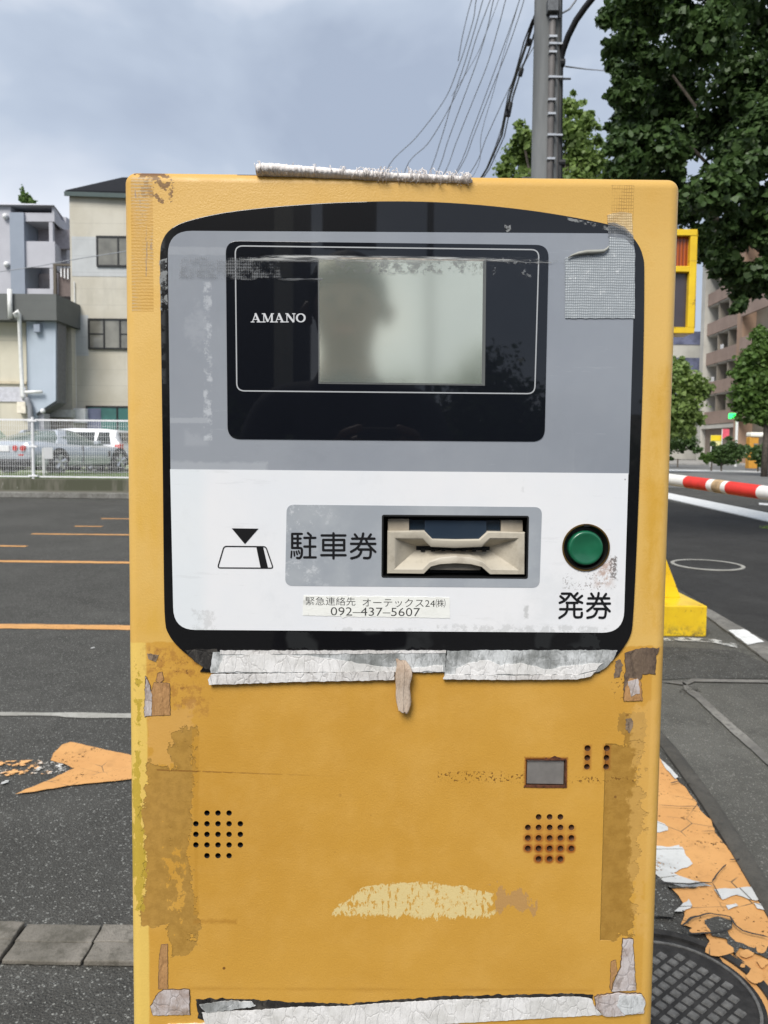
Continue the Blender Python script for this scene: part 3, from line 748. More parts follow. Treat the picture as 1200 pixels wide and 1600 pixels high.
# ---------------- display window
g = glossy('display_black', (.004, .005, .008), .3)
nf = g.noise(120, 4, .7); g.col(g.mix(g.voro(70).ss(.04, .025) * g.noise(8, 1).ss(.52, .57) * .8, (.004, .005, .008), (.4, .4, .4)))
g.bump(g.noise(18, 3), .0003, .15)
M_dblack = g.m
disp = plate('display_window', rrect([(353.5, 377.5), (856.5, 384), (850, 690), (356.5, 686)], 20), -.0018, -.0025, M_dblack, bevel=.0002)
M_line = flat('printed_line_grey', h((168, 170, 172)), .5, var=0)
def ribbon(mb, pts, wpx, y0, y1, closed=False, caps=True, conv=U, w_m=None, mi=0):
    P = [Vector(conv(*p)) for p in pts]; n = len(P); hw = (w_m if w_m else wpx * PX) / 2
    L, R_ = [], []
    for i in range(n):
        if closed: a, b, c_ = P[i - 1], P[i], P[(i + 1) % n]
        else: a, b, c_ = P[max(i - 1, 0)], P[i], P[min(i + 1, n - 1)]
        d1 = (b - a); d2 = (c_ - b)
        if d1.length < 1e-9: d1 = d2
        if d2.length < 1e-9: d2 = d1
        d1.normalize(); d2.normalize(); n1_ = Vector((-d1.y, d1.x)); n2_ = Vector((-d2.y, d2.x))
        nn = (n1_ + n2_); nn = nn.normalized() if nn.length > 1e-6 else n1_
        k = 1 / max(.5, nn.dot(n1_)); L.append(b + nn * hw * k); R_.append(b - nn * hw * k)
    if closed:
        for i in range(n):
            j = (i + 1) % n
            q = [L[i], L[j], R_[j], R_[i]]
            b0 = len(mb.v); mb.v += [(p.x, y1, p.y) for p in q]; mb.f.append((b0, b0 + 1, b0 + 2, b0 + 3)); mb.mi.append(mi)
        return
    cap = []; cap0 = []
    if caps:
        d = (P[-1] - P[-2]).normalized(); th = atan2(d.y, d.x)
        cap = [P[-1] + Vector((cos(th + pi / 2 - pi * k / 8), sin(th + pi / 2 - pi * k / 8))) * hw for k in range(1, 8)]
        d = (P[0] - P[1]).normalized(); th = atan2(d.y, d.x)
        cap0 = [P[0] + Vector((cos(th + pi / 2 - pi * k / 8), sin(th + pi / 2 - pi * k / 8))) * hw for k in range(1, 8)]
    # strip of quads plus caps
    b0 = len(mb.v)
    for a, b in zip(L, R_): mb.v += [(a.x, y1, a.y), (b.x, y1, b.y)]
    for i in range(n - 1): mb.f.append((b0 + 2 * i, b0 + 2 * i + 2, b0 + 2 * i + 3, b0 + 2 * i + 1)); mb.mi.append(mi)
    if caps:
        b1 = len(mb.v); mb.v += [(p.x, y1, p.y) for p in cap]; mb.f.append(tuple([b0 + 2 * (n - 1)] + [b1 + i for i in range(len(cap))] + [b0 + 2 * (n - 1) + 1])); mb.mi.append(mi)
        b1 = len(mb.v); mb.v += [(p.x, y1, p.y) for p in cap0]; mb.f.append(tuple([b0 + 1] + [b1 + i for i in range(len(cap0))] + [b0])); mb.mi.append(mi)
m = MB(); ribbon(m, rrect([(368.5, 385.5), (841, 391.5), (834.5, 615.5), (371, 611)], 12, 6), 1.9, 0, -.00262, closed=True)
m.build('printed_frame', M_line, disp)
# screen: reflective liquid crystal glass
g = Mt('liquid_crystal_glass', (.30, .34, .29), .3, 0, .5)
mixs = g.t.nodes.new('ShaderNodeMixShader'); gl = g.t.nodes.new('ShaderNodeBsdfGlossy'); gl.inputs['Color'].default_value = (.97, .91, .70, 1); gl.inputs['Roughness'].default_value = .09
g.p.inputs['Base Color'].default_value = (.46, .52, .46, 1); mixs.inputs[0].default_value = .76
g.t.links.new(g.p.outputs[0], mixs.inputs[1]); g.t.links.new(gl.outputs[0], mixs.inputs[2]); g.t.links.new(mixs.outputs[0], g.out.inputs['Surface'])
g2 = g.noise(4, 2); bn = g.t.nodes.new('ShaderNodeBump'); bn.inputs['Distance'].default_value = .0008; bn.inputs['Strength'].default_value = .5; g.t.links.new(g2.s, bn.inputs['Height']); g.t.links.new(bn.outputs[0], gl.inputs['Normal'])
M_lcd = g.m
plate('screen_shadow_edge', [(497, 401.5), (759, 405), (757, 603), (498, 600)], -.0024, -.00258, flat('screen_edge_grey', h((96, 98, 96)), .4, var=0), disp)
plate('display_screen', [(499, 406), (754, 409), (752, 600.5), (500, 597.5)], -.0024, -.00272, M_lcd, disp)
M_silver = flat('silver_strip', h((196, 186, 172)), .35, .6, var=.3, vs_=150)
plate('screen_strip', [(499, 402.5), (756, 406.5), (756, 409.5), (499, 405.5)], -.0024, -.00278, M_silver, disp)

# lettering AMANO, slab serif
M_let = flat('printed_letters_grey', h((200, 201, 203)), .5, var=0)
m = MB(); k_ = 0
def LS(x0, z0, x1, z1, wd, cx_, W_, base_y=504.6, H_=14.2, c_=[0]):
    c_[0] += 1
    ribbon(m, [(cx_ + x0 * W_, base_y - z0 * H_), (cx_ + x1 * W_, base_y - z1 * H_)], wd * 14, 0, -.00262 - .00001 * (c_[0] % 12), caps=False)
def LA(cx_, W_):
    LS(.14, .04, .46, 1, .10, cx_, W_); LS(.42, 1, .80, .04, .22, cx_, W_); LS(.24, .33, .66, .33, .09, cx_, W_); LS(-.02, .05, .34, .05, .1, cx_, W_); LS(.56, .05, 1.03, .05, .1, cx_, W_)
def LM(cx_, W_):
    LS(.16, .04, .16, .98, .10, cx_, W_); LS(.20, .98, .50, .06, .20, cx_, W_); LS(.50, .06, .82, .98, .09, cx_, W_); LS(.84, .04, .84, .98, .20, cx_, W_)
    LS(-.02, .05, .32, .05, .1, cx_, W_); LS(.68, .05, 1.02, .05, .1, cx_, W_); LS(0, .95, .28, .95, .1, cx_, W_); LS(.76, .95, 1.02, .95, .1, cx_, W_)
def LN(cx_, W_):
    LS(.16, .04, .16, .98, .10, cx_, W_); LS(.18, .96, .84, .04, .22, cx_, W_); LS(.86, .02, .86, .98, .10, cx_, W_)
    LS(-.02, .05, .34, .05, .1, cx_, W_); LS(0, .95, .26, .95, .1, cx_, W_); LS(.68, .95, 1.02, .95, .1, cx_, W_)
def LO(cx_, W_):
    n = 28; P = [(cx_ + W_ / 2 + (W_ / 2 - 1.3) * cos(2 * pi * i / n), 504.6 - 7.1 - 6.2 * sin(2 * pi * i / n)) for i in range(n)]
    for i in range(n):
        p, q = P[i], P[(i + 1) % n]; wd = 1.4 + 1.6 * abs(cos(2 * pi * (i + .5) / n)); ribbon(m, [p, q], wd, 0, -.00262 - .00001 * (i % 3), caps=False)
LA(393, 16); LM(410, 18.5); LA(429.5, 16); LN(446.5, 15.5); LO(463, 15)
m.build('brand_lettering', M_let, disp)

# ---------------- slot label, kanji, icon
g = glossy('label_grey', h((158, 163, 168)), .4, .7)
x, y, z = g.xyz(); nf = g.noise(110, 5, .75); nm = g.noise(18, 4, .6)
c = g.mix(nm.ss(.4, .7), h((154, 159, 165)), h((168, 172, 176)))
sc_ = x.ss(U(560, 850)[0], U(450, 850)[0]); c = g.mix(nf.ss(.52, .66) * (sc_ * .9 + .1) * nm.ss(.38, .55) * .75, c, h((206, 208, 210)))
g.col(c); M_lab = g.m
plate('slot_label', rrect([(448.5, 788), (846, 792), (842, 917.5), (446, 914.5)], 12), -.002, -.0023, M_lab)
M_ink = flat('printed_ink_black', (.006, .006, .007), .4, var=0)
def kanji(name, strokes, ox, oy, sc, w):
    m = MB()
    for i, s_ in enumerate(strokes):
        ww = w
        if isinstance(s_, tuple): s_, ww = s_
        P = [(ox + a / sc, oy + b / sc) for a, b in s_]
        if len(P) > 2: P = catm(P, 5, False)
        ribbon(m, P, ww / sc, 0, -.00240 - .000008 * i)
    m.build(name, M_ink, machine)
K1 = [[(128, 102), (128, 268)], [(128, 102), (240, 102)], [(128, 157), (226, 157)], [(128, 210), (226, 210)], [(192, 102), (192, 266)],
      [(128, 266), (200, 267), (232, 270), (241, 290), (238, 345), (225, 375), (205, 386), (185, 382)],
      ([(122, 306), (116, 378)], 20), ([(150, 308), (155, 358)], 20), ([(177, 306), (187, 342)], 20), ([(203, 300), (213, 328)], 20),
      [(312, 93), (345, 122)], [(270, 148), (398, 148)], [(270, 250), (398, 250)], [(268, 376), (402, 376)], [(335, 148), (335, 376)]]
K2 = [[(472, 120), (748, 120)], [(490, 172), (735, 172)], [(490, 172), (490, 293)], [(735, 172), (735, 293)], [(490, 293), (735, 293)], [(490, 232), (735, 232)], [(468, 350), (750, 350)], [(610, 95), (610, 388)]]
K3 = [[(860, 108), (886, 142)], [(1045, 108), (1020, 145)], [(828, 157), (1088, 157)], [(815, 217), (1098, 217)], [(957, 97), (945, 150), (915, 225), (880, 270), (815, 310)],
      [(985, 162), (1010, 215), (1050, 265), (1098, 310)], [(905, 283), (1045, 283)], [(1045, 283), (1043, 330), (1036, 368), (1015, 383), (966, 382)], [(936, 290), (920, 335), (885, 368), (818, 386)]]
kanji('slot_lettering', K1 + K2 + K3, 440, 820, 7.5, 28)
K4 = [[(150, 1125), (262, 1125)], [(262, 1125), (235, 1172), (185, 1222), (120, 1252)], [(130, 1162), (178, 1200)], [(275, 1128), (318, 1180), (370, 1225), (430, 1252)],
      [(365, 1118), (322, 1165)], [(428, 1155), (372, 1202)], [(215, 1252), (365, 1252)], [(125, 1340), (420, 1340)], [(225, 1255), (222, 1340), (195, 1405), (115, 1460)],
      [(320, 1255), (320, 1400), (326, 1438), (350, 1452), (400, 1451), (421, 1436), (425, 1390)]]
K5 = [[(556, 1125), (585, 1170)], [(760, 1130), (730, 1172)], [(517, 1190), (803, 1190)], [(502, 1262), (813, 1262)], [(658, 1117), (645, 1180), (615, 1250), (570, 1310), (500, 1365)],
      [(690, 1192), (718, 1255), (760, 1315), (810, 1368)], [(598, 1335), (756, 1335)], [(756, 1335), (754, 1395), (742, 1445), (715, 1458), (668, 1455)], [(640, 1342), (618, 1398), (578, 1440), (502, 1458)]]
kanji('button_lettering', K4 + K5, 860, 800, 8.89, 34)
m = MB(); m.prism([Vector((U(*p)[0], -.0020, U(*p)[1])) for p in ((363, 825), (404.5, 825.5), (383.5, 849.5))], (0, -.0004, 0))
ribbon(m, rrect([(351, 853), (416, 853.5), (427.5, 887), (341, 886.5)], 4, 4), 1.8, 0, -.00238, closed=True)
m.prism([Vector((U(*p)[0], -.0020, U(*p)[1])) for p in ((401, 853), (411.5, 853), (419.5, 887), (408, 887))], (0, -.00042, 0))
m.build('ticket_icon', M_ink, machine)

# ---------------- ticket slot
slot = empty('ticket_slot', (0, 0, 0)); slot.parent = machine
def SP(cx_, cy_): return (560 + cx_ / 4, 780 + cy_ / 4)
M_rec = flat('slot_recess_black', (.006, .006, .006), .5, var=0)
# cut the openings for the slot and the button through the body and the panel layers
def boolean_cut(names, mbld, mats):
    cu = mbld.build('cutter', mats); cu.location = base; cu.rotation_euler = (0, 0, YAW)
    for nm_ in names:
        o = nm_ if not isinstance(nm_, str) else bpy.data.objects[nm_]
        idx = len(o.data.materials); o.data.materials.append(mats[0])
        md = o.modifiers.new('cut', 'BOOLEAN'); md.operation = 'DIFFERENCE'; md.object = cu; md.solver = 'EXACT'; md.material_mode = 'TRANSFER'
        bpy.context.view_layer.update()
        me_ = bpy.data.meshes.new_from_object(o.evaluated_get(bpy.context.evaluated_depsgraph_get()))
        o.modifiers.clear(); o.data = me_
    bpy.data.objects.remove(cu)
m = MB(); m.prism([Vector((U(*p)[0], -.02, U(*p)[1])) for p in rrect([SP(152, 100), SP(1057, 107), SP(1050, 488), SP(149, 481)], 2.2)], (0, .038, 0))
bcx, bcz = U(914.3, 854.9); BR_ = 36.8 * PX
m.prism([Vector((bcx + BR_ * cos(2 * pi * i / 64), -.02, bcz + BR_ * sin(2 * pi * i / 64))) for i in range(64)], (0, .034, 0))
boolean_cut(['body', 'face_plate', 'white_panel', 'slot_label'], m, [M_rec])
m = MB(); ribbon(m, rrect([SP(152, 100), SP(1057, 107), SP(1050, 488), SP(149, 481)], 2.2), 2.6, 0, -.0026, closed=True)
m.build('slot_frame', M_rec, slot)
g = Mt('slot_beige_plastic', h((176, 168, 152)), .5, 0, .4)
n_ = g.noise(45, 5, .7); g.col(g.mix(n_.ss(.45, .7) * .55, h((182, 174, 158)), h((140, 130, 114)))); g.bump(g.noise(300, 3), .0003, .5); M_bei = g.m
O_ = [(182, 200), (412, 197), (462, 248), (608, 252), (755, 250), (808, 202), (1040, 207), (1038, 470), (820, 470), (768, 424), (700, 408), (605, 403), (510, 408), (452, 422), (408, 466), (180, 463)]
I_ = [(232, 245), (400, 248), (452, 296), (608, 303), (770, 296), (822, 249), (990, 249), (992, 435), (828, 430), (775, 385), (705, 362), (605, 352), (510, 362), (443, 385), (398, 430), (232, 430)]
S_ = [(365, 306), (420, 306), (470, 306), (608, 307), (740, 308), (790, 308), (835, 309), (835, 332), (790, 332), (740, 332), (680, 332), (608, 332), (520, 332), (460, 332), (420, 332), (365, 330)]
def lp(L, y): return [(U(*SP(*p))[0], y, U(*SP(*p))[1]) for p in L]
m = MB(); n = 16
def lerpL(a, b, t): return [(p[0] * (1 - t) + q[0] * t, p[1] * (1 - t) + q[1] * t) for p, q in zip(a, b)]
rings = [lp(O_, .0120), lp(O_, -.0012), lp(lerpL(O_, I_, .12), -.0022), lp(lerpL(O_, I_, .80), -.0023), lp(I_, -.0014), lp(lerpL(I_, S_, .08), .0004), lp(S_, .0125)]
for r in rings: m.v += r
for k in range(len(rings) - 1):
    for i in range(n):
        j = (i + 1) % n; m.f.append((k * n + i, k * n + j, (k + 1) * n + j, (k + 1) * n + i)); m.mi.append(0)
m.build('slot_mouth', M_bei, slot, auto=38)

# dark slit behind, blue-black window above, beige blocks, lip below
plate('slit', [SP(355, 300), SP(845, 300), SP(845, 338), SP(355, 338)], .014, .0130, M_rec, slot)
m = MB()
for q in range(7):
    cx_ = 395 + q * 65; m.prism([Vector((U(*p)[0], .0128, U(*p)[1])) for p in (SP(cx_, 322), SP(cx_ + 26, 322), SP(cx_ + 26, 338), SP(cx_, 338))], (0, -.003, 0))
m.build('slit_teeth', M_rec, slot)
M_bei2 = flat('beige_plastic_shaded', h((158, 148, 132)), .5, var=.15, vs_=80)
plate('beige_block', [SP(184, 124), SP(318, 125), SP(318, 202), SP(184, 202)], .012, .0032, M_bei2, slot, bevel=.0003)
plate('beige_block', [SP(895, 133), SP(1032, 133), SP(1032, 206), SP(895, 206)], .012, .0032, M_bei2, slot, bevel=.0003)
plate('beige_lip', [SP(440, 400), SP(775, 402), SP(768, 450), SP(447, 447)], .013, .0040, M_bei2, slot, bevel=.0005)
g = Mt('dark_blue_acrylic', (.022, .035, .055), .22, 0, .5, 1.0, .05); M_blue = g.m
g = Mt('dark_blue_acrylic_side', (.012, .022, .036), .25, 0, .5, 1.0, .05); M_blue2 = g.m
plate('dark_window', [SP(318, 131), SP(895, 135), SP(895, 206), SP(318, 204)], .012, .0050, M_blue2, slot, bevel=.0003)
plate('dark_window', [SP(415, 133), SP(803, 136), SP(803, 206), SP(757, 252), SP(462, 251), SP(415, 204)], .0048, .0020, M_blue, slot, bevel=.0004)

# ---------------- push button
btn = empty('push_button', (0, 0, 0)); btn.parent = machine
def lathe(mb, cx_, cz_, prof, n=64, mi=0, dx=0):
    b0 = len(mb.v)
    for r, y in prof:
        for i in range(n):
            t = 2 * pi * i / n; mb.v.append((cx_ + r * cos(t), y, cz_ + r * sin(t)))
    for k in range(len(prof) - 1):
        for i in range(n):
            j = (i + 1) % n; mb.f.append((b0 + k * n + i, b0 + k * n + j, b0 + (k + 1) * n + j, b0 + (k + 1) * n + i)); mb.mi.append(mi)
    mb.f.append(tuple(b0 + (len(prof) - 1) * n + i for i in range(n))); mb.mi.append(mi)
R1 = 37.3 * PX
m = MB(); 
for i in range(64):
    a0, a1 = 2 * pi * i / 64, 2 * pi * (i + 1) / 64
    def pr(a, r, y): return (bcx + r * cos(a), y, bcz + r * sin(a))
    m.add([pr(a0, R1, -.0029), pr(a1, R1, -.0029), pr(a1, R1 - .0012, -.0029), pr(a0, R1 - .0012, -.0029), pr(a0, R1, -.0019), pr(a1, R1, -.0019), pr(a0, R1 - .0012, .010), pr(a1, R1 - .0012, .010)],
          [(0, 1, 2, 3), (4, 5, 1, 0)]); m.add([pr(a0, R1 - .0012, -.0029), pr(a1, R1 - .0012, -.0029), pr(a1, R1 - .0012, .010), pr(a0, R1 - .0012, .010)], [(0, 1, 2, 3)], 1)
M_brass = flat('old_brass', h((112, 88, 48)), .45, .7, var=.3, vs_=120)
M_bplast = flat('black_plastic', (.008, .008, .007), .4, var=0)
m.build('bezel_rim', [M_brass, M_bplast], btn)
m = MB(); lathe(m, bcx, bcz, [(35.0 * PX, .012), (35.0 * PX, -.0012), (34.3 * PX, -.0018), (33.3 * PX, -.0012), (30.5 * PX, .004)]); m.build('bezel', M_bplast, btn, auto=35)
m = MB(); m.box(bcx - .0022, bcx + .0022, -.0031, -.0012, bcz + R1 - .0022, bcz + R1 - .0006); m.build('bezel_key', M_rec, btn)
g = Mt('green_button_plastic', (.010, .115, .055), .28, 0, .5, .3, .1)
g.col(g.mix(g.noise(60, 4).ss(.4, .7), (.009, .105, .050), (.014, .13, .064))); M_green = g.m
RG = 27.3 * PX; pc = [(RG, .006), (RG, -.0010), (RG * .985, -.0022), (RG * .94, -.0031), (RG * .87, -.0035)]
pc += [(RG * r, -.0035 + .0022 * (1 - (r / .87) ** 2) * -1 * -.0 + .0016 * (1 - (r / .87) ** 2)) for r in (.8, .7, .6, .5, .4, .3, .2, .1, .02)]
m = MB(); lathe(m, bcx, U(914, 856)[1], pc); m.build('button_cap', M_green, btn, auto=60)

# ---------------- phone number sticker
g = Mt('sticker_paper', h((226, 226, 220)), .6, 0, .4)
n_ = g.noise(60, 5, .7); sv = g.voro(26, 'DISTANCE_TO_EDGE', (2.2, 1, .6)); c = g.mix(n_.ss(.5, .7) * .3, h((230, 230, 224)), h((200, 199, 190)))
c = g.mix(sv.ss(.02, .008) * g.noise(30, 3, off=(1, 1, 1)).ss(.5, .6) * .5, c, h((150, 148, 140))); g.col(c); g.bump(g.noise(40, 4, .7, (1, 1, 2.5)), .0006, .6); M_stk = g.m
st = plate('sticker', jag([U(*p) for p in ((475, 929.5), (702, 932.5), (702.5, 965), (600, 963), (539, 962.5), (536, 965), (533, 962), (473.5, 960.5))], .0006, .0016, 3), -.0019, -.0024, M_stk, xy=True)
def text_part(name, body_, x0, y0, x1, y1, mat, parent, depth, off=-0.004, sx=None):
    """lettering from the built-in font, fitted into the pixel box"""
    cv = bpy.data.curves.new('t', 'FONT'); cv.body = body_; cv.offset = off; cv.resolution_u = 3
    o = bpy.data.objects.new('t', cv); C.objects.link(o); bpy.context.view_layer.update()
    me_ = bpy.data.meshes.new_from_object(o.evaluated_get(bpy.context.evaluated_depsgraph_get())); bpy.data.objects.remove(o)
    V = np.array([v.co[:] for v in me_.vertices]); mn = V.min(0); mxx = V.max(0)
    A = U(x0, y1); B = U(x1, y1 + (y1 - y0) * 0 + (x1 - x0) * .0104); T = U(x0, y0)
    for v in me_.vertices:
        a = (v.co.x - mn[0]) / (mxx[0] - mn[0]); b = (v.co.y - mn[1]) / (mxx[1] - mn[1])
        v.co = (A[0] + (B[0] - A[0]) * a, depth, A[1] + (B[1] - A[1]) * a * 1.0 + (T[1] - A[1]) * b)
    me_.materials.clear(); me_.materials.append(mat); return link(bpy.data.objects.new(name, me_), parent)
M_tink = flat('sticker_ink', h((60, 60, 58)), .7, var=0)
text_part('contact_lettering', "緊急連絡先", 478, 931.5, 555.5, 944.5, M_tink, st, -.00248)
text_part('contact_lettering', "オーテックス24㈱", 566.5, 933.5, 695.5, 947.0, M_tink, st, -.00248)
text_part('phone_number', "092－437－5607".replace('－', '–'), 517, 947.5, 656, 960.5, M_tink, st, -.00248)

# ---------------- old tape
def tape_mat(name, c1, c2, crack_sc=30, crack_w=.05, sc=(1, 1, .35), crack_col=(.09, .085, .08), rough=.8, dirt=(.22, .21, .19), dirt_amt=.5, bsc=.0012):
    g = Mt(name, c1, rough, 0, .3)
    a = g.noise(22, 5, .7); b = g.noise(70, 5, .75, (1, 1, .5)); v = g.voro(crack_sc, 'DISTANCE_TO_EDGE', sc, warp=.006, wsc=90); f = g.noise(320, 3, .6)
    c = g.mix(a.ss(.4, .65), c1, c2); c = g.mix(b.ss(.48, .68) * dirt_amt, c, dirt)
    cm = (v + (b - .5) * .10).ss(crack_w, crack_w * .3); wr = g.noise(150, 5, .8, (1, 1, .14)); c = g.mix(wr.ss(.55, .66) * .35, c, tuple(k * .55 for k in c2)); c = g.mix(cm * g.noise(45, 4, .7, off=(2, 2, 2)).ss(.40, .60) * .34, c, crack_col)
    g.col(c); g.bump(v.ss(0, .07) * .3 + wr * 1.2 + b * .9 + a * .6 + f * .25, bsc)
    return g.m
M_wtape = tape_mat('cracked_white_tape', h((228, 226, 224)), h((206, 204, 200)), 120, .030, (1, 1, .42), h((132, 126, 120)), dirt_amt=.25, bsc=.0006)
M_wtape2 = tape_mat('cracked_lip_tape', h((222, 220, 218)), h((200, 196, 192)), 105, .055, (1, 1, .40), h((110, 102, 96)), dirt_amt=.2, bsc=.0009)
M_gtape = tape_mat('grey_peeling_tape', h((204, 206, 206)), h((132, 134, 132)), 130, .03, (1, 1, .3), h((104, 104, 100)), dirt=h((104, 106, 104)), dirt_amt=.75, bsc=.0006)
M_mtape = tape_mat('mauve_tape_scrap', h((196, 188, 186)), h((150, 130, 118)), 90, .035, (1, 1, .7), h((90, 76, 66)), dirt=h((130, 108, 86)), dirt_amt=.7, bsc=.0007)
M_btape = tape_mat('brown_tape_scrap', h((176, 134, 88)), h((160, 118, 76)), 40, .03, (1, 1, .3), h((110, 76, 44)), dirt=h((196, 150, 100)), dirt_amt=.5)
M_dtape = tape_mat('dark_tape_scrap', h((104, 88, 74)), h((150, 130, 108)), 60, .06, (1, 1, .3), h((46, 38, 34)), dirt=h((70, 58, 52)), dirt_amt=.9)
M_blackres = tape_mat('black_glue_residue', h((46, 44, 42)), h((28, 26, 25)), 70, .03, (1, 1, 1), h((20, 18, 18)), dirt=h((90, 86, 80)), dirt_amt=.7)
M_grt = flat('glue_edge', h((92, 74, 56)), .9, var=.4, vs_=120)
def scrap(name, pts, y1, mat, amp=.0007, step=.0016, seed=1, rim=None, y0=.0003, wob=.0004):
    """torn tape: ragged outline, gently uneven surface"""
    P = jag([U(*p) for p in pts], amp, step, seed)
    if rim:
        P2 = jag([U(*p) for p in pts], amp, step, seed); c0 = Vector((sum(p[0] for p in P2) / len(P2), sum(p[1] for p in P2) / len(P2)))
        k_ = []
        for i in range(len(P2)):
            a = Vector(P2[i - 1]); b = Vector(P2[(i + 1) % len(P2)]); d = (b - a); nn = Vector((d.y, -d.x)); nn = nn.normalized() if nn.length > 0 else nn
            if nn.dot(Vector(P2[i]) - c0) < 0: nn = -nn
            k_.append(Vector(P2[i]) + nn * rim * (.6 + .8 * abs(mnoise.noise(Vector((P2[i][0] * 300, P2[i][1] * 300, seed))))))
        m = MB(); m.prism([Vector((p[0], y0, p[1])) for p in k_], (0, y1 * .55 - y0, 0)); m.build('glue_edge', M_grt, machine)
    m = MB(); m.prism([Vector((p[0], y0, p[1])) for p in P], (0, y1 - y0, 0))
    o = m.build(name, mat, machine); bm = bmesh.new(); bm.from_mesh(o.data)
    bmesh.ops.triangulate(bm, faces=bm.faces); bm.to_mesh(o.data); bm.free(); return o
# upper strips under the panel
scrap('tape_strip', [(290, 1014), (340, 1013), (345, 1049), (322, 1044), (302, 1030)], -.0020, M_blackres, .0012, .002, 2)
scrap('tape_strip', [(334, 1018), (480, 1017), (612, 1017), (696, 1017), (695, 1049), (560, 1049), (430, 1050), (330, 1050), (331, 1034)], -.0027, M_gtape, .0006, .0016, 3)
scrap('tape_lip', [(331, 1052), (480, 1050), (616, 1047), (616, 1060), (470, 1063), (329, 1067.5), (327, 1060)], -.0040, M_wtape2, .0006, .0016, 4, y0=-.0012)
scrap('tape_strip', [(350, 1024), (400, 1021), (470, 1023), (520, 1028), (590, 1040), (640, 1042), (692, 1038), (692, 1047), (560, 1048), (430, 1048), (342, 1048)], -.0033, M_wtape, .0012, .003, 5, y0=-.0026)
scrap('tape_strip', [(345, 1015), (696, 1015), (696, 1019), (345, 1021)], -.0031, M_wtape2, .0006, .0016, 31, y0=-.0022)
scrap('tape_strip', [(698, 1016), (820, 1015), (963, 1015), (956, 1030), (942, 1044), (925, 1052), (905, 1057), (820, 1058), (694, 1058)], -.0027, M_gtape, .0006, .0016, 6)
scrap('tape_strip', [(712, 1042), (738, 1032), (762, 1030), (782, 1038), (812, 1034), (850, 1044), (890, 1038), (940, 1034), (930, 1045), (900, 1052), (800, 1052), (712, 1052)], -.0034, M_wtape, .0012, .003, 7, y0=-.0026)
scrap('tape_lip', [(696, 1052), (800, 1054), (910, 1052), (930, 1046), (920, 1055), (900, 1059), (800, 1060), (692, 1059)], -.0040, M_wtape2, .0004, .0014, 8, y0=-.0012)
# hanging curl
m = MB(); rows = []
cl = [(626, 1028, -.004, 10), (631, 1036, -.007, 12), (631, 1048, -.0090, 12.5), (629, 1062, -.0085, 12), (629, 1076, -.0072, 12.5), (630, 1090, -.0066, 11.5), (631, 1102, -.0068, 10.5), (629, 1109, -.0074, 8)]
for i, (px_, py_, y_, w_) in enumerate(cl):
    for k in range(7):
        t = k / 6 * 2 - 1; x_, z_ = U(px_ + t * w_ + 2.2 * sin(i * 2.1 + k * 1.7), py_ + 2.5 * t + (3.5 * cos(k * 2.3) if i == len(cl) - 1 else 1.2 * cos(i * 3 + k * 2)))
        m.v.append((x_, y_ + .0006 * t * t + .0011 * mnoise.noise(Vector((k * 1.3, i * .5, 1))) + .0006 * sin(k * 3.1 + i * .4), z_))
for i in range(len(cl) - 1):
    for k in range(6): m.f.append((i * 7 + k, i * 7 + k + 1, (i + 1) * 7 + k + 1, (i + 1) * 7 + k)); m.mi.append(0)
o = m.build('tape_curl', tape_mat('curled_tape', h((196, 178, 160)), h((158, 136, 116)), 60, .03, (2.2, 1, .10), h((110, 90, 74)), dirt=h((120, 98, 76)), dirt_amt=.95, bsc=.0012), machine, smooth=True)
sd_ = o.modifiers.new('thick', 'SOLIDIFY'); sd_.thickness = .0004
sd_ = o.modifiers.new('sub', 'SUBSURF'); sd_.levels = 1; sd_.render_levels = 1
# scraps on the yellow paint
scrap('tape_scrap', [(241, 1066), (265, 1068), (266, 1117), (238, 1118), (236, 1084)], -.0005, M_btape, .0005, .0014, 9, rim=.0005)
scrap('tape_scrap', [(228, 1056), (234, 1070), (238, 1090), (237, 1118), (226, 1120), (227, 1085)], -.0008, M_mtape, .0010, .0014, 10, rim=.0006)
scrap('tape_scrap', [(247, 1052), (253, 1050), (256, 1062), (250, 1067), (244, 1064)], -.0005, M_btape, .0004, .0012, 10, rim=.0005)
scrap('tape_scrap', [(230, 1021), (248, 1023), (244, 1034), (232, 1029)], -.0004, M_dtape, .0008, .0012, 12)
scrap('tape_scrap', [(976, 1020), (1000, 1013), (1030, 1012), (1024, 1030), (1024, 1053), (1004, 1053), (1000, 1062), (986, 1062), (982, 1076), (974, 1078), (977, 1050)], -.0007, M_dtape, .0012, .0016, 13, rim=.0004)
scrap('tape_scrap', [(976, 1076), (984, 1058), (1000, 1062), (1003, 1094), (975, 1095)], -.0010, M_btape, .0010, .0014, 14, rim=.0006)
scrap('tape_scrap', [(980, 1064), (996, 1060), (999, 1082), (985, 1088)], -.0013, M_mtape, .0010, .0014, 15)
scrap('tape_scrap', [(962, 1034), (968, 1030), (974, 1040), (968, 1058), (960, 1060)], -.0003, M_dtape, .0014, .0012, 16)
scrap('tape_scrap', [(977, 1124), (986, 1122), (990, 1132), (984, 1146), (978, 1140)], -.0003, M_dtape, .0014, .0012, 17)
scrap('tape_scrap', [(252, 1476), (262, 1475), (262, 1545), (248, 1545), (249, 1500)], -.0005, M_btape, .0004, .0014, 18, rim=.0005)
scrap('tape_scrap', [(247, 1552), (256, 1546), (296, 1546), (297, 1584), (240, 1585), (236, 1572)], -.0011, M_mtape, .0007, .0014, 19, rim=.0008)
scrap('tape_scrap', [(973, 1466), (988, 1467), (990, 1500), (993, 1546), (956, 1548), (958, 1536), (970, 1510)], -.0011, M_mtape, .0007, .0014, 20, rim=.0007)
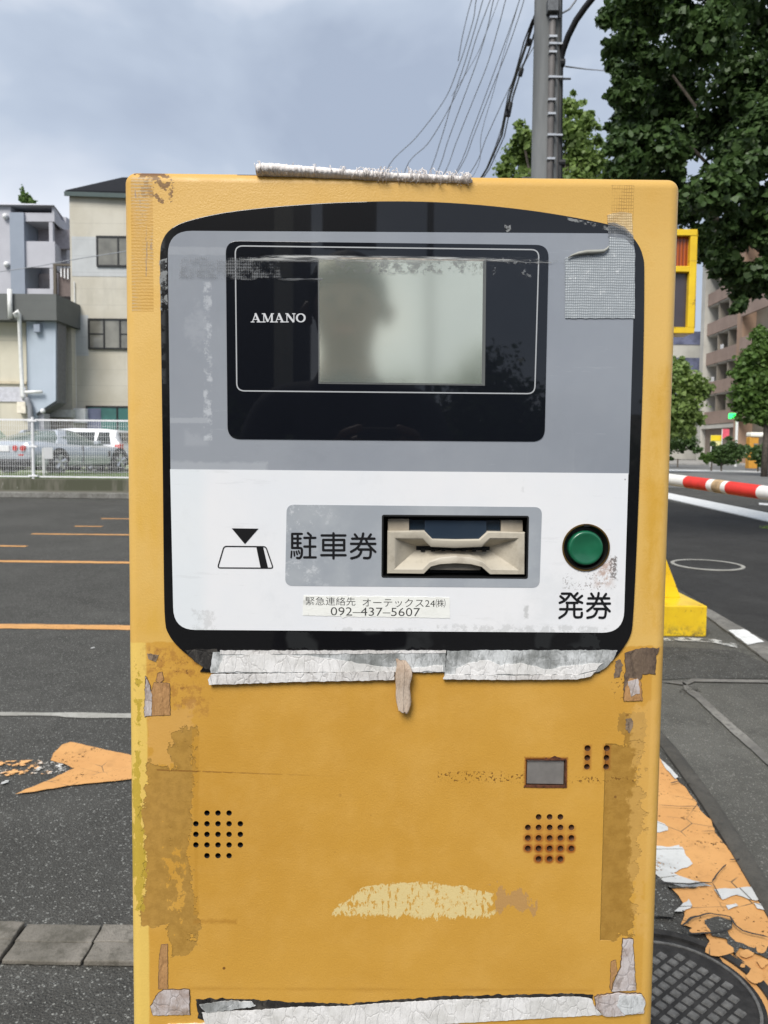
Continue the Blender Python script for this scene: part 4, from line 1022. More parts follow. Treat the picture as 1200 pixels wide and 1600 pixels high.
scrap('tape_scrap', [(955, 1502), (962, 1500), (964, 1520), (957, 1530), (956, 1546), (953, 1546)], -.0005, M_btape, .0005, .0012, 21, rim=.0004)
# long white tape at the bottom
scrap('tape_strip', [(306, 1561), (340, 1560), (400, 1562), (470, 1566), (545, 1568), (600, 1563), (700, 1556), (900, 1552), (926, 1554), (926, 1570), (600, 1590), (330, 1598), (310, 1590)], -.0006, M_blackres, .0012, .002, 22)
scrap('tape_strip', [(316, 1580), (400, 1577), (470, 1572), (545, 1571), (600, 1566), (700, 1561), (900, 1556), (924, 1560), (930, 1574), (940, 1584), (700, 1598), (600, 1606), (300, 1625), (262, 1625), (262, 1600), (322, 1598)], -.0013, M_wtape, .0006, .0016, 23)
scrap('tape_strip', [(312, 1568), (352, 1562), (394, 1563), (400, 1570), (360, 1576), (322, 1580)], -.0018, M_gtape, .0010, .0014, 24, y0=-.001)
scrap('tape_strip', [(928, 1556), (960, 1550), (1002, 1552), (1007, 1562), (1004, 1580), (946, 1586), (930, 1572)], -.0022, M_mtape, .0012, .0016, 25, rim=.0004)
scrap('tape_strip', [(966, 1552), (1001, 1551), (1006, 1563), (1002, 1578), (974, 1582), (962, 1568)], -.0027, M_gtape, .0012, .0016, 26, y0=-.002)
# beige residue and grey woven tape at the upper right
def weave(name, col, col2, dens=1.0, alpha=None, hi=.7):
    g = Mt(name, col, .45, 0, .5)
    x, y, z = g.xyz(); nf = g.noise(150, 4, .7); nm = g.noise(40, 4, .7)
    w1 = ((x * 3700 + (nm - .5) * 9).sin() * .5 + .5); w2 = ((z * 3100 + (nm - .5) * 9).sin() * .5 + .5)
    wm = (w1 * .55 + w2 * .45) * (nf * .7 + .4)
    c = g.mix(wm.ss(.25, .85) * (nf * .8 + .2), col, col2); c = g.mix(nf.ss(.60, .72) * hi, c, h((206, 208, 208)))
    g.col(c); g.bump(wm + nf * .5, .0005, .8)
    if alpha is not None: g.alpha(S(g, (nf.ss(*alpha)).s))
    return g
M_weave = weave('woven_grey_tape', h((146, 152, 156)), h((182, 187, 190))).m
gw = weave('woven_grey_tape_thin', h((120, 124, 128)), h((150, 154, 158)), hi=.3); n_ = gw.noise(120, 3, .6); n2_ = gw.xyz()
gw.alpha(gw.lerp(n_.ss(.4, .6), .35, .6)); M_weave_t = gw.m
scrap('grey_tape_patch', [(882, 404), (905, 398), (942, 399), (950, 388), (951, 372), (975, 374), (985, 384), (990.5, 396), (990, 498), (882, 498)], -.0027, M_weave, .0003, .0016, 27, y0=-.0016)
scrap('grey_tape_patch', [(949, 350), (958, 348), (975, 356), (988, 370), (989, 384), (975, 376), (949, 372)], -.0024, M_weave_t, .0002, .0016, 28, y0=-.0015)
gb = weave('beige_tape', h((206, 178, 128)), h((218, 196, 156)), hi=.25); n_ = gb.noise(60, 4, .7); gb.alpha(gb.lerp(n_.ss(.35, .6), .55, .95)); 
scrap('beige_tape_patch', [(948, 336), (968, 331), (987, 334), (989, 372), (980, 362), (962, 351), (949, 348)], -.0007, gb.m, .0004, .0016, 29, y0=.0001)
m = MB(); P = [(886, 404.5, .8), (892, 401, 1.5), (902, 398, 2.6), (915, 396, 3.4), (930, 395.5, 3.2), (941, 394.5, 2.6), (946, 391, 1.8), (949, 387, 1.0)]
m.tube([(U(a, b)[0], -.0042, U(a, b)[1]) for a, b, c_ in P], [c_ * PX for a, b, c_ in P], 8); m.build('tape_curl', flat('rolled_tape_edge', h((150, 150, 142)), .5, var=.15, vs_=90), machine, smooth=True)
# thin film of old clear tape over the display
g = Mt('clear_tape_film', h((120, 122, 124)), .4, 0, .5)
x, y, z = g.xyz(); nf = g.noise(140, 4, .75); nm = g.noise(34, 5, .7); nh = g.noise(60, 5, .75, (.12, 1, 2.2)); wv = ((z * 2600).sin() * .5 + .5) * .5 + ((x * 3600 + (nf - .5) * 3).sin() * .5 + .5) * .5
xa = U(355, 420)[0]; xb = U(500, 420)[0]
A1 = g.box(x, z, U(283, 430)[0], U(440, 430)[0], U(440, 437)[1], U(440, 404)[1], .0012, (nm - .5) * .012) * (wv.ss(.35, .7) * .40 + .12) * nm.ss(.40, .54) * g.lerp(x.ss(xa - .001, xa), .45, 1.0) * nf.ss(.35, .6)
top = z.ss(U(600, 411)[1] - .0012, U(600, 407)[1]) * z.ss(U(600, 402)[1] + .0008, U(600, 404)[1])
A2 = top * nh.ss(.46, .60) * .8 * x.gt(U(375, 400)[0])
A3 = g.box(x, z, U(500, 430)[0], U(760, 430)[0], U(600, 432)[1], U(600, 404)[1], .004, (nm - .5) * .012) * nf.ss(.46, .60) * .28
A4 = g.box(x, z, U(375, 430)[0], U(505, 430)[0], U(440, 441)[1], U(440, 435)[1], .0008, (nf - .5) * .002) * nh.ss(.48, .56) * .45
A5 = g.box(x, z, U(750, 412)[0], U(882, 412)[0], U(800, 418)[1], U(800, 410)[1], .0006) * nh.ss(.44, .56) * .7
A6 = nff_ = g.box(x, z, U(760, 430)[0], U(842, 412)[0], U(800, 436)[1], U(800, 404)[1], .002, (nm - .5) * .010) * nf.ss(.56, .62) * .5
al = A1.max(A2).max(A3).max(A4).max(A5).max(A6)
g.col(g.mix(A2.max(A5), h((128, 130, 132)), h((214, 214, 210)))); g.alpha(al)
plate('clear_tape_film', [(262, 396), (882, 402), (882, 446), (262, 442)], -.00285, -.00300, g.m)
gm = Mt('torn_tape_trace', h((150, 152, 152)), .5); gm.alpha(gm.noise(150, 4, .7).ss(.42, .55) * .7)
scrap('tape_scrap', [(788, 352), (793, 355), (797, 352), (798, 360), (792, 364), (787, 359)], -.00200, gm.m, .0003, .001, 33, y0=-.0016)
scrap('tape_scrap', [(885, 341), (940, 352), (950, 356), (950, 362), (920, 354), (886, 345)], -.0019, gm.m, .0003, .001, 34, y0=-.0015)
scrap('tape_scrap', [(250, 408), (262, 404), (263, 470), (266, 486), (252, 486)], -.0019, gm.m, .0006, .0014, 35, y0=-.0015)
# rolled woven tape lying on the top edge, with frayed loops
g = Mt('rolled_fabric_tape', h((214, 206, 200)), .8, 0, .3)
x, y, z = g.xyz(); w_ = ((x * 1500 + (g.noise(60, 4) - .5) * 22).sin() * .5 + .5); nf = g.noise(160, 4, .7); nm = g.noise(30, 4)
c = g.mix(w_ * nf, h((232, 226, 222)), h((206, 198, 192))); c = g.mix(nm.ss(.58, .78) * .4, c, h((160, 150, 142))); c = g.mix(nf.ss(.66, .72) * .7, c, h((110, 102, 94)))
g.col(c); g.bump(w_ * .6 + nf * .4, .0005); M_roll = g.m
path = [(400, 264, 6.0), (402, 263.5, 9.0), (412, 262.5, 10.0), (440, 264, 9.8), (470, 265.5, 8.8), (500, 267.5, 8.4), (540, 270, 8.0), (580, 272.5, 7.6), (620, 275, 7.2), (660, 276.5, 7.0), (700, 278, 6.6), (728, 279.5, 6.0), (738, 280.5, 3.5)]
V_ = []; 
def pth(t):
    i = min(int(t), len(path) - 2); f = t - i; return tuple(path[i][k] * (1 - f) + path[i + 1][k] * f for k in range(3))
NR = 260; SG = 20; m = MB()
for i in range(NR):
    px_, py_, r_ = pth(i / (NR - 1) * (len(path) - 1) * .9999)
    cx_, cz_ = U(px_, py_)
    for k in range(SG):
        t = 2 * pi * k / SG; rr_ = r_ * PX * (1 + .13 * mnoise.noise(Vector((i * .55, cos(t) * 1.8, sin(t) * 1.8))) + .06 * mnoise.noise(Vector((i * .9, cos(t) * 4, sin(t) * 4))) + .07 * mnoise.noise(Vector((i * .05, 3, 3))))
        m.v.append((cx_, .002 + rr_ * 1.5 * cos(t), cz_ - .0008 + rr_ * (.92 * sin(t))))
for i in range(NR - 1):
    for k in range(SG):
        k2 = (k + 1) % SG; m.f.append((i * SG + k, i * SG + k2, (i + 1) * SG + k2, (i + 1) * SG + k)); m.mi.append(0)
m.f.append(tuple(range(SG))); m.mi.append(0); m.f.append(tuple((NR - 1) * SG + k for k in range(SG))[::-1]); m.mi.append(0)
for i in range(130):
    t = rng.uniform(6.5, 11.7) if i > 15 else rng.uniform(.5, 8); px_, py_, r_ = pth(t); cx_, cz_ = U(px_, py_)
    big = 1.35 if t > 8.5 else 1.08
    a0 = rng.uniform(0, 2 * pi); R0 = r_ * PX * rng.uniform(1.0, big); tw = rng.normal(0, .0012); P = []
    if rng.random() < .16 and t > 7: R0 *= 1.4
    n_ = 12
    for k in range(n_):
        a = a0 + k / (n_ - 1) * rng.uniform(3.5, 4.2) ; P.append((cx_ + tw * (k - 5) * .4, -.001 + R0 * 1.1 * cos(a), cz_ + R0 * sin(a)))
    m.tube(P, .00025, 4)
m.build('rolled_tape', M_roll, machine, smooth=True)
0 and scrap('tape_scrap', [(372, 267.5), (405, 268.5), (470, 275), (520, 279), (470, 278), (410, 272), (374, 270)], -.0008, M_dtape, .0004, .0014, 36, y0=.002)
0 and scrap('tape_scrap', [(730, 281), (800, 280.5), (960, 283), (985, 284), (960, 285), (800, 282.5), (732, 285)], -.0005, M_wtape, .0002, .002, 37, y0=.004)
# the island the machine stands on
m = MB(); m.box(-.62, .72, .40, 1.05, 0, .12); o = m.build('island', M_kerbdark, bevel=.02); o['kind'] = 'structure'
# ================================================================== LEFT BACKGROUND
def quadpx(m, pts, Y, th, mi=0):
    """polygon seen at the given pixels, standing at distance Y, with real thickness th going away"""
    P = [at(px, py, Y) for px, py in pts]
    m.prism([Vector((p.x, Y + th, p.z)) for p in P], (0, -th, 0), mi)
def bxpx(m, x0, y0, x1, y1, Y, th, mi=0):
    """upright box whose front face spans the pixel box at distance Y"""
    a = at(x0, (y0 + y1) / 2, Y); b = at(x1, (y0 + y1) / 2, Y); t = at((x0 + x1) / 2, y0, Y); bo = at((x0 + x1) / 2, y1, Y)
    m.box(min(a.x, b.x), max(a.x, b.x), Y, Y + th, bo.z, t.z, mi)

def wallmat(name, c1, c2, panel=None, streak=.5, pz=.62):
    g = Mt(name, c1, .85, 0, .3)
    x, y, z = g.xyz(); a = g.noise(.5, 5, .6); b = g.noise(1.6, 5, .65, (1, 1, .25)); f = g.noise(8, 4)
    c = g.mix(a.ss(.35, .65), c1, c2); c = g.mix(b.ss(.5, .72) * streak, c, tuple(k * .62 for k in c1))
    if panel:
        pw, ph = panel
        lx = ((x / pw).fract() - .5).abs().ss(.492, .498); lz = ((z / ph).fract() - .5).abs().ss(.482, .492)
        c = g.mix(lx.max(lz) * .4, c, tuple(k * .55 for k in c1))
    g.col(c); return g.m
M_beige = wallmat('beige_cladding', h((198, 193, 180)), h((184, 178, 163)), (2.4, .62), .35)
M_bpale = wallmat('pale_grey_cladding', h((190, 192, 192)), h((176, 178, 178)), (2.4, .62), .3)
M_white_w = wallmat('white_painted_wall', h((186, 186, 192)), h((177, 177, 183)), None, .15)
M_bluegrey = wallmat('blue_grey_wall', h((150, 158, 170)), h((144, 152, 164)), None, .15)
M_lblue = wallmat('light_blue_panel', h((178, 187, 198)), h((170, 180, 190)), None, .1)
M_cream = wallmat('cream_wall', h((204, 198, 180)), h((194, 188, 170)), (3.2, 2.3), .15)
M_fascia = wallmat('grey_metal_fascia', h((106, 108, 106)), h((98, 100, 98)), (50, .35), .1)
M_roof = flat('dark_roof_metal', h((40, 41, 44)), .95, .0, .05, var=.1)
M_rooftrim = flat('green_grey_trim', h((58, 74, 72)), .5, var=.1)
M_wframe = flat('dark_window_frame', h((48, 48, 48)), .4, .3, var=.1)
def glassm(name, col, rough=.08):
    g = Mt(name, col, rough, 0, .8); n = g.noise(.8, 3); g.col(g.mix(n.ss(.35, .65), tuple(k * .7 for k in col), tuple(min(1, k * 1.3) for k in col))); return g.m
M_glassD = glassm('window_glass_curtain', h((124, 122, 114)))
M_glassT = glassm('window_glass_teal', h((66, 120, 112)))
M_glassP = glassm('window_glass_blue', h((112, 116, 140)))
M_dark = flat('dark_interior', (.02, .018, .018), .9, var=0)
M_pipe = flat('white_pipe', h((222, 222, 218)), .5, var=.08)
M_whitemetal = flat('white_metal', h((228, 228, 228)), .4, var=.05)

# --- beige three storey building
YB = 29.0
L = at(111, 500, YB).x; RGT = -1.2; Zg = .44
bb = empty('beige_building', (L, YB, Zg), 0, 'tall beige building with a dark sloping roof, just left of the ticket machine', 'building')
def bpart(m, name, mats, parent, **k):
    o = m.build(name, mats, parent, **k)
    root = parent
    while root.parent is not None: root = root.parent
    off = Vector(root.location)
    o.data.transform(Matrix.Translation(-off)); return o
zt = at(150, 299, YB).z
m = MB(); m.box(L, RGT, YB, YB + 9, 0.3, zt); bpart(m, 'wall', M_beige, bb)
m = MB(); a = at(112, 340, YB); b = at(153, 430, YB)
for (x0, y0, x1, y1) in ((112, 370, 219, 432), (112, 492, 138, 556)):
    m = MB(); bxpx(m, x0, y0, x1, y1, YB - .012, .012); bpart(m, 'pale_panel', M_bpale, bb)
# lean-to roof: eave at the front left, rising to the ridge
e0 = at(107, 299, YB - .35); e1 = at(137, 282, YB + 3.0)
m = MB(); zl = e0.z; zr = e1.z + .15
P = [(L - .35, zl), (L + 1.6, zr), (RGT, zr + .1), (RGT, zl - .35)]
m.hexa([(L - .10, YB - .12, zl), (RGT + .3, YB - .35, zl - .32), (RGT + .3, YB + 9.3, zl + .9), (L - .1, YB + 9.3, zl + .9)],
       [(L - .10, YB - .12, zl + .12), (RGT + .3, YB - .35, zl - .1), (RGT + .3, YB + 3, zr), (L + 1.0, YB + 3, zr)])
bpart(m, 'roof', M_roof, bb)
m = MB(); m.hexa([(L - .12, YB - .18, zl - .10), (RGT + .3, YB - .42, zl - .46), (RGT + .3, YB - .36, zl - .46), (L - .12, YB - .122, zl - .10)],
                 [(L - .12, YB - .18, zl + .06), (RGT + .3, YB - .42, zl - .26), (RGT + .3, YB - .36, zl - .26), (L - .12, YB - .122, zl + .06)])
bpart(m, 'eave_trim', M_rooftrim, bb)
def window(parent, x0, z0, x1, z1, Y, n=2, glass=None, fr=.06, mat=None, name='window', sash=None):
    """frame ring with mullions and panes set back in it; x0..x1 metres, z0..z1 metres"""
    m = MB()
    m.box(x0, x1, Y - .05, Y + .03, z0, z0 + fr); m.box(x0, x1, Y - .05, Y + .03, z1 - fr, z1)
    m.box(x0, x0 + fr, Y - .05, Y + .03, z0 + fr, z1 - fr); m.box(x1 - fr, x1, Y - .05, Y + .03, z0 + fr, z1 - fr)
    for i in range(1, n):
        xx = x0 + (x1 - x0) * i / n; m.box(xx - fr / 2, xx + fr / 2, Y - .045, Y + .02, z0 + fr, z1 - fr)
    if sash: 
        for i in range(n):
            if i % 2 == 0: m.box(x0 + (x1 - x0) * i / n + fr / 2, x0 + (x1 - x0) * (i + 1) / n - fr / 2, Y - .04, Y + .01, z0 + (z1 - z0) * .5 - .02, z0 + (z1 - z0) * .5 + .02)
    w_ = bpart(m, name, mat or M_wframe, parent)
    m = MB(); m.box(x0 + fr * .5, x1 - fr * .5, Y - .02, Y - .004, z0 + fr * .5, z1 - fr * .5); bpart(m, 'pane', glass or M_glassD, w_)
    return w_
def wpx(parent, x0, y0, x1, y1, Y, **k):
    a = at(x0, (y0 + y1) / 2, Y); b = at(x1, (y0 + y1) / 2, Y); t = at((x0 + x1) / 2, y0, Y); bo = at((x0 + x1) / 2, y1, Y)
    return window(parent, a.x, bo.z, b.x, t.z, Y, **k)
wpx(bb, 151, 369, 219, 417, YB - .03, n=2)
wpx(bb, 138, 498, 213, 546, YB - .03, n=3, sash=True)
w_ = wpx(bb, 135, 635, 330, 708, YB - .03, n=4, glass=M_glassT)
m = MB(); bxpx(m, 137, 638, 158, 706, YB - .07, .02); bpart(m, 'pane', M_glassP, w_)
for i in range(3):
    for (y0, y1) in ((369, 417), (498, 546)): wpx(bb, 250 + i * 130, y0, 320 + i * 130, y1, YB - .03, n=2)
m = MB(); bxpx(m, 112, 638, 133, 661, YB - .35, .3); bpart(m, 'meter_box', M_whitemetal, bb, bevel=.02)
m = MB(); m.tube([at(116, 440, YB - .05), at(119, 640, YB - .05)], .02, 6); bpart(m, 'conduit', M_pipe, bb)

# --- low beige annex between
an = empty('annex', (at(90, 600, 28.6).x, 28.6, Zg), 0, 'low beige annex with a brown roof edge, between the grey canopy and the tall building', 'building')
m = MB(); a = at(88, 509, 28.6); b = at(112, 509, 28.6); m.box(a.x, b.x - .01, 28.6, 33, .3, a.z); bpart(m, 'wall', M_beige, an)
m = MB(); m.box(a.x - .02, b.x - .01, 28.5, 33, a.z + .003, a.z + .12); bpart(m, 'roof', flat('brown_flashing', h((96, 70, 58)), .6, var=.1), an)
m = MB(); bxpx(m, 66, 640, 111, 652, 28.2, .38); bpart(m, 'side_canopy', flat('grey_canopy', h((176, 176, 174)), .6), an)

# --- white apartment block with open balconies, farther back
YW = 36.0
wb = empty('white_apartment_building', (at(18, 500, YW).x, YW, Zg), 0, 'white apartment building with open recessed balconies and a blue grey pilaster', 'building')
m = MB()
xl = at(-260, 400, YW).x; xp0 = at(18, 400, YW).x; xp1 = at(40, 400, YW).x; xc = at(82, 400, YW).x; z0 = .3
ztop = at(20, 322, YW).z
m.box(xl, xp0, YW, YW + 8, z0, ztop)                                           # plain left wall
za, zb_, zc, zd = at(60, 346, YW).z, at(60, 377, YW).z, at(60, 418, YW).z, at(60, 451, YW).z
m.box(xp1, xc, YW, YW + .15, zb_ - (zb_ - zc), zb_)                           # balcony front upper
m.box(xp1, xc, YW, YW + .15, z0, zd)
m.box(xp1, xc - .003, YW + .004, YW + 1.6, za, ztop - .3)                                    # band over the upper balcony
m.box(xp1, xc, YW + 1.6, YW + 8, z0, ztop - .003)
# receding right side, seen obliquely
xs = at(112, 380, YW + 6).x
m.hexa([(xc, YW, zc), (xc + .12, YW, zc), (xs + .12, YW + 7, zc), (xs, YW + 7, zc)], [(xc, YW, zb_), (xc + .12, YW, zb_), (xs + .12, YW + 7, zb_ - .0), (xs, YW + 7, zb_)])
m.hexa([(xc, YW, za), (xc + .12, YW, za), (xs + .12, YW + 7, za), (xs, YW + 7, za)], [(xc, YW, ztop), (xc + .12, YW, ztop), (xs + .12, YW + 7, ztop), (xs, YW + 7, ztop)])
bpart(m, 'wall', M_white_w, wb)
m = MB(); m.box(xp0, xp1, YW - .12, YW + 1.6, z0, at(29, 333, YW).z); bpart(m, 'pilaster', M_bluegrey, wb)
m = MB(); zr_ = at(10, 315, YW).z
m.hexa([(xl, YW - .2, ztop + .003), (at(82, 400, YW).x + .2, YW - .2, ztop + .003), (xs + .3, YW + 7, ztop + .003), (xl, YW + 8.2, ztop + .003)], [(xl, YW + 1, zr_ + .25), (at(30, 400, YW).x, YW + 1, zr_ + .25), (at(30, 400, YW).x + 1.2, YW + 7, zr_ + .25), (xl, YW + 8, zr_ + .25)])
bpart(m, 'roof', M_white_w, wb)
M_bsh = flat('balcony_back', h((170, 164, 168)), .9)
for zz0, zz1 in ((zb_, za), (zd, zc)): m = MB(); m.box(xp1 + .02, xc + .5, YW + 1.3, YW + 1.58, zz0, zz1); bpart(m, 'balcony_back_wall', M_bsh, wb)
for zz0, zz1 in ((zb_, za), (zd, zc)): m = MB(); m.box(xc - .16, xc + .02, YW + .02, YW + .2, zz0, zz1); bpart(m, 'balcony_post', M_white_w, wb)
for (cx_, cy_) in ((10, 339), (12, 414)):
    c_ = at(cx_, cy_, YW); m = MB(); m.tube([c_ + Vector((0, .0, 0)), c_ + Vector((0, -.12, 0)), c_ + Vector((0, -.22, -.04))], [.12, .14, .08], 12); bpart(m, 'vent_cap', M_whitemetal, wb, smooth=True)
# brown outside stair with white balusters
m = MB(); x0 = at(83, 430, 33.2).x; x1 = at(112, 430, 33.2).x
stc = empty('outside_stair', (x0, 33.2, Zg), 0, 'brown steel outside stair with white balusters between the white and the beige building', 'stair')
zA = at(98, 412, 33.2).z; zB = at(98, 462, 33.2).z
m = MB(); m.box(x0, x1, 33.2, 33.3, zA - .08, zA); m.box(x0, x0 + .12, 33.2, 33.3, .3, zA - .083); bpart(m, 'steel_frame', flat('brown_steel', h((92, 84, 72)), .6), stc)
m = MB()
for i in range(6): xx = x0 + .28 + i * .15; m.box(xx, xx + .055, 33.3, 33.36, zA - .55 - .05 * i, zA - .08)
bpart(m, 'balusters', M_whitemetal, stc)
m = MB(); m.hexa([(x0 + .13, 33.45, .3), (x1, 33.45, .3), (x1, 33.6, .3), (x0 + .13, 33.6, .3)], [(x0 + .13, 33.45, zA - .3), (x1, 33.45, zA - .75), (x1, 33.6, zA - .75), (x0 + .13, 33.6, zA - .3)])
bpart(m, 'stair_panel', flat('stair_panel_brown', h((112, 100, 96)), .8), stc)
m = MB(); m.box(x0 + .13, x1, 33.61, 33.7, .3, zA - .1); bpart(m, 'stairwell_wall', flat('stairwell_dark', h((70, 60, 56)), .9), stc)
m = MB(); m.box(at(98, 480, 33.2).x, x1, 33.0, 33.15, at(98, 506, 33).z - .3, at(98, 463, 33).z); bpart(m, 'doorway', M_dark, stc)

# --- cream shop building with grey canopy band in front
YC = 27.5
cb = empty('cream_building', (at(0, 600, YC).x, YC, Zg), 0, 'cream building with a grey metal canopy band and white drain pipes at left edge', 'building')
m = MB(); a = at(-400, 600, YC).x; xr = at(42, 600, YC).x; m.box(a, xr, YC, YC + 5, .3, at(20, 504, YC).z); bpart(m, 'wall', M_cream, cb)
m = MB(); z1 = at(40, 459, YC - .6).z; z0_ = at(40, 500, YC - .6).z
x88 = at(88, 480, YC - .6).x; m.box(a, x88, YC - .6, YC + 5, z0_, z1)
m.hexa([(x88 + .003, YC - .6, z0_), (at(98, 480, YC + .4).x, YC + .4, z0_ + .05), (at(98, 480, YC + .4).x, YC + 5, z0_), (x88 + .003, YC + 5, z0_)], [(x88 + .003, YC - .6, z1), (at(98, 480, YC + .4).x, YC + .4, z1 - .05), (at(98, 480, YC + .4).x, YC + 5, z1), (x88 + .003, YC + 5, z1)])
bpart(m, 'canopy', M_fascia, cb)
m = MB(); P = [at(px, py, YC - .3) for px, py in ((41, 502), (87, 502), (87, 626), (56, 646), (56, 680), (44, 680))]
m.prism([Vector((p.x, YC + .5, p.z)) for p in P], (0, -.8, 0)); bpart(m, 'blue_panel', M_lblue, cb)
m = MB(); P = [at(px, py, YC - .2) for px, py in ((87.2, 502), (90.5, 502), (90.5, 629), (58, 649), (56, 647), (87.2, 627))]
m.prism([Vector((p.x, YC + .5, p.z)) for p in P], (0, -.72, 0)); bpart(m, 'panel_edge', flat('panel_edge_grey', h((108, 108, 110)), .7), cb)
m = MB(); bxpx(m, -300, 603, 40, 626, YC - .04, .035); bpart(m, 'grey_dado_band', flat('dado_grey', h((188, 188, 194)), .8), cb)
m = MB(); bxpx(m, -300, 594, 41, 598, YC - .09, .08); bpart(m, 'ledge', flat('ledge_beige', h((196, 184, 160)), .8), cb)
m = MB(); m.tube([at(26, 496, YC - .75), at(23, 490, YC - .8), at(27, 486, YC - .8), at(30, 492, YC - .7), at(31, 520, YC - .5), at(35, 618, YC - .5), at(38, 622, YC - .5)], .07, 8); bpart(m, 'drain_pipe', M_pipe, cb, smooth=True)
m = MB(); m.tube([at(35, 613, YC - .45), at(66, 612, YC - .45)], .06, 8); bpart(m, 'drain_pipe', M_pipe, cb, smooth=True)
m = MB(); m.tube([at(15, 452, YC - .7), at(16, 497, YC - .7)], .085, 8); bpart(m, 'drain_pipe', M_pipe, cb, smooth=True)
m = MB(); m.tube([at(37, 622, YC - .45), at(42, 624, YC - .45), at(47, 636, YC - .45), at(48, 655, YC - .45), at(48, 700, YC - .45)], .10, 8); bpart(m, 'duct', flat('duct_grey', h((132, 134, 138)), .6), cb, smooth=True)
m = MB(); bxpx(m, 26, 628, 40, 646, YC - .3, .3); bpart(m, 'utility_box', flat('cream_box', h((222, 214, 196)), .6), cb, bevel=.02)
m = MB(); bxpx(m, 52, 506, 62, 519, YC - .5, .18); bpart(m, 'wall_lamp', M_bluegrey, cb, bevel=.02)
m = MB(); c_ = at(67, 642, YC - .4); m.tube([c_, c_ + Vector((0, -.1, -.02))], [.1, .06], 10); bpart(m, 'round_lamp', M_whitemetal, cb, smooth=True)
m = MB(); bxpx(m, 60, 646, 69, 700, YC - .1, .5); bpart(m, 'pier', M_white_w, cb)
m = MB(); x0 = at(70, 660, 28).x; x1 = at(112, 660, 28).x
for i in range(26): xx = x0 + (x1 - x0) * i / 26; m.box(xx, xx + .02, 28, 28.03, .4, at(90, 656, 28).z)
m.box(x0, x1, 28.05, 28.1, .4, at(90, 657, 28).z - .2)
o = m.build('slatted_gate', flat('gate_brown', h((110, 98, 86)), .6)); tag(o, 'dark slatted gate under the annex behind the silver coupe', 'gate')

# overhead service wire crossing the buildings
M_wire = flat('wire_grey', (.30, .31, .33), .7, var=0); M_wiredark = flat('wire_dark', (.03, .03, .03), .7, var=0)
m = MB(); P = [at(-30, 428, 22), at(0, 424.5, 22), at(60, 416, 22.3), at(112, 406, 22.8), at(200, 392, 23.5), at(330, 366, 24)]
m.tube(P, .013, 5); o = m.build('service_wire', M_wire, smooth=True); tag(o, 'single thin grey wire slanting across the front of the left buildings', 'wire')

# rooftop shrub
def leaves(n, clumps, size, seed, flatn=.0, shell=.55, sub=None, sizevar=.45):
    """numpy cloud of fan shaped leaves inside ellipsoid clumps: [(centre, radii, weight)]"""
    r = np.random.default_rng(seed); W = np.array([c_[2] for c_ in clumps], float); W /= W.sum()
    idx = r.choice(len(clumps), n, p=W)
    cen = np.array([tuple(c_[0]) for c_ in clumps])[idx]; rad = np.array([tuple(c_[1]) if hasattr(c_[1], '__len__') else (c_[1],) * 3 for c_ in clumps])[idx]
    d = r.normal(size=(n, 3)); d /= np.linalg.norm(d, axis=1)[:, None]
    rr = (shell + (1 - shell) * r.random(n)) ** 1.0
    # lumpy radius
    lump = 1 + .22 * np.sin(d[:, 0] * 7 + idx) * np.sin(d[:, 1] * 6 + idx * 2) + .18 * np.sin(d[:, 2] * 11 + idx * 3)
    P = cen + d * rad * (rr * lump)[:, None]
    # leaf frame
    nrm = d * .6 + r.normal(size=(n, 3)) * .7 + np.array([0, 0, .55]); nrm /= np.linalg.norm(nrm, axis=1)[:, None]
    t = np.cross(nrm, r.normal(size=(n, 3))); t /= np.linalg.norm(t, axis=1)[:, None]; b = np.cross(nrm, t)
    s = size * (1 + sizevar * r.normal(size=n)).clip(.4, 1.8)
    s = s[:, None]
    curl = nrm * s * .18
    v = np.stack([P - t * s * .45, P + t * s * .15 + b * s * .52 + curl, P + t * s * .48 + b * s * .16, P + t * s * .48 - b * s * .16, P + t * s * .15 - b * s * .52 + curl], 1)
    return v.reshape(-1, 3)
def leaf_obj(name, V, mat, parent=None, origin=None):
    n = len(V) // 5
    if origin is not None: V = V - np.array(tuple(origin))
    me_ = bpy.data.meshes.new(name); me_.vertices.add(len(V)); me_.vertices.foreach_set('co', V.astype(np.float32).ravel())
    me_.loops.add(n * 5); me_.loops.foreach_set('vertex_index', np.arange(n * 5, dtype=np.int32)); me_.polygons.add(n)
    me_.polygons.foreach_set('loop_start', np.arange(0, n * 5, 5, dtype=np.int32)); me_.update(calc_edges=True); me_.materials.append(mat)
    return link(bpy.data.objects.new(name, me_), parent)
def leafmat(name, c1, c2, c3, sc=3.0, rough=.5, trans=.25):
    g = Mt(name, c1, rough, 0, .35)
    a = g.noise(sc, 4, .6); b = g.noise(sc * 14, 2, .5)
    c = g.mix(a.ss(.35, .65), c1, c2); c = g.mix(b.ss(.5, .72), c, c3)
    g.col(c)
    if trans:
        tr_ = g.t.nodes.new('ShaderNodeBsdfTranslucent'); g.t.links.new(g.mix(.0, c, c).s, tr_.inputs['Color']); ms = g.t.nodes.new('ShaderNodeMixShader'); ms.inputs[0].default_value = trans
        g.t.links.new(g.p.outputs[0], ms.inputs[1]); g.t.links.new(tr_.outputs[0], ms.inputs[2]); g.t.links.new(ms.outputs[0], g.out.inputs['Surface'])
    return g.m
M_leafD = leafmat('foliage_dark', (.050, .092, .026), (.070, .125, .036), (.12, .18, .065), 2.5, .45, .35)
M_leafL = leafmat('foliage_light', (.17, .25, .07), (.22, .31, .08), (.30, .40, .13), 1.2, .5, .45)
M_leafM = leafmat('foliage_mid', (.075, .14, .030), (.10, .18, .038), (.16, .24, .06), .8, .5, .4)
M_bark = flat('bark', (.12, .10, .08), .9, var=.35, vs_=12, bump=.01, bscale=40)
cc = at(42, 318, 37); 
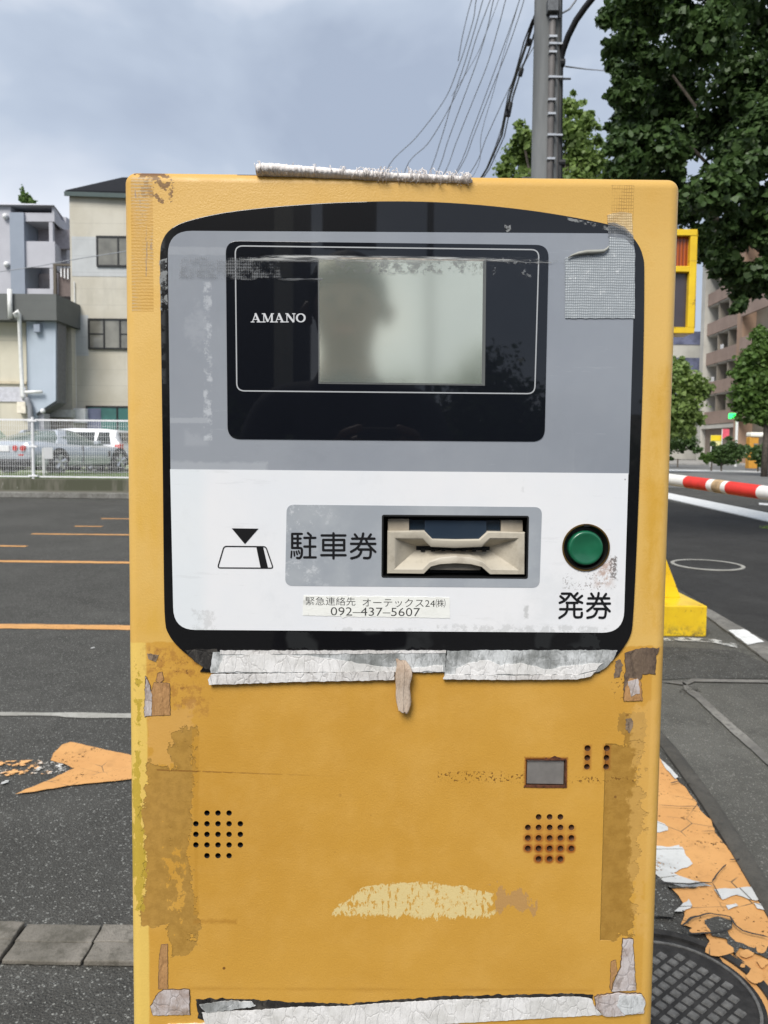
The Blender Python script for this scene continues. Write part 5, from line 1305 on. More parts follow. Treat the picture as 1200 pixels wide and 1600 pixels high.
sh = empty('rooftop_shrub', (cc.x, 37, cc.z - .6), 0, 'small straggly green shrub sticking up behind the white apartment roof', 'shrub')
leaf_obj('foliage', leaves(700, [(at(40, 309, 37), (.30, .3, .25), 2), (at(46, 317, 37), (.35, .3, .25), 2), (at(35, 300, 37), (.08, .1, .35), .6), (at(37, 312, 37), (.25, .2, .15), 1)], .10, 3), M_leafM, sh, sh.location)
m = MB(); m.tube([Vector((0, 0, -1)), (-.1, 0, .6), at(36, 296, 37) - sh.location], [.05, .03, .015], 6); m.build('stem', M_bark, sh)

# --- white mesh fence on the wall
YF = 17.6
fe = empty('mesh_fence', (at(53, 700, YF).x, YF, ZP), 0, 'white welded mesh fence panels with clamped posts on top of the retaining wall', 'fence')
zft = at(100, 656, YF).z; zfb = ZP + .03
xL_, xR_ = at(53, 700, YF).x - 4.0 * 2, at(53, 700, YF).x + 2.0 * 3
xs_ = at(53, 700, YF).x
for k in range(-4, 2):
    m = MB(); x0 = xs_ + k * 2.6; 
    nV = 48
    for i in range(nV): xx = x0 + 2.6 * (i + .5) / nV; m.box(xx - .0030, xx + .0030, YF - .003, YF + .003, zfb, zft)
    for zz in np.linspace(zfb + .02, zft - .02, 12): m.box(x0, x0 + 2.6, YF + .0035, YF + .0095, zz - .0024, zz + .0024)
    m.box(x0 + .03, x0 + 2.57, YF - .012, YF - .0035, zft - .03, zft + .012); m.box(x0 + .03, x0 + 2.57, YF - .012, YF - .0035, zfb, zfb + .035)
    bpart(m, 'mesh_panel', M_whitemetal, fe)
for k in range(-4, 3):
    x0 = xs_ + k * 2.6; m = MB(); m.tube([(x0, YF - .05, ZP - .05), (x0, YF - .05, zft + .06)], .032, 10); p_ = bpart(m, 'post', M_whitemetal, fe)
    for zz in (zft - .03, (zft + zfb) / 2 + .05, zfb + .04): m = MB(); m.box(x0 - .11, x0 + .11, YF - .095, YF - .02, zz - .02, zz + .02); bpart(m, 'clamp', M_whitemetal, p_)
for (px_, py0, py1, w_) in ((76, 700, 716, 0), ):
    a = at(68, 699, 17.9); b = at(82, 716, 17.9)
sg = empty('bay_sign', (at(75, 710, 17.95).x, 17.95, ZP), 0, 'small blank white plate on a thin post just behind the mesh fence', 'sign')
m = MB(); bxpx(m, 68, 699, 82, 717, 17.93, .02); bpart(m, 'plate', M_whitemetal, sg)
m = MB(); c_ = at(66, 735, 17.95); m.box(c_.x, c_.x + .06, 17.96, 18.0, ZP - .05, at(68, 700, 17.95).z); bpart(m, 'post', M_pipe, sg)

# ------------------------------------------------------------------ cars
M_silver_p = Mt('silver_car_paint', h((188, 194, 202)), .25, .35, .5, .6, .05).m
M_white_p = Mt('white_car_paint', h((228, 228, 230)), .3, .0, .5, .8, .05).m
M_carglass = Mt('car_glass', (.022, .028, .026), .10, 0, .5).m
M_carglassG = Mt('car_glass_green', h((128, 152, 132)), .1, 0, .8).m
M_tyre = flat('tyre_rubber', (.018, .018, .018), .8, var=0)
M_rim = flat('alloy_rim', h((190, 192, 196)), .3, .8, var=.1, vs_=30)
M_lampred = flat('tail_lamp_red', h((190, 50, 44)), .25, 0, .7, .5, var=.1, vs_=30)
M_trim = flat('black_trim', (.02, .02, .022), .6, var=0)
def loft(m, secs, mi=0, close=True):
    n = len(secs[0]); b = len(m.v)
    for s in secs: m.v += [tuple(p) for p in s]
    for i in range(len(secs) - 1):
        for k in range(n - 1):
            m.f.append((b + i * n + k, b + i * n + k + 1, b + (i + 1) * n + k + 1, b + (i + 1) * n + k)); m.mi.append(mi)
    if close:
        m.f.append(tuple(b + k for k in range(n))[::-1]); m.mi.append(mi); m.f.append(tuple(b + (len(secs) - 1) * n + k for k in range(n))); m.mi.append(mi)
def car_body(parent, prof, W, paint, name='body'):
    """prof: list of (x, z_bottom, z_belt, half width)"""
    secs = []
    for x_, zb, zt_, hw in prof:
        r = []
        for (fy, fz) in ((.0, 0), (.80, 0), (.93, .10), (.985, .35), (1.0, .60), (.97, .84), (.90, .96), (.74, 1.0), (.35, 1.02), (0, 1.03)):
            r.append((fy * hw, zb + (zt_ - zb) * fz))
        ring_ = [(x_, a_, c_) for a_, c_ in r] + [(x_, -a_, c_) for a_, c_ in r[::-1][1:-1]] + [(x_, 0, r[0][1])]
        secs.append(ring_)
    m = MB(); loft(m, secs); o = m.build(name, paint, parent, auto=40)
    sb = o.modifiers.new('s', 'SUBSURF'); sb.levels = sb.render_levels = 1
    return o
def wheel(parent, x_, y_, r, wd, sgn):
    m = MB(); n = 28
    def ringp(rr, yy): return [(x_ + rr * cos(2 * pi * i / n), yy, r + rr * sin(2 * pi * i / n)) for i in range(n)]
    secs = [ringp(r * .66, y_), ringp(r * .92, y_), ringp(r, y_ - sgn * .03), ringp(r, y_ - sgn * wd), ringp(r * .6, y_ - sgn * wd)]
    for s in secs: s.append(s[0])
    loft(m, secs, close=False); w_ = m.build('wheel', M_tyre, parent, auto=40)
    m = MB(); hub = Vector((x_, y_ - sgn * .03, r))
    secs = [ringp(r * .66, y_ - sgn * .004), ringp(r * .60, y_ - sgn * .02), ringp(r * .58, y_ - sgn * .08)]
    for s in secs: s.append(s[0])
    loft(m, secs, close=False)
    for k in range(5):
        a = 2 * pi * k / 5 + .3; m.tube([(x_ + .04 * cos(a), y_ - sgn * .02, r + .04 * sin(a)), (x_ + r * .62 * cos(a), y_ - sgn * .015, r + r * .62 * sin(a))], [.045, .06], 6)
    m.tube([(x_, y_ - sgn * .04, r), (x_, y_ + sgn * .003, r)], [.07, .05], 12)
    m.build('rim', M_rim, w_)
    m = MB(); m.add(ringp(r * .6, y_ - sgn * .09)[:n], [tuple(range(n))]); m.build('brake_shadow', M_trim, w_)
    m = MB(); m.add([(p[0] * 1.0, y_ - sgn * .012, p[2]) for p in [(x_ + (r + .055) * cos(pi * i / 14 - .0), 0, r + (r + .055) * sin(pi * i / 14)) for i in range(15)]], [tuple(range(15))])
    m.build('wheel_arch', M_trim, parent)
def glass_quad(m, pts, off=.0):
    m.add(pts, [tuple(range(len(pts)))])

# silver coupe, seen from its rear right
cw = at(93, 716, 19.5); phi = radians(72)
ca = Vector((cos(phi), sin(phi), 0)); lf = Vector((-sin(phi), cos(phi), 0))
o0 = Vector((cw.x, 19.5, ZP)) + lf * .88
coupe = empty('parked_car', (o0.x, o0.y, ZP + .02), phi, 'low silver coupe with round red tail lamps parked behind the mesh fence', 'car', 'cars parked behind the mesh fence')
# local x forward from the rear axle, y left
car_body(coupe, [(-.98, .34, .76, .62), (-.93, .24, .86, .80), (-.7, .20, .885, .88), (-.2, .18, .88, .90), (.5, .17, .82, .895), (1.2, .17, .80, .89), (1.9, .17, .79, .89), (2.4, .18, .76, .885), (2.9, .22, .68, .84), (3.25, .28, .58, .74), (3.42, .34, .48, .55)], .9, M_silver_p)
m = MB(); secs = []
for x_, zt_, hw, wt in ((-.75, .87, .60, .60), (-.25, 1.03, .66, .56), (.25, 1.16, .72, .56), (.65, 1.19, .74, .56), (.95, 1.17, .74, .55), (1.45, .98, .74, .56), (1.95, .78, .70, .60)):
    secs.append([(x_, hw + .04, .74), (x_, hw, max(.80, (zt_ + .80) / 2)), (x_, wt, zt_ - .03), (x_, wt * .7, zt_), (x_, -wt * .7, zt_), (x_, -wt, zt_ - .03), (x_, -hw, max(.80, (zt_ + .80) / 2)), (x_, -hw - .04, .74)])
loft(m, secs); m.build('cabin_glass', Mt('coupe_glass', (.13, .17, .155), .10, 0, .5).m, coupe, auto=50)
m = MB(); 
for i_, (sec0, sec1) in enumerate(((2, 4),)):
    A, B = secs[2], secs[4]; M_ = secs[3]
    up_ = lambda p: (p[0], p[1] * 1.015, p[2] + .012)
    P = [[up_(p) for p in s_[2:6]] for s_ in (A, M_, B)]
    loft(m, P, close=False)
m.build('roof', M_silver_p, coupe, auto=50)
m = MB()
for sg_ in (1, -1):   # b-pillar and belt
    m.hexa([(.02, sg_ * .80, .80), (.40, sg_ * .80, .80), (.40, sg_ * .70, .80), (.02, sg_ * .70, .80)], [(.26, sg_ * .62, 1.17), (.52, sg_ * .62, 1.18), (.52, sg_ * .50, 1.19), (.26, sg_ * .50, 1.18)])
m.build('pillar', M_silver_p, coupe)
m = MB()
for sg_ in (1, -1): m.box(1.35, 1.5, sg_ * .84 if sg_ > 0 else -1.0, 1.0 if sg_ > 0 else -.84, .80, .90)
m.build('mirror', M_silver_p, coupe, bevel=.02)
for yy in (.62, .38, -.38, -.62):
    m = MB(); m.tube([(-.90, yy, .69), (-1.0, yy, .69)], [.085, .075], 16); t_ = m.build('tail_lamp', M_lampred, coupe, auto=40)
m = MB(); m.box(-1.0, -.9, -.20, .20, .60, .76); m.build('number_plate', M_whitemetal, coupe, bevel=.01)
m = MB(); m.box(-.98, -.80, -.78, .78, .22, .42); m.build('rear_bumper_shadow', M_trim, coupe, bevel=.03)
m = MB()
for yy in (.55, -.55): m.box(-.975, -.9, yy - .08, yy + .08, .50, .54)
m.build('reflector', M_lampred, coupe)
for sg_ in (1, -1):
    for x_ in (0, 2.44): wheel(coupe, x_, sg_ * .905, .325, .24, sg_)
m = MB()
for sg_ in (1, -1): m.box(1.95, 2.02, sg_ * .80 if sg_ > 0 else -.905, .905 if sg_ > 0 else -.80, .45, .62); m.box(.9, .905, sg_ * .85 if sg_ > 0 else -.90, .90 if sg_ > 0 else -.85, .3, .78)
m.build('side_vent', M_trim, coupe)

# white wagon behind
xw = at(206, 690, 24.0).x
wag = empty('parked_car', (xw - .85, 24.0, ZP - .10), pi - radians(4), 'white station wagon with dark side windows parked behind the silver coupe', 'car', 'cars parked behind the mesh fence')
def body_wagon(root, paint, hgt=1.42, Lf=3.4, Lr=.85, hw=.84, belt=.92, wb=2.6, glassm_=None, hood=True):
    car_body(root, [(-Lr, .35, belt - .05, hw * .86), (-Lr + .1, .24, belt, hw * .96), (0, .2, belt, hw), (1.2, .2, belt, hw), (2.0, .2, belt - .02, hw), (2.5, .2, belt - .06, hw * .99), (3.0, .24, belt - .14, hw * .95), (Lf, .32, belt - .26, hw * .82)], hw, paint)
    m = MB(); secs = []
    for x_, zt_, wt in ((-Lr + .04, belt + .02, hw * .80), (-Lr + .22, hgt - .06, hw * .74), (-.1, hgt, hw * .76), (.8, hgt + .01, hw * .77), (1.35, hgt - .03, hw * .76), (2.15, belt - .03, hw * .78)):
        secs.append([(x_, hw * .93, belt - .08), (x_, (hw * .93 + wt) / 2 + .02, (belt + zt_) / 2), (x_, wt, zt_ - .05), (x_, wt * .85, zt_), (x_, -wt * .85, zt_), (x_, -wt, zt_ - .05), (x_, -(hw * .93 + wt) / 2 - .02, (belt + zt_) / 2), (x_, -hw * .93, belt - .08)])
    loft(m, secs); m.build('cabin', paint, root, auto=50)
    for sg_ in (1, -1):
        for (xa_, xb_, xc_, xd_) in ((-Lr + .34, -.06, -.10, -Lr + .42), (.02, .80, .78, .02), (.88, 1.86, 1.36, .88)):
            m = MB(); z0_, z1_ = belt + .02, hgt - .12
            yy = lambda z_: sg_ * (hw * .93 + (hw * .76 - hw * .93) * ((z_ - belt + .08) / (hgt - .05 - belt + .08)) + .045)
            m.prism([Vector((a_, yy(z_), z_)) for a_, z_ in ((xa_, z0_), (xb_, z0_), (xc_, z1_), (xd_, z1_))], (0, -sg_ * .05, 0)); m.build('side_window', glassm_ or M_carglass, root)
        m = MB(); m.box(-Lr - .0, -Lr + .2, min(sg_ * hw * .99, sg_ * hw * .62), max(sg_ * hw * .99, sg_ * hw * .62), belt - .20, belt + .02); m.build('tail_lamp', M_lampred, root, bevel=.03)
        for x_ in (0, wb): wheel(root, x_, sg_ * (hw + .01), .31, .2, sg_)
    m = MB(); m.prism([Vector((x_, y_, z_)) for x_, y_, z_ in ((2.06, hw * .7, belt + .04), (2.06, -hw * .7, belt + .04), (1.44, -hw * .66, hgt - .09), (1.44, hw * .66, hgt - .09))], (.035, 0, .03)); m.build('windscreen', glassm_ or M_carglass, root)
    m = MB(); m.prism([Vector((x_, y_, z_)) for x_, y_, z_ in ((-Lr + .02, -hw * .7, belt + .06), (-Lr + .02, hw * .7, belt + .06), (-Lr + .17, hw * .66, hgt - .14), (-Lr + .17, -hw * .66, hgt - .14))], (-.03, 0, .02)); m.build('rear_window', M_carglass, root)
    m = MB(); m.box(-Lr - .03, -Lr + .12, -hw * .8, hw * .8, .32, .42); m.box(Lf - .12, Lf + .01, -hw * .6, hw * .6, .36, .50); m.build('bumper_trim', M_trim, root, bevel=.02)
    m = MB(); m.box(1.45, 1.6, hw * .92, hw * 1.12, belt, belt + .12); m.box(1.45, 1.6, -hw * 1.12, -hw * .92, belt, belt + .12); m.build('mirror', paint, root, bevel=.03)
body_wagon(wag, M_white_p)
xm = at(62, 690, 26.2).x
van = empty('parked_car', (xm - 3.4, 26.0, ZP - .05), 0, 'white car with greenish windows partly cut by the left edge, behind the silver coupe', 'car', 'cars parked behind the mesh fence')
body_wagon(van, M_white_p, hgt=1.72, belt=.98, glassm_=M_carglassG)
# ================================================================== RIGHT BACKGROUND
# --- yellow warning light post behind the machine
g = Mt('signal_yellow_paint', h((232, 194, 34)), .45, 0, .4, .2); x, y, z = g.xyz()
c = g.mix(g.noise(6, 5, .6).ss(.35, .7), h((234, 198, 36)), h((220, 180, 34))); c = g.mix(g.noise(24, 5, .75).ss(.60, .68) * .8, c, h((140, 104, 44)))
c = g.mix(z.ss(.12, .0) * g.noise(30, 5, .7).ss(.42, .6) * .8, c, h((96, 84, 60))); g.col(c); M_ypaint = g.m
YS = 5.3
xs0 = at(1008, 900, YS).x
sp_ = empty('warning_light_post', (xs0, YS, 0), 0, 'yellow post carrying an orange and a dark lamp, just right of the ticket machine', 'warning light')
def lb(m, name, mats, root, parent=None, **k):
    o = m.build(name, mats, parent or root, **k); o.data.transform(Matrix.Translation(-Vector(root.location))); return o
zt_ = at(1085, 362, YS).z; zb_ = at(1085, 523, YS).z; xr_ = at(1082, 440, YS).x; wbx = .40; xl_ = xr_ - wbx
m = MB(); m.tube([(xs0, YS + .08, .1), (xs0, YS + .08, zt_ - .1)], .055, 14); lb(m, 'pole', M_ypaint, sp_, smooth=True)
zm0 = at(1085, 419, YS).z; zm1 = at(1085, 428, YS).z; fw = .048
m = MB()
for (x0, x1, z0, z1) in ((xl_, xr_, zt_ - .042, zt_), (xl_, xr_, zb_, zb_ + .042), (xl_, xl_ + fw, zb_ + .042, zt_ - .042), (xr_ - fw, xr_, zb_ + .042, zt_ - .042), (xl_ + fw, xr_ - fw, zm1, zm0)):
    m.box(x0, x1, YS - .06, YS + .12, z0, z1)
m.box(xl_ + .005, xr_ - .005, YS + .10, YS + .13, zb_ + .005, zt_ - .005)
lb(m, 'lamp_box', M_ypaint, sp_, bevel=.004)
g = Mt('orange_lens', h((150, 66, 10)), .25, 0, .6, .5); x, y, z = g.xyz(); g.bump(((x * 260).sin()) * .5 + .5, .004); g.col(g.mix(((x * 260).sin() * .5 + .5), h((120, 46, 6)), h((176, 84, 14)))); 
m = MB(); m.box(xl_ + fw, xr_ - fw, YS - .02, YS + .02, zm0, zt_ - .042); lb(m, 'orange_lens', g.m, sp_)
m = MB(); m.box(xl_ + fw, xr_ - fw, YS - .02, YS + .02, zb_ + .042, zm1); lb(m, 'dark_lens', flat('dark_lens', h((66, 60, 66)), .35, 0, .5, .4, var=.08), sp_)
# foot with gussets
xr2 = at(1105, 960, YS - .25).x; f0 = at(1105, 947, YS - .25).z; f1 = 0.0
m = MB(); m.box(xs0 - (xr2 - xs0), xr2, YS - .25, YS + .45, 0.004, f0); lb(m, 'foot', M_ypaint, sp_, bevel=.008)
m = MB()
for sgn in (1, -1):
    P = [Vector((xs0, 0, f0 + .38)), Vector((xs0 + sgn * .12, 0, f0 + .38)), Vector((xs0 + sgn * .275, 0, f0)), Vector((xs0, 0, f0))]
    m.prism([Vector((p.x, YS + .03, p.z)) for p in P], (0, .04, 0))
m.box(xs0 - .12, xs0 + .12, YS + .0, YS + .16, f0, f0 + .39)
lb(m, 'gusset', M_ypaint, sp_, bevel=.004)

# --- barrier gate: cabinet hidden behind the machine, striped arm to the right
ga = Vector((at(880, 748, 4.55).x, 4.55, 0)); 
gate = empty('barrier_gate', ga, 0, 'barrier gate with a red and white striped boom reaching to the right edge', 'barrier gate')
m = MB(); m.box(ga.x - .2, ga.x + .13, 4.4, 4.72, 0, 1.02); lb(m, 'cabinet', M_ypaint, gate, bevel=.015)
P0 = at(900, 736, 4.6); Pa = at(1045, 749, 4.15); Pb = at(1200, 770.5, 3.35); 
d_ = (Pb - Pa); dirn = d_.normalized()
g = Mt('boom_red', h((214, 52, 44)), .55, 0, .4); g.col(g.mix(g.noise(20, 4).ss(.4, .7), h((220, 54, 46)), h((202, 50, 42)))); M_red = g.m
M_bwhite = flat('boom_white', h((224, 222, 216)), .6, var=.07, vs_=20)
M_btapeB = flat('boom_tape_brown', h((176, 148, 112)), .7, var=.3, vs_=30)
def bp(px):
    """point on the boom axis at a pixel column"""
    t = (px - 1045) / 155.0
    # solve for the parameter whose projection has that column
    lo, hi = -3.0, 6.0
    for _ in range(50):
        mid = (lo + hi) / 2; p = Pa + d_ * mid - EYE; col = PCX + FPX * p.dot(CR) / p.dot(_F)
        if col < px: lo = mid
        else: hi = mid
    return Pa + d_ * lo
RB = .0325
start = bp(900)
segs = [(900, 1075, M_bwhite), (1075, 1111, M_red), (1111, 1120, M_bwhite), (1120, 1133.5, M_btapeB), (1133.5, 1141, M_bwhite), (1141, 1190, M_red), (1190, 1262, M_bwhite), (1262, 1345, M_red), (1345, 1440, M_bwhite)]
for i, (x0, x1, mt_) in enumerate(segs):
    a_, b_ = bp(x0), bp(x1); m = MB()
    r_ = RB * (1.04 if mt_ is M_btapeB else (1.0 if mt_ is M_red else .985)); m.tube([a_, b_], r_, 22)
    nm_ = 'boom_tape' if mt_ is M_btapeB else 'boom_stripe'
    lb(m, nm_, mt_, gate, auto=50)

# --- utility pole with conduits and the cable that bends away
YP = 9.0
g = Mt('pole_concrete', h((112, 114, 114)), .8, 0, .3); n_ = g.noise(3, 5, .6, (1, 1, .15)); g.col(g.mix(n_.ss(.4, .65), h((100, 102, 102)), h((124, 126, 126)))); M_pole = g.m
M_steel = flat('pole_steel', h((96, 98, 100)), .5, .5, var=.2, vs_=20)
M_conduit = flat('conduit_grey', h((106, 102, 100)), .6, var=.1)
M_cable = flat('cable_black', (.015, .015, .017), .5, var=0)
pb = at(852, 275, YP); pt = at(857, 0, YP); dxz = (pt.x - pb.x) / (pt.z - pb.z)
def pole_at(z): return Vector((pb.x + (z - pb.z) * dxz, YP, z))
up_ = empty('utility_pole', (pole_at(0).x, YP, 0), 0, 'tall grey utility pole with conduits rising behind the machine top', 'utility pole')
m = MB(); m.tube([pole_at(0), pole_at(4), pole_at(8), pole_at(12)], [.178, .168, .158, .145], 28); lb(m, 'pole', M_pole, up_, smooth=True)
def cnd(px0, px1, r, yo, mat, name, top=11.5):
    a_ = at(px0, 275, YP + yo); b_ = at(px1, 0, YP + yo); d2 = (b_ - a_) / (b_.z - a_.z); m = MB()
    m.tube([a_ + d2 * (0.1 - a_.z), a_ + d2 * (top - a_.z)], r, 12); return lb(m, name, mat, up_, smooth=True), a_, d2
cnd(859, 864, .040, -.16, M_conduit, 'conduit'); cnd(868, 871, .032, -.10, M_conduit, 'conduit')
m = MB()
for py_ in (30, 60, 71, 84, 123, 158, 180, 213, 250):
    c_ = at(864 - (py_) * .017, py_, YP - .16); m.box(c_.x - .045, c_.x + .045, YP - .215, YP - .12, c_.z - .012, c_.z + .012)
    if py_ in (71, 123, 213): c2 = at(871, py_, YP - .1); m.box(c2.x - .04, c2.x + .05, YP - .15, YP - .06, c2.z - .01, c2.z + .01)
lb(m, 'conduit_clamp', flat('clamp_bright', h((190, 192, 194)), .35, .6, var=.1), up_)
m = MB(); c_ = at(863, 8, YP - .2); m.box(c_.x - .06, c_.x + .06, YP - .26, YP - .14, c_.z - .09, c_.z + .05); m.tube([c_ + Vector((-.03, 0, .05)), c_ + Vector((.02, -.02, .18)), c_ + Vector((.09, 0, .1)), c_ + Vector((.1, .05, -.12))], .02, 6)
lb(m, 'bracket', M_steel, up_, bevel=.004)
m = MB(); m.tube([at(876, 700, YP - .05), at(875, 275, YP - .05), at(875, 180, YP - .05), at(876, 105, YP - .05)], .030, 10)
m.tube([at(876, 106, YP - .05), at(876.5, 92, YP - .05), at(880, 78, YP - .1), at(888, 56, YP - .2), at(900, 32, YP - .3), at(914, 12, YP - .4), at(930, -8, YP - .5), at(965, -40, YP - .7), at(1030, -80, YP - 1.0)], .036, 10)
lb(m, 'bent_cable', M_cable, up_, smooth=True)
m = MB(); 
for py_ in (98, 255): c_ = at(875, py_, YP - .05); m.tube([c_ + Vector((-.06, 0, 0)), c_ + Vector((.055, 0, 0))], .045, 10)
lb(m, 'cable_clamp', M_cable, up_)
m = MB()
for k in range(7):
    z_ = 2.2 + k * 1.15; m.tube([pole_at(z_) + Vector((.15 * (1 if k % 2 else -1) , 0, 0)), pole_at(z_) + Vector((.28 * (1 if k % 2 else -1), 0, 0))], .012, 6)
lb(m, 'foot_peg', M_steel, up_)
m = MB(); c_ = pole_at(9.6); m.box(c_.x - .9, c_.x + .9, YP - .28, YP - .19, 9.55, 9.65); m.box(c_.x - .7, c_.x + .7, YP - .28, YP - .19, 8.75, 8.85); lb(m, 'crossarm', M_steel, up_, bevel=.005)

# --- bundle of overhead wires fanning from the pole
def wirecurve(pts, r=.011, mat=None, n=18):
    """pts: (px, py) list bottom..top; distances run from far to near"""
    return pts
W = [  # (bottom x, y), (mid x, y), (top x, y at frame edge or above)
    ([(604, 268), (650, 215), (692, 160), (716, 105), (737, 40), (744, 0), (760, -90)], 'g'),
    ([(634, 264), (668, 225), (697, 178), (724, 122), (744, 60), (766, 0), (800, -90)], 'g'),
    ([(672, 268), (690, 215), (706, 160), (724, 105), (742, 45), (756, -5), (785, -90)], 'g'),
    ([(683, 270), (700, 220), (722, 160), (744, 100), (760, 50), (771, 0), (795, -90)], 'g'),
    ([(695, 270), (712, 225), (738, 160), (760, 105), (778, 45), (790, 0), (815, -90)], 'g'),
    ([(716, 262), (738, 205), (762, 140), (784, 80), (800, 35), (814, -8), (835, -90)], 'g'),
    ([(719, 262), (740, 212), (764, 150), (790, 85), (806, 40), (821, -8), (840, -90)], 'g'),
    ([(736, 268), (760, 215), (785, 160), (806, 118), (830, 80), (850, 40)], 'g'),
    ([(716, 95), (722, 60), (730, 25), (738, -5), (750, -80)], 'g'),
    ([(742, 270), (752, 210), (772, 140), (788, 80), (806, 20), (816, -20), (832, -90)], 'f'),
    ([(760, 270), (775, 225), (795, 165), (815, 110), (836, 70), (850, 50)], 'f'),
    ([(706, 150), (740, 95), (762, 45), (779, 0), (800, -60)], 'f')]
C0 = at(850, -150, YP)
for i, (pts, k) in enumerate(W):
    far = (596 + (i % 6) * 2.4, 487 - (i // 6) * 5)
    if pts[0][1] > 200: pts = [far, (far[0] * .45 + pts[0][0] * .55, 345)] + pts
    n = len(pts); P = []
    for j, (px_, py_) in enumerate(pts):
        t = j / (n - 1); Y = 78 * (1 - t) ** 1.5 + 9.3 * (1 - (1 - t) ** 1.5); P.append(at(px_, py_, Y))
    P = [Vector(p) for p in P]; Q = []
    for a in range(len(P) - 1):
        p = [P[max(a - 1, 0)], P[a], P[a + 1], P[min(a + 2, len(P) - 1)]]
        for q in range(6):
            t = q / 6; Q.append(.5 * (2 * p[1] + (p[2] - p[0]) * t + (2 * p[0] - 5 * p[1] + 4 * p[2] - p[3]) * t * t + (-p[0] + 3 * p[1] - 3 * p[2] + p[3]) * t ** 3))
    Q.append(P[-1]); m = MB(); rs = [max(.007, (q - EYE).length * (.00052 if k == 'g' else .00036)) for q in Q]
    m.tube(Q, rs, 6); o = m.build('overhead_wire', M_wire, smooth=True)
    tag(o, 'thin grey overhead wire of the bundle fanning down from the utility pole', 'wire', 'overhead wires fanning from the utility pole')
# dark communications cable with splice boxes
P = [at(620, 470, 77), at(700, 360, 40), at(762, 262, 18), at(784, 212, 15.5), at(790, 180, 14), at(797, 150, 12.8), at(808, 112, 11.6), at(822, 70, 10.4), at(836, 25, 9.3)]
cb_ = empty('splice_cable', P[-1], 0, 'dark cable with black splice boxes hanging from the left side of the utility pole', 'cable')
m = MB(); m.tube(P, [.03, .025] + [.02] * 7, 8); m.tube([p + Vector((.05, 0, -.03 - .02 * sin(i * 2))) for i, p in enumerate(P)], .012, 6); m.tube([p + Vector((-.03, 0, .05 * sin(i * 3))) for i, p in enumerate(P)], .010, 6)
m.tube([P[4] + (P[5] - P[4]) * t + Vector((.012 * cos(t * 60), 0, .02 * sin(t * 60))) for t in np.linspace(0, 2.8, 60) if t <= 1] , .006, 4)
lb(m, 'cable', M_cable, cb_, smooth=True)
for (px_, py_, w_, h_, Y) in ((795, 171, 9, 20, 13.6), (814, 113, 7, 11, 11.6), (826, 66, 7, 9, 10.2)):
    c_ = at(px_, py_, Y); sc_ = Y / FPX; m = MB(); m.tube([c_ + Vector((-.2 * w_ * sc_, 0, -h_ / 2 * sc_)), c_ + Vector((.2 * w_ * sc_, 0, h_ / 2 * sc_))], w_ / 2 * sc_, 12); lb(m, 'splice_box', M_cable, cb_, bevel=.006)
for (a_, b_) in (((820, 15, 9.2), (826, -20, 9.0)),): pass
m = MB(); m.tube([at(884, 104, 9.2), at(915, 108, 12), at(950, 111, 16), at(1100, 118, 26)], .010, 5); o = m.build('service_wire', M_wire); tag(o, 'single thin wire running right from the utility pole into the tree', 'wire')
m = MB(); m.tube([at(864, 14, 8.8), at(876, 22, 9), at(890, 14, 9.2), at(900, 0, 9.4), at(905, -30, 9.6)], .012, 6); o = m.build('loop_wire', M_wire, smooth=True); tag(o, 'pale slack wire looping at the top right of the utility pole', 'wire')

# --- trees
def tree(label, base_, trunk, limbs, clumps, n, size, mat, seed, group=None, shell=.5, tr=.12, name='tree'):
    r_ = empty(name, base_, 0, label, 'tree', group)
    m = MB(); m.tube([Vector(p) - Vector(base_) for p in trunk], [tr * (1 - .6 * i / max(1, len(trunk) - 1)) for i in range(len(trunk))], 10)
    top = Vector(trunk[-1])
    for l in limbs: m.tube([Vector(p) - Vector(base_) for p in l], [tr * .18 * (1 - .6 * i / (len(l) - 1)) for i in range(len(l))], 6)
    m.build('trunk', M_bark, r_, smooth=True)
    leaf_obj('crown', leaves(n, clumps, size, seed, shell=shell), mat, r_, base_); return r_
def cl_px(L, Y, depth=.8, wt=None, sat=True):
    if sat:
        rs = np.random.default_rng(int(sum(l[0] for l in L)) % 9999); L2 = []
        for a, b, c_, d in L:
            L2.append((a, b, c_ * .86, d))
            for _ in range(3):
                t = rs.uniform(0, 2 * pi); q = rs.uniform(.75, 1.1); L2.append((a + cos(t) * c_ * q, b + sin(t) * c_ * q, c_ * rs.uniform(.16, .34), d + rs.uniform(-.3, .3)))
        L = L2
    """clump list (px, py, radius px, dY)"""
    out = []
    for (px_, py_, r_, dy) in L:
        YY = Y + dy; c_ = at(px_, py_, YY); R_ = r_ * YY / FPX; out.append((c_, (R_, R_ * depth, R_ * .8), r_ ** 1.6))
    return out
YT = 9.2
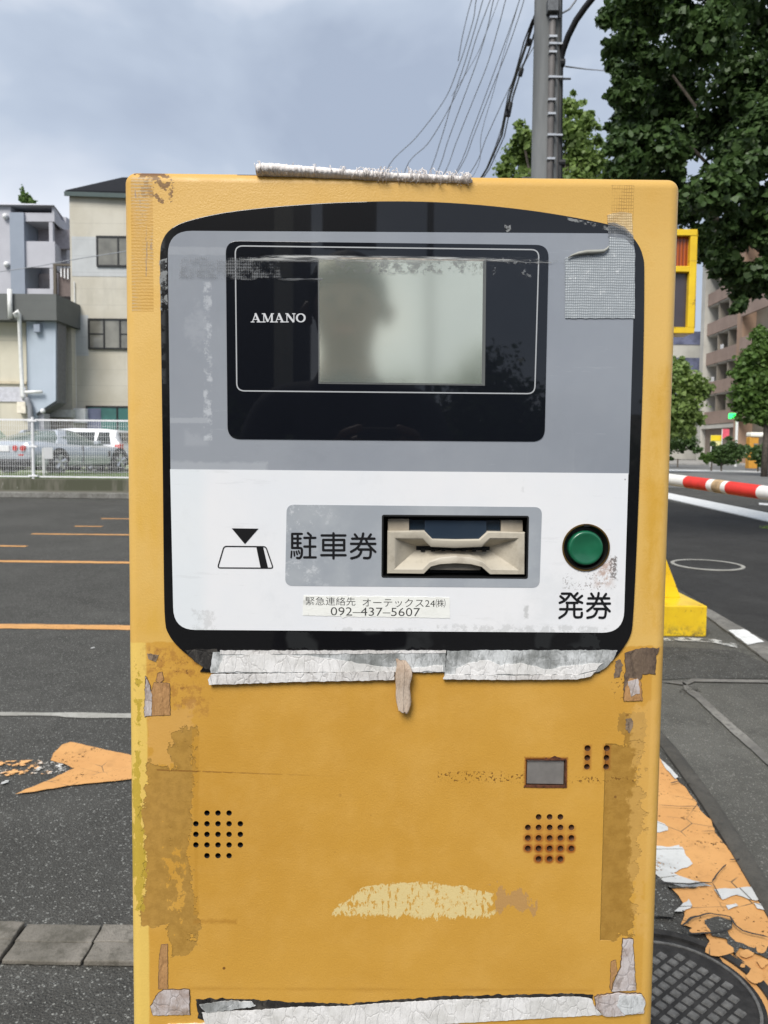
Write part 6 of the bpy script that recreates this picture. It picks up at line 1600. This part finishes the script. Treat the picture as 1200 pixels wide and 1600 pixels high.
# crown of the big tree: small overlapping clumps along its outline, larger ones inside
edge = [(965, 20, 30), (985, 60, 34), (960, 80, 22), (975, 118, 26), (990, 150, 34), (958, 150, 14), (976, 190, 28), (968, 225, 26), (985, 255, 30), (1000, 285, 40), (960, 262, 18), (985, 215, 40), (1040, 300, 40), (1075, 330, 36),
        (1090, 370, 26), (1105, 390, 28), (1130, 410, 30), (1150, 430, 30), (1160, 455, 22), (1155, 478, 13), (1175, 440, 28), (1190, 425, 34), (1205, 440, 30), (1000, 10, 40), (1010, 100, 45), (1030, 180, 50), (1040, 240, 50), (1050, 20, 50), (1060, 130, 55), (1100, 60, 60), (1110, 200, 60),
        (1120, 300, 60), (1150, 360, 50), (1160, 120, 70), (1170, 240, 70), (1200, 330, 60), (1210, 40, 70), (1225, 180, 70), (1000, -50, 60), (1090, -60, 80), (1190, -60, 80), (1280, 100, 90), (1300, 260, 90), (1290, 380, 70), (1380, 180, 100), (1400, 330, 90), (1350, -40, 100), (1120, -180, 120), (1280, -200, 130), (1450, 0, 120), (1480, 220, 110), (1500, -150, 120)]
rr_ = np.random.default_rng(5)
cl = cl_px([(a, b, c_, rr_.uniform(-.6, 1.0) * (1 if c_ < 45 else 1.5)) for a, b, c_ in edge], YT, 1.0)
tb = Vector((at(1390, 700, YT + .6).x, YT + .6, 0)); fk = Vector((tb.x - .1, tb.y, 3.0))
limbs = [[fk + Vector((0, 0, -.4)), fk.lerp(c_[0], .4) + Vector((0, .5, .2)), fk.lerp(c_[0], .8)] for c_ in cl[::16]]
tree('large dense dark green ginkgo tree filling the upper right corner', tb, [tb, tb + Vector((-.05, 0, 1.6)), fk, fk + Vector((-.1, 0, 2.5)), fk + Vector((0, 0, 4))], limbs, cl, 125000, .066, M_leafD, 11, shell=.25, tr=.24, name='ginkgo_tree')
# light tree behind the pole
YT2 = 20
cl = cl_px([(a, b, c_, d) for a, b, c_, d in [(790, 262, 20, 0), (805, 240, 22, .3), (818, 215, 18, 0), (825, 250, 30, .5), (812, 195, 10, 0), (845, 215, 26, 0), (870, 180, 26, .3), (892, 168, 20, 0), (885, 205, 34, 0), (905, 230, 32, 0), (915, 195, 22, 0), (875, 250, 40, .4), (930, 255, 28, 0), (900, 280, 40, 0), (850, 300, 50, 0), (800, 290, 30, 0), (945, 290, 30, 0), (890, 350, 60, 0), (840, 380, 60, 0), (960, 340, 50, 0)]], YT2, 1.0)
tb = Vector((cl[44][0].x, YT2, 0)); fk = Vector((tb.x, tb.y, 4.5))
tree('light green tree behind the utility pole', tb, [tb, tb + Vector((.1, 0, 2.5)), fk, fk + Vector((.1, 0, 3))], [[fk, fk.lerp(c_[0], .6), c_[0]] for c_ in cl[::4]], cl, 20000, .105, M_leafL, 12, 'street trees on the right', shell=.05, tr=.16)
# low street trees right of the machine
cl = cl_px([(1040, 600, 40, 0), (1062, 585, 24, 0), (1080, 600, 26, 0), (1095, 612, 14, 0), (1070, 630, 34, 0), (1085, 650, 16, 0), (1055, 665, 34, 0), (1030, 640, 50, 0), (1062, 568, 12, 0), (1000, 600, 50, 0)], 40, 1.0)
tb = Vector((cl[28][0].x, 40, 0)); fk = Vector((tb.x, 40, 2.2))
tree('light green street tree touching the right edge of the machine', tb, [tb, fk, fk + Vector((0, 0, 2))], [[fk, c_[0]] for c_ in cl[::4]], cl, 17000, .18, M_leafL, 13, 'street trees on the right', shell=.05, tr=.15)
cl = cl_px([(1195, 545, 30, 0), (1175, 560, 24, 0), (1160, 585, 20, 0), (1180, 590, 36, 0), (1165, 615, 28, 0), (1155, 630, 14, 0), (1200, 620, 44, 0), (1185, 645, 30, 0), (1215, 575, 44, 0), (1195, 527, 18, 0), (1240, 610, 50, 0), (1210, 655, 26, 0)], 36, 1.0)
tb = Vector((at(1196, 700, 36).x, 36, 0)); fk = Vector((tb.x, 36, 2.6))
tree('mid green street tree with a visible trunk at the right edge, before the apartment block', tb, [tb, fk, fk + Vector((0, 0, 2))], [[fk, c_[0]] for c_ in cl[::4]], cl, 19000, .16, M_leafM, 14, 'street trees on the right', shell=.05, tr=.17)
for k_, (L_, lab_) in enumerate((([(1128, 706, 18, 0), (1142, 698, 14, 0), (1150, 708, 18, 0), (1138, 714, 16, 0)], 'rounded dark green bush by the far road, left of the yellow booth'),
                       ([(1112, 713, 9, 0), (1104, 716, 8, 0), (1120, 717, 9, 0)], 'low loose bush at the foot of the apartment building door'),
                       ([(1185, 712, 16, 0), (1200, 708, 20, 0), (1215, 714, 18, 0)], 'dark bush at the foot of the right hand street tree'),
                       ([(1060, 690, 22, 4), (1078, 690, 16, 4), (1040, 694, 22, 4), (1090, 702, 8, 3)], 'dark hedge mass under the light street tree beside the machine'))):
    Yb = 44 if k_ < 3 else 48
    cl = cl_px(L_, Yb, 1.0); b_ = Vector((cl[0][0].x, cl[0][0].y, .12))
    o = empty('bush', b_, 0, lab_, 'bush', 'bushes along the far pavement'); leaf_obj('foliage', leaves(5500, cl, .13, 30 + k_, shell=.15), M_leafD if k_ in (0, 2, 3) else M_leafM, o, b_)
    m = MB(); m.tube([(0, 0, -.1), (0, 0, .5)], .05, 6); m.build('stem', M_bark, o)

# --- apartment building across the road
M_apw = wallmat('apartment_pale_wall', h((196, 193, 184)), h((182, 179, 170)), None, .25)
M_apb = wallmat('apartment_brown_tile', h((158, 138, 126)), h((146, 127, 116)), (1.2, .4), .15)
M_apo = wallmat('apartment_orange_tile', h((170, 142, 122)), h((158, 132, 112)), (1.2, .4), .15)
M_apg = wallmat('apartment_inner_wall', h((150, 142, 130)), h((136, 128, 116)), None, .2)
M_apbase = wallmat('apartment_base', h((140, 128, 118)), h((128, 116, 106)), (1.4, .5), .2)
# facade line from far-left F0 (px 1098, 75 m) to near-right F1 (px 1165, 68 m)
F0 = at(1098, 690, 78); F1 = at(1166, 690, 67.5)
fd = Vector((F1.x - F0.x, F1.y - F0.y, 0)); FL = fd.length; fd.normalize(); fn = Vector((-fd.y, fd.x, 0))
if fn.x < 0: fn = -fn        # points into the building (right/away)
ap = empty('apartment_building', (F0.x, F0.y, .12), atan2(fd.y, fd.x), 'multi storey apartment block with brown balconies and a pale end tower across the road', 'building')
into = 1 if Vector((-fd.y, fd.x, 0)).dot(fn) > 0 else -1       # sign of local +y
def ab(m, x0, x1, y0, y1, z0, z1): 
    ya, yb = sorted((y0 * into, y1 * into)); m.box(x0, x1, ya, yb, z0, z1)
zf = [3.9 + 3.05 * k for k in range(6)]          # floor levels
m = MB(); ab(m, 0, FL, 1.3, 10, 0, zf[5] + 3.0); m.build('inner_wall', M_apg, ap)
for k, z_ in enumerate(zf[:6]):
    m = MB(); ab(m, .1, FL, 0, .15, z_ - .1, z_ + 1.15); m.build('balcony', M_apb, ap)
    m = MB(); ab(m, .1, FL, .16, 1.29, z_ - .22, z_ - .02); m.build('balcony_slab', M_apw, ap)
    for j in range(4):
        x0 = 1.2 + j * (FL - 2) / 4; m = MB(); ab(m, x0, x0 + 1.7, 1.22, 1.29, z_ + .1, z_ + 2.1); w_ = m.build('window', M_wframe, ap)
        m = MB(); ab(m, x0 + .1, x0 + .8, 1.17, 1.21, z_ + .15, z_ + 2.02); ab(m, x0 + .9, x0 + 1.6, 1.17, 1.21, z_ + .15, z_ + 2.02); m.build('pane', M_glassD if (j + k) % 2 else M_glassP, w_)
        if (j * 3 + k) % 4 == 1:
            m = MB(); ab(m, x0 - .5, x0 + .2, .35, .40, z_ + .95, z_ + 1.7); m.build('laundry', M_whitemetal, ap)
m = MB()
for j in (1, 2, 3): ab(m, j * FL / 4 - .1, j * FL / 4 + .1, .16, 1.29, zf[0] - .2, zf[5] + 2.8)
m.build('party_wall', M_apg, ap)
m = MB(); ab(m, -.9, .09, -.3, 10, 0, zf[5] + 3.4); m.build('end_tower', M_apw, ap)
m = MB(); ab(m, -5.5, -.91, 1.5, 10, 0, zf[4] + 2.0); m.build('rear_wing', M_apw, ap)
for k, z_ in enumerate(zf[:5]):
    m = MB(); ab(m, -5.2, -1.3, 1.38, 1.49, z_ + .5, z_ + 1.9); w_ = m.build('window', M_wframe, ap)
m = MB(); ab(m, 0, FL + .1, -.25, 1.2, zf[0] - .6, zf[0] - .25); m.build('canopy', M_apw, ap)
m = MB(); ab(m, .1, FL, .2, 1.25, 0, zf[0] - .62); m.build('ground_floor_wall', M_apbase, ap)
m = MB(); ab(m, 2.0, 3.0, .12, .19, 0, 2.6); m.build('door', M_dark, ap)
m = MB(); ab(m, FL + .0, FL + 1.1, -1.2, 10, 0, zf[5] + 3.2); m.build('orange_pier', M_apo, ap)
for k, z_ in enumerate(zf):
    m = MB(); ab(m, FL + 1.11, FL + 9, -1.4, -1.2, z_ - .1, z_ + 1.1); m.build('balcony', M_apb, ap)
m = MB(); ab(m, FL + 1.11, FL + 9, 0, 10, 0, zf[5] + 3.1); m.build('right_wing_wall', M_apg, ap)
m = MB(); ab(m, -1.0, FL + 9.2, -1.4, 10.2, zf[5] + 3.42, zf[5] + 3.9); m.build('roof', M_apw, ap)
# low far wing at the left of the tower
xx0 = at(960, 690, 86).x; fb = empty('far_building', (xx0, 86, .12), 0, 'pale building with dark window strips far behind the warning light', 'building')
m = MB(); m.box(0, at(1096, 690, 86).x - xx0, 0, 8, 0, at(1080, 528, 86).z); m.build('wall', M_apw, fb)
m = MB()
for k in range(4): z_ = 4.2 + k * 3.0; m.box(.8, at(1092, 690, 86).x - xx0, -.06, -.003, z_, z_ + 1.5)
m.build('window_strip', M_glassP, fb)
# things standing behind the ticket machine, seen only from a step to the side
fpx = at(603, 600, 78); fpo = empty('utility_pole', (fpx.x, 78, 0), 0, 'distant utility pole where the overhead wires end, hidden behind the ticket machine', 'utility pole')
m = MB(); m.tube([(0, 0, 0), (0, 0, 15.6)], [.2, .13], 12); m.build('pole', M_pole, fpo, smooth=True)
m = MB(); m.box(-.9, .9, -.06, .06, 14.6, 14.75); m.box(-.8, .8, -.06, .06, 13.8, 13.95); m.build('crossarm', M_steel, fpo)
db = empty('distant_building', (2, 82, 0), 0, 'grey distant apartment block hidden behind the ticket machine', 'building')
m = MB(); m.box(0, 22, 0, 10, 0, 13); m.build('wall', M_apw, db)
for k in range(4):
    for j in range(6): m = MB(); m.box(1.2 + j * 3.5, 3.2 + j * 3.5, -.06, -.003, 1.2 + k * 3, 2.8 + k * 3); m.build('window', M_glassP, db)
m = MB(); m.box(-.3, 22.3, -.3, 10.3, 13.003, 13.5); m.build('roof', M_apg, db)
cl = [(Vector((x_, 98 + 3 * sin(x_), 3.6 + 1.2 * sin(x_ * .9))), (3.2, 2.5, 3.8 + 1.1 * sin(x_ * 1.7)), 1) for x_ in np.linspace(-36, 34, 26)]
o = leaf_obj('distant_wood', leaves(26000, cl, .55, 77, shell=.2), M_leafM); tag(o, 'distant belt of green trees beyond the car park, behind the ticket machine', 'trees', kind='stuff')
for k_, (px_, Yb, lab_) in enumerate(((150, 60, 'far dark tree mass behind the left buildings'), (700, 75, 'far dark trees hidden behind the ticket machine'))):
    pass

# --- street things by the far road
sgn = empty('walk_signal', (at(1150, 700, 52).x, 52, .12), 0, 'grey signal post with a small lit green sign by the far pavement', 'signal')
m = MB(); m.tube([(0, 0, 0), (0, 0, at(1150, 634, 52).z - .12)], .09, 10); m.build('pole', M_pipe, sgn)
g = Mt('green_led', (.02, .5, .08), .5); g.emit((.02, 1.0, .12), 1.3)
a_ = at(1139, 650, 52); b_ = at(1151, 650, 52); m = MB(); m.box(a_.x - sgn.location.x, b_.x - sgn.location.x - .12, -.15, .1, a_.z - .12 - .18, a_.z - .12 + .18); m.build('lit_panel', g.m, sgn, bevel=.04)
bs = empty('banner_sign', (at(1133, 690, 50).x, 50, .12), 0, 'small pink red banner on a stand before the apartment building', 'sign')
m = MB(); z_ = at(1133, 680, 50).z; m.box(-.2, .25, -.02, .02, z_ - .35, z_ + .30); m.build('banner', flat('banner_pink', h((214, 88, 104)), .6, var=.2, vs_=4), bs)
m = MB(); m.tube([(-.22, 0, 0), (-.22, 0, z_ + .3)], .03, 6); m.build('stand', M_pipe, bs)
ys = empty('notice_board', (at(1124, 690, 50).x, 50.4, .12), 0, 'yellow and white notice board before the apartment building', 'sign')
m = MB(); a_ = at(1116, 680, 50.4); b_ = at(1133, 700, 50.4); m.box(-.42, .36, -.03, .03, b_.z, a_.z - .12); m.build('board', flat('board_yellowwhite', h((226, 222, 160)), .6, var=.1), ys)
m = MB(); m.box(-.42, .36, -.05, -.031, a_.z - .5, a_.z - .13); m.build('header', flat('board_yellow', h((232, 206, 40)), .6, var=.05), ys)
m = MB(); m.box(-.4, -.35, -.02, .02, 0, b_.z); m.box(.3, .35, -.02, .02, 0, b_.z); m.build('legs', M_pipe, ys)
yb_ = empty('yellow_booth', (at(1176, 700, 47).x, 47, .12), 0, 'orange yellow payment machine under a white topped light at the right edge', 'payment machine')
m = MB(); a_ = at(1168, 690, 47); b_ = at(1182, 690, 47); zz = at(1175, 683, 47).z - .12; m.box(-.32, .25, -.25, .25, 0, zz); m.build('cabinet', flat('booth_yellow', h((196, 140, 50)), .5, var=.1), yb_, bevel=.03)
m = MB(); m.box(-.05, .2, -.27, -.251, zz * .45, zz * .8); m.build('panel', M_ventplate, yb_)
g = Mt('light_top', h((240, 238, 224)), .5); m = MB(); m.box(-.3, .75, -.35, .35, zz + .02, zz + .30); m.build('hood', g.m, yb_, bevel=.08)
# guard posts by the far road
for px_ in (1200, 1240): 
    o = empty('road_post', (at(px_, 700, 46).x, 46, .12), 0, 'slim grey post near the far road at the right edge', 'post', 'slim posts by the far road'); m = MB(); m.tube([(0, 0, 0), (0, 0, .8)], .05, 8); m.build('post', M_pipe, o)
# ================================================================== BEHIND THE CAMERA (seen in the glossy panel)
YR = -14.0
rb = empty('roadside_building', (.1, YR, 0), 0, 'building with dark open bays behind the viewer, mirrored in the glossy panel', 'building')
m = MB()
def rx(px, tot=15.2): return (px - 600) / FPX * tot - .1
m.box(-12, rx(470), -.5, 0, 0, .4); m.box(-12, rx(470), -5, -.51, 8.01, 8.3)
for k in range(5): m.box(rx(470) - .35 - k * 2.4, rx(470) - k * 2.4, -.35, 0, .41, 8)
m.build('wall', M_cream, rb)
m = MB(); m.box(-12, rx(470) - .01, -4.7, -.6, 0.41, 7.9); m.build('dark_interior', M_dark, rb)
py_ = empty('added_pylon', (rx(568), -14, 0), 0, 'made-up dark pylon added behind the viewer, mirrored as a dark block in the panel', 'pylon')  # unseen dark pylon, added to darken part of the panel's reflection
m = MB(); m.box(-.56, .52, -.2, .2, 5.3, 8.6); m.build('slab', M_trim, py_, bevel=.02); m = MB(); m.box(-.3, -.12, -.1, .1, .25, 5.29); m.build('pole', M_trim, py_)
m = MB(); m.box(-.7, .66, -.4, .4, 0, .25); m.build('base', M_kerblight, py_, bevel=.02)
lw = MB(); lw.box(rx(610) + .02, 11, -14.2, -14.0, 0, 2.0); o = lw.build('added_low_wall', M_cream); tag(o, 'cream wall added behind the viewer, kept low so the display mirrors sky', 'wall')  # added wall, kept low so open sky brightens the mirrored display
hd = empty('hedge', (0, -9.2, 0), 0, 'dark clipped hedge row behind the viewer, mirrored low in the display', 'hedge')
cl = [(Vector((x_, -9.2, .9 + .35 * sin(x_ * 1.3))), (.9, .6, 1.0 + .3 * sin(x_ * 2.1)), 1) for x_ in np.linspace(-5, 7, 14)] + [(Vector((1.6, -9.2, 1.9)), (.7, .5, .75), 1), (Vector((2.6, -9.2, 1.5)), (.8, .5, .7), 1)]
leaf_obj('foliage', leaves(42000, cl, .075, 51, shell=.2), M_leafD, hd, hd.location)
m = MB()
for x_ in np.linspace(-5, 7, 14): m.tube([(x_, 0, 0), (x_, 0, .8)], .05, 6)
m.build('stems', M_bark, hd)
m = MB(); m.tube([(rx(697, 10.6), -9.9, 0), (rx(697, 10.6), -9.9, 5.2)], .05, 8); o = m.build('thin_pole', M_steel); tag(o, 'thin dark pole behind the viewer, mirrored in the display', 'pole')

# the photographer, mirrored as a dark shape
M_cloth = flat('dark_jacket', (.02, .022, .03), .85, var=.2, vs_=12)
M_trous = flat('dark_trousers', (.025, .025, .032), .9, var=.2, vs_=12)
M_skin = flat('skin', (.16, .095, .065), .5, var=.08, vs_=20)
M_hair = flat('black_hair', (.012, .010, .009), .6, var=.2, vs_=60)
pr_ = empty('person', (-.07, -.47, 0), 0, 'person in dark clothes holding up a phone, mirrored darkly in the display', 'person')
J = {}; V = []; Ed = []; Rd = []
def jn(nm, p, r, par=None):
    J[nm] = len(V); V.append(p); Rd.append(r)
    if par: Ed.append((J[par], J[nm]))
jn('pelvis', (0, 0, .92), .145); jn('waist', (0, 0, 1.05), .130, 'pelvis'); jn('chest', (0, .01, 1.24), .150, 'waist'); jn('uchest', (0, 0, 1.37), .12, 'chest'); jn('neck', (0, .01, 1.45), .058, 'uchest')
jn('neck2', (0, .02, 1.50), .056, 'neck'); jn('jaw', (0, .045, 1.535), .066, 'neck2'); jn('face', (0, .04, 1.59), .080, 'jaw'); jn('crown', (0, .025, 1.645), .080, 'face')
for s_, n_ in ((1, 'r'), (-1, 'l')):
    jn('sh' + n_, (s_ * .17, 0, 1.385), .062, 'uchest'); jn('el' + n_, (s_ * .22, .10, 1.13), .046, 'sh' + n_)
    jn('wr' + n_, (s_ * .085 + .07, .36, 1.245), .028, 'el' + n_); jn('pa' + n_, (s_ * .062 + .07, .405, 1.275), .026, 'wr' + n_)
    for f in range(4):
        b_ = (s_ * .060 + .07, .425, 1.262 + f * .019)
        jn('f%d%s' % (f, n_), b_, .0095, 'pa' + n_); jn('g%d%s' % (f, n_), (s_ * .046 + .07, .444 + .002 * f, b_[2] + .004), .0085, 'f%d%s' % (f, n_)); jn('h%d%s' % (f, n_), (s_ * .026 + .07, .446, b_[2] + .006 + .002 * f), .0075, 'g%d%s' % (f, n_))
    jn('t1' + n_, (s_ * .048 + .07, .400, 1.298), .011, 'pa' + n_); jn('t2' + n_, (s_ * .030 + .07, .412, 1.315), .009, 't1' + n_)
    jn('hip' + n_, (s_ * .09, 0, .86), .10, 'pelvis'); jn('kn' + n_, (s_ * .11, .02, .48), .062, 'hip' + n_); jn('an' + n_, (s_ * .12, -.01, .10), .042, 'kn' + n_); jn('to' + n_, (s_ * .13, .13, .045), .04, 'an' + n_)
me_ = bpy.data.meshes.new('body'); me_.from_pydata(V, Ed, []); bo = link(bpy.data.objects.new('body', me_), pr_)
for mt_ in (M_skin, M_cloth, M_trous): me_.materials.append(mt_)
sk = bo.modifiers.new('skin', 'SKIN'); sv_ = me_.skin_vertices[0].data
for i, r_ in enumerate(Rd): sv_[i].radius = (r_, r_ * (.72 if i in (J['pelvis'], J['waist'], J['chest'], J['uchest']) else 1))
sv_[0].use_root = True
sb = bo.modifiers.new('sub', 'SUBSURF'); sb.levels = sb.render_levels = 2
bpy.context.view_layer.update()
m2 = bpy.data.meshes.new_from_object(bo.evaluated_get(bpy.context.evaluated_depsgraph_get())); bo.modifiers.clear(); bo.data = m2
m2.materials.clear(); [m2.materials.append(q) for q in (M_skin, M_cloth, M_trous)]
for p_ in m2.polygons:
    c_ = p_.center; p_.use_smooth = True
    p_.material_index = 0 if (c_.z > 1.455 or c_.y > .335) else (1 if c_.z > .95 else 2)
m = MB()
for i in range(9):
    pass
bm = bmesh.new(); bmesh.ops.create_uvsphere(bm, u_segments=24, v_segments=16, radius=1)
for v in bm.verts:
    v.co = Vector((v.co.x * .088, v.co.y * .100 + .012, v.co.z * .095 + 1.63)) 
bmesh.ops.delete(bm, geom=[v for v in bm.verts if v.co.y > .045 and v.co.z < 1.665 or v.co.z < 1.56], context='VERTS')
me_ = bpy.data.meshes.new('hair'); bm.to_mesh(me_); bm.free(); me_.materials.append(M_hair); o = link(bpy.data.objects.new('hair', me_), pr_)
sd2 = o.modifiers.new('s', 'SOLIDIFY'); sd2.thickness = .012
m = MB(); m.tube([(0, .115, 1.60), (0, .138, 1.572), (0, .118, 1.562)], [.010, .014, .010], 8); m.build('nose', M_skin, pr_, smooth=True)
for s_ in (1, -1):
    m = MB(); m.tube([(s_ * .030, .108, 1.604), (s_ * .030, .116, 1.604)], [.011, .007], 10); m.build('eye', M_hair, pr_)
    m = MB(); m.tube([(s_ * .082, .02, 1.61), (s_ * .092, .012, 1.595), (s_ * .084, .02, 1.565)], [.010, .014, .008], 8); m.build('ear', M_skin, pr_, smooth=True)
m = MB(); m.tube([(-.022, .112, 1.542), (0, .118, 1.540), (.022, .112, 1.542)], [.004, .006, .004], 6); m.build('mouth', flat('lips', (.4, .16, .13), .5, var=0), pr_, smooth=True)
ph = bpy.data.objects.new('phone', None)
m = MB(); m.box(-.036, .036, -.026, -.018, 1.18, 1.33); o = m.build('phone', M_trim, None, bevel=.003); tag(o, 'dark phone held up by the person mirrored in the display', 'phone');
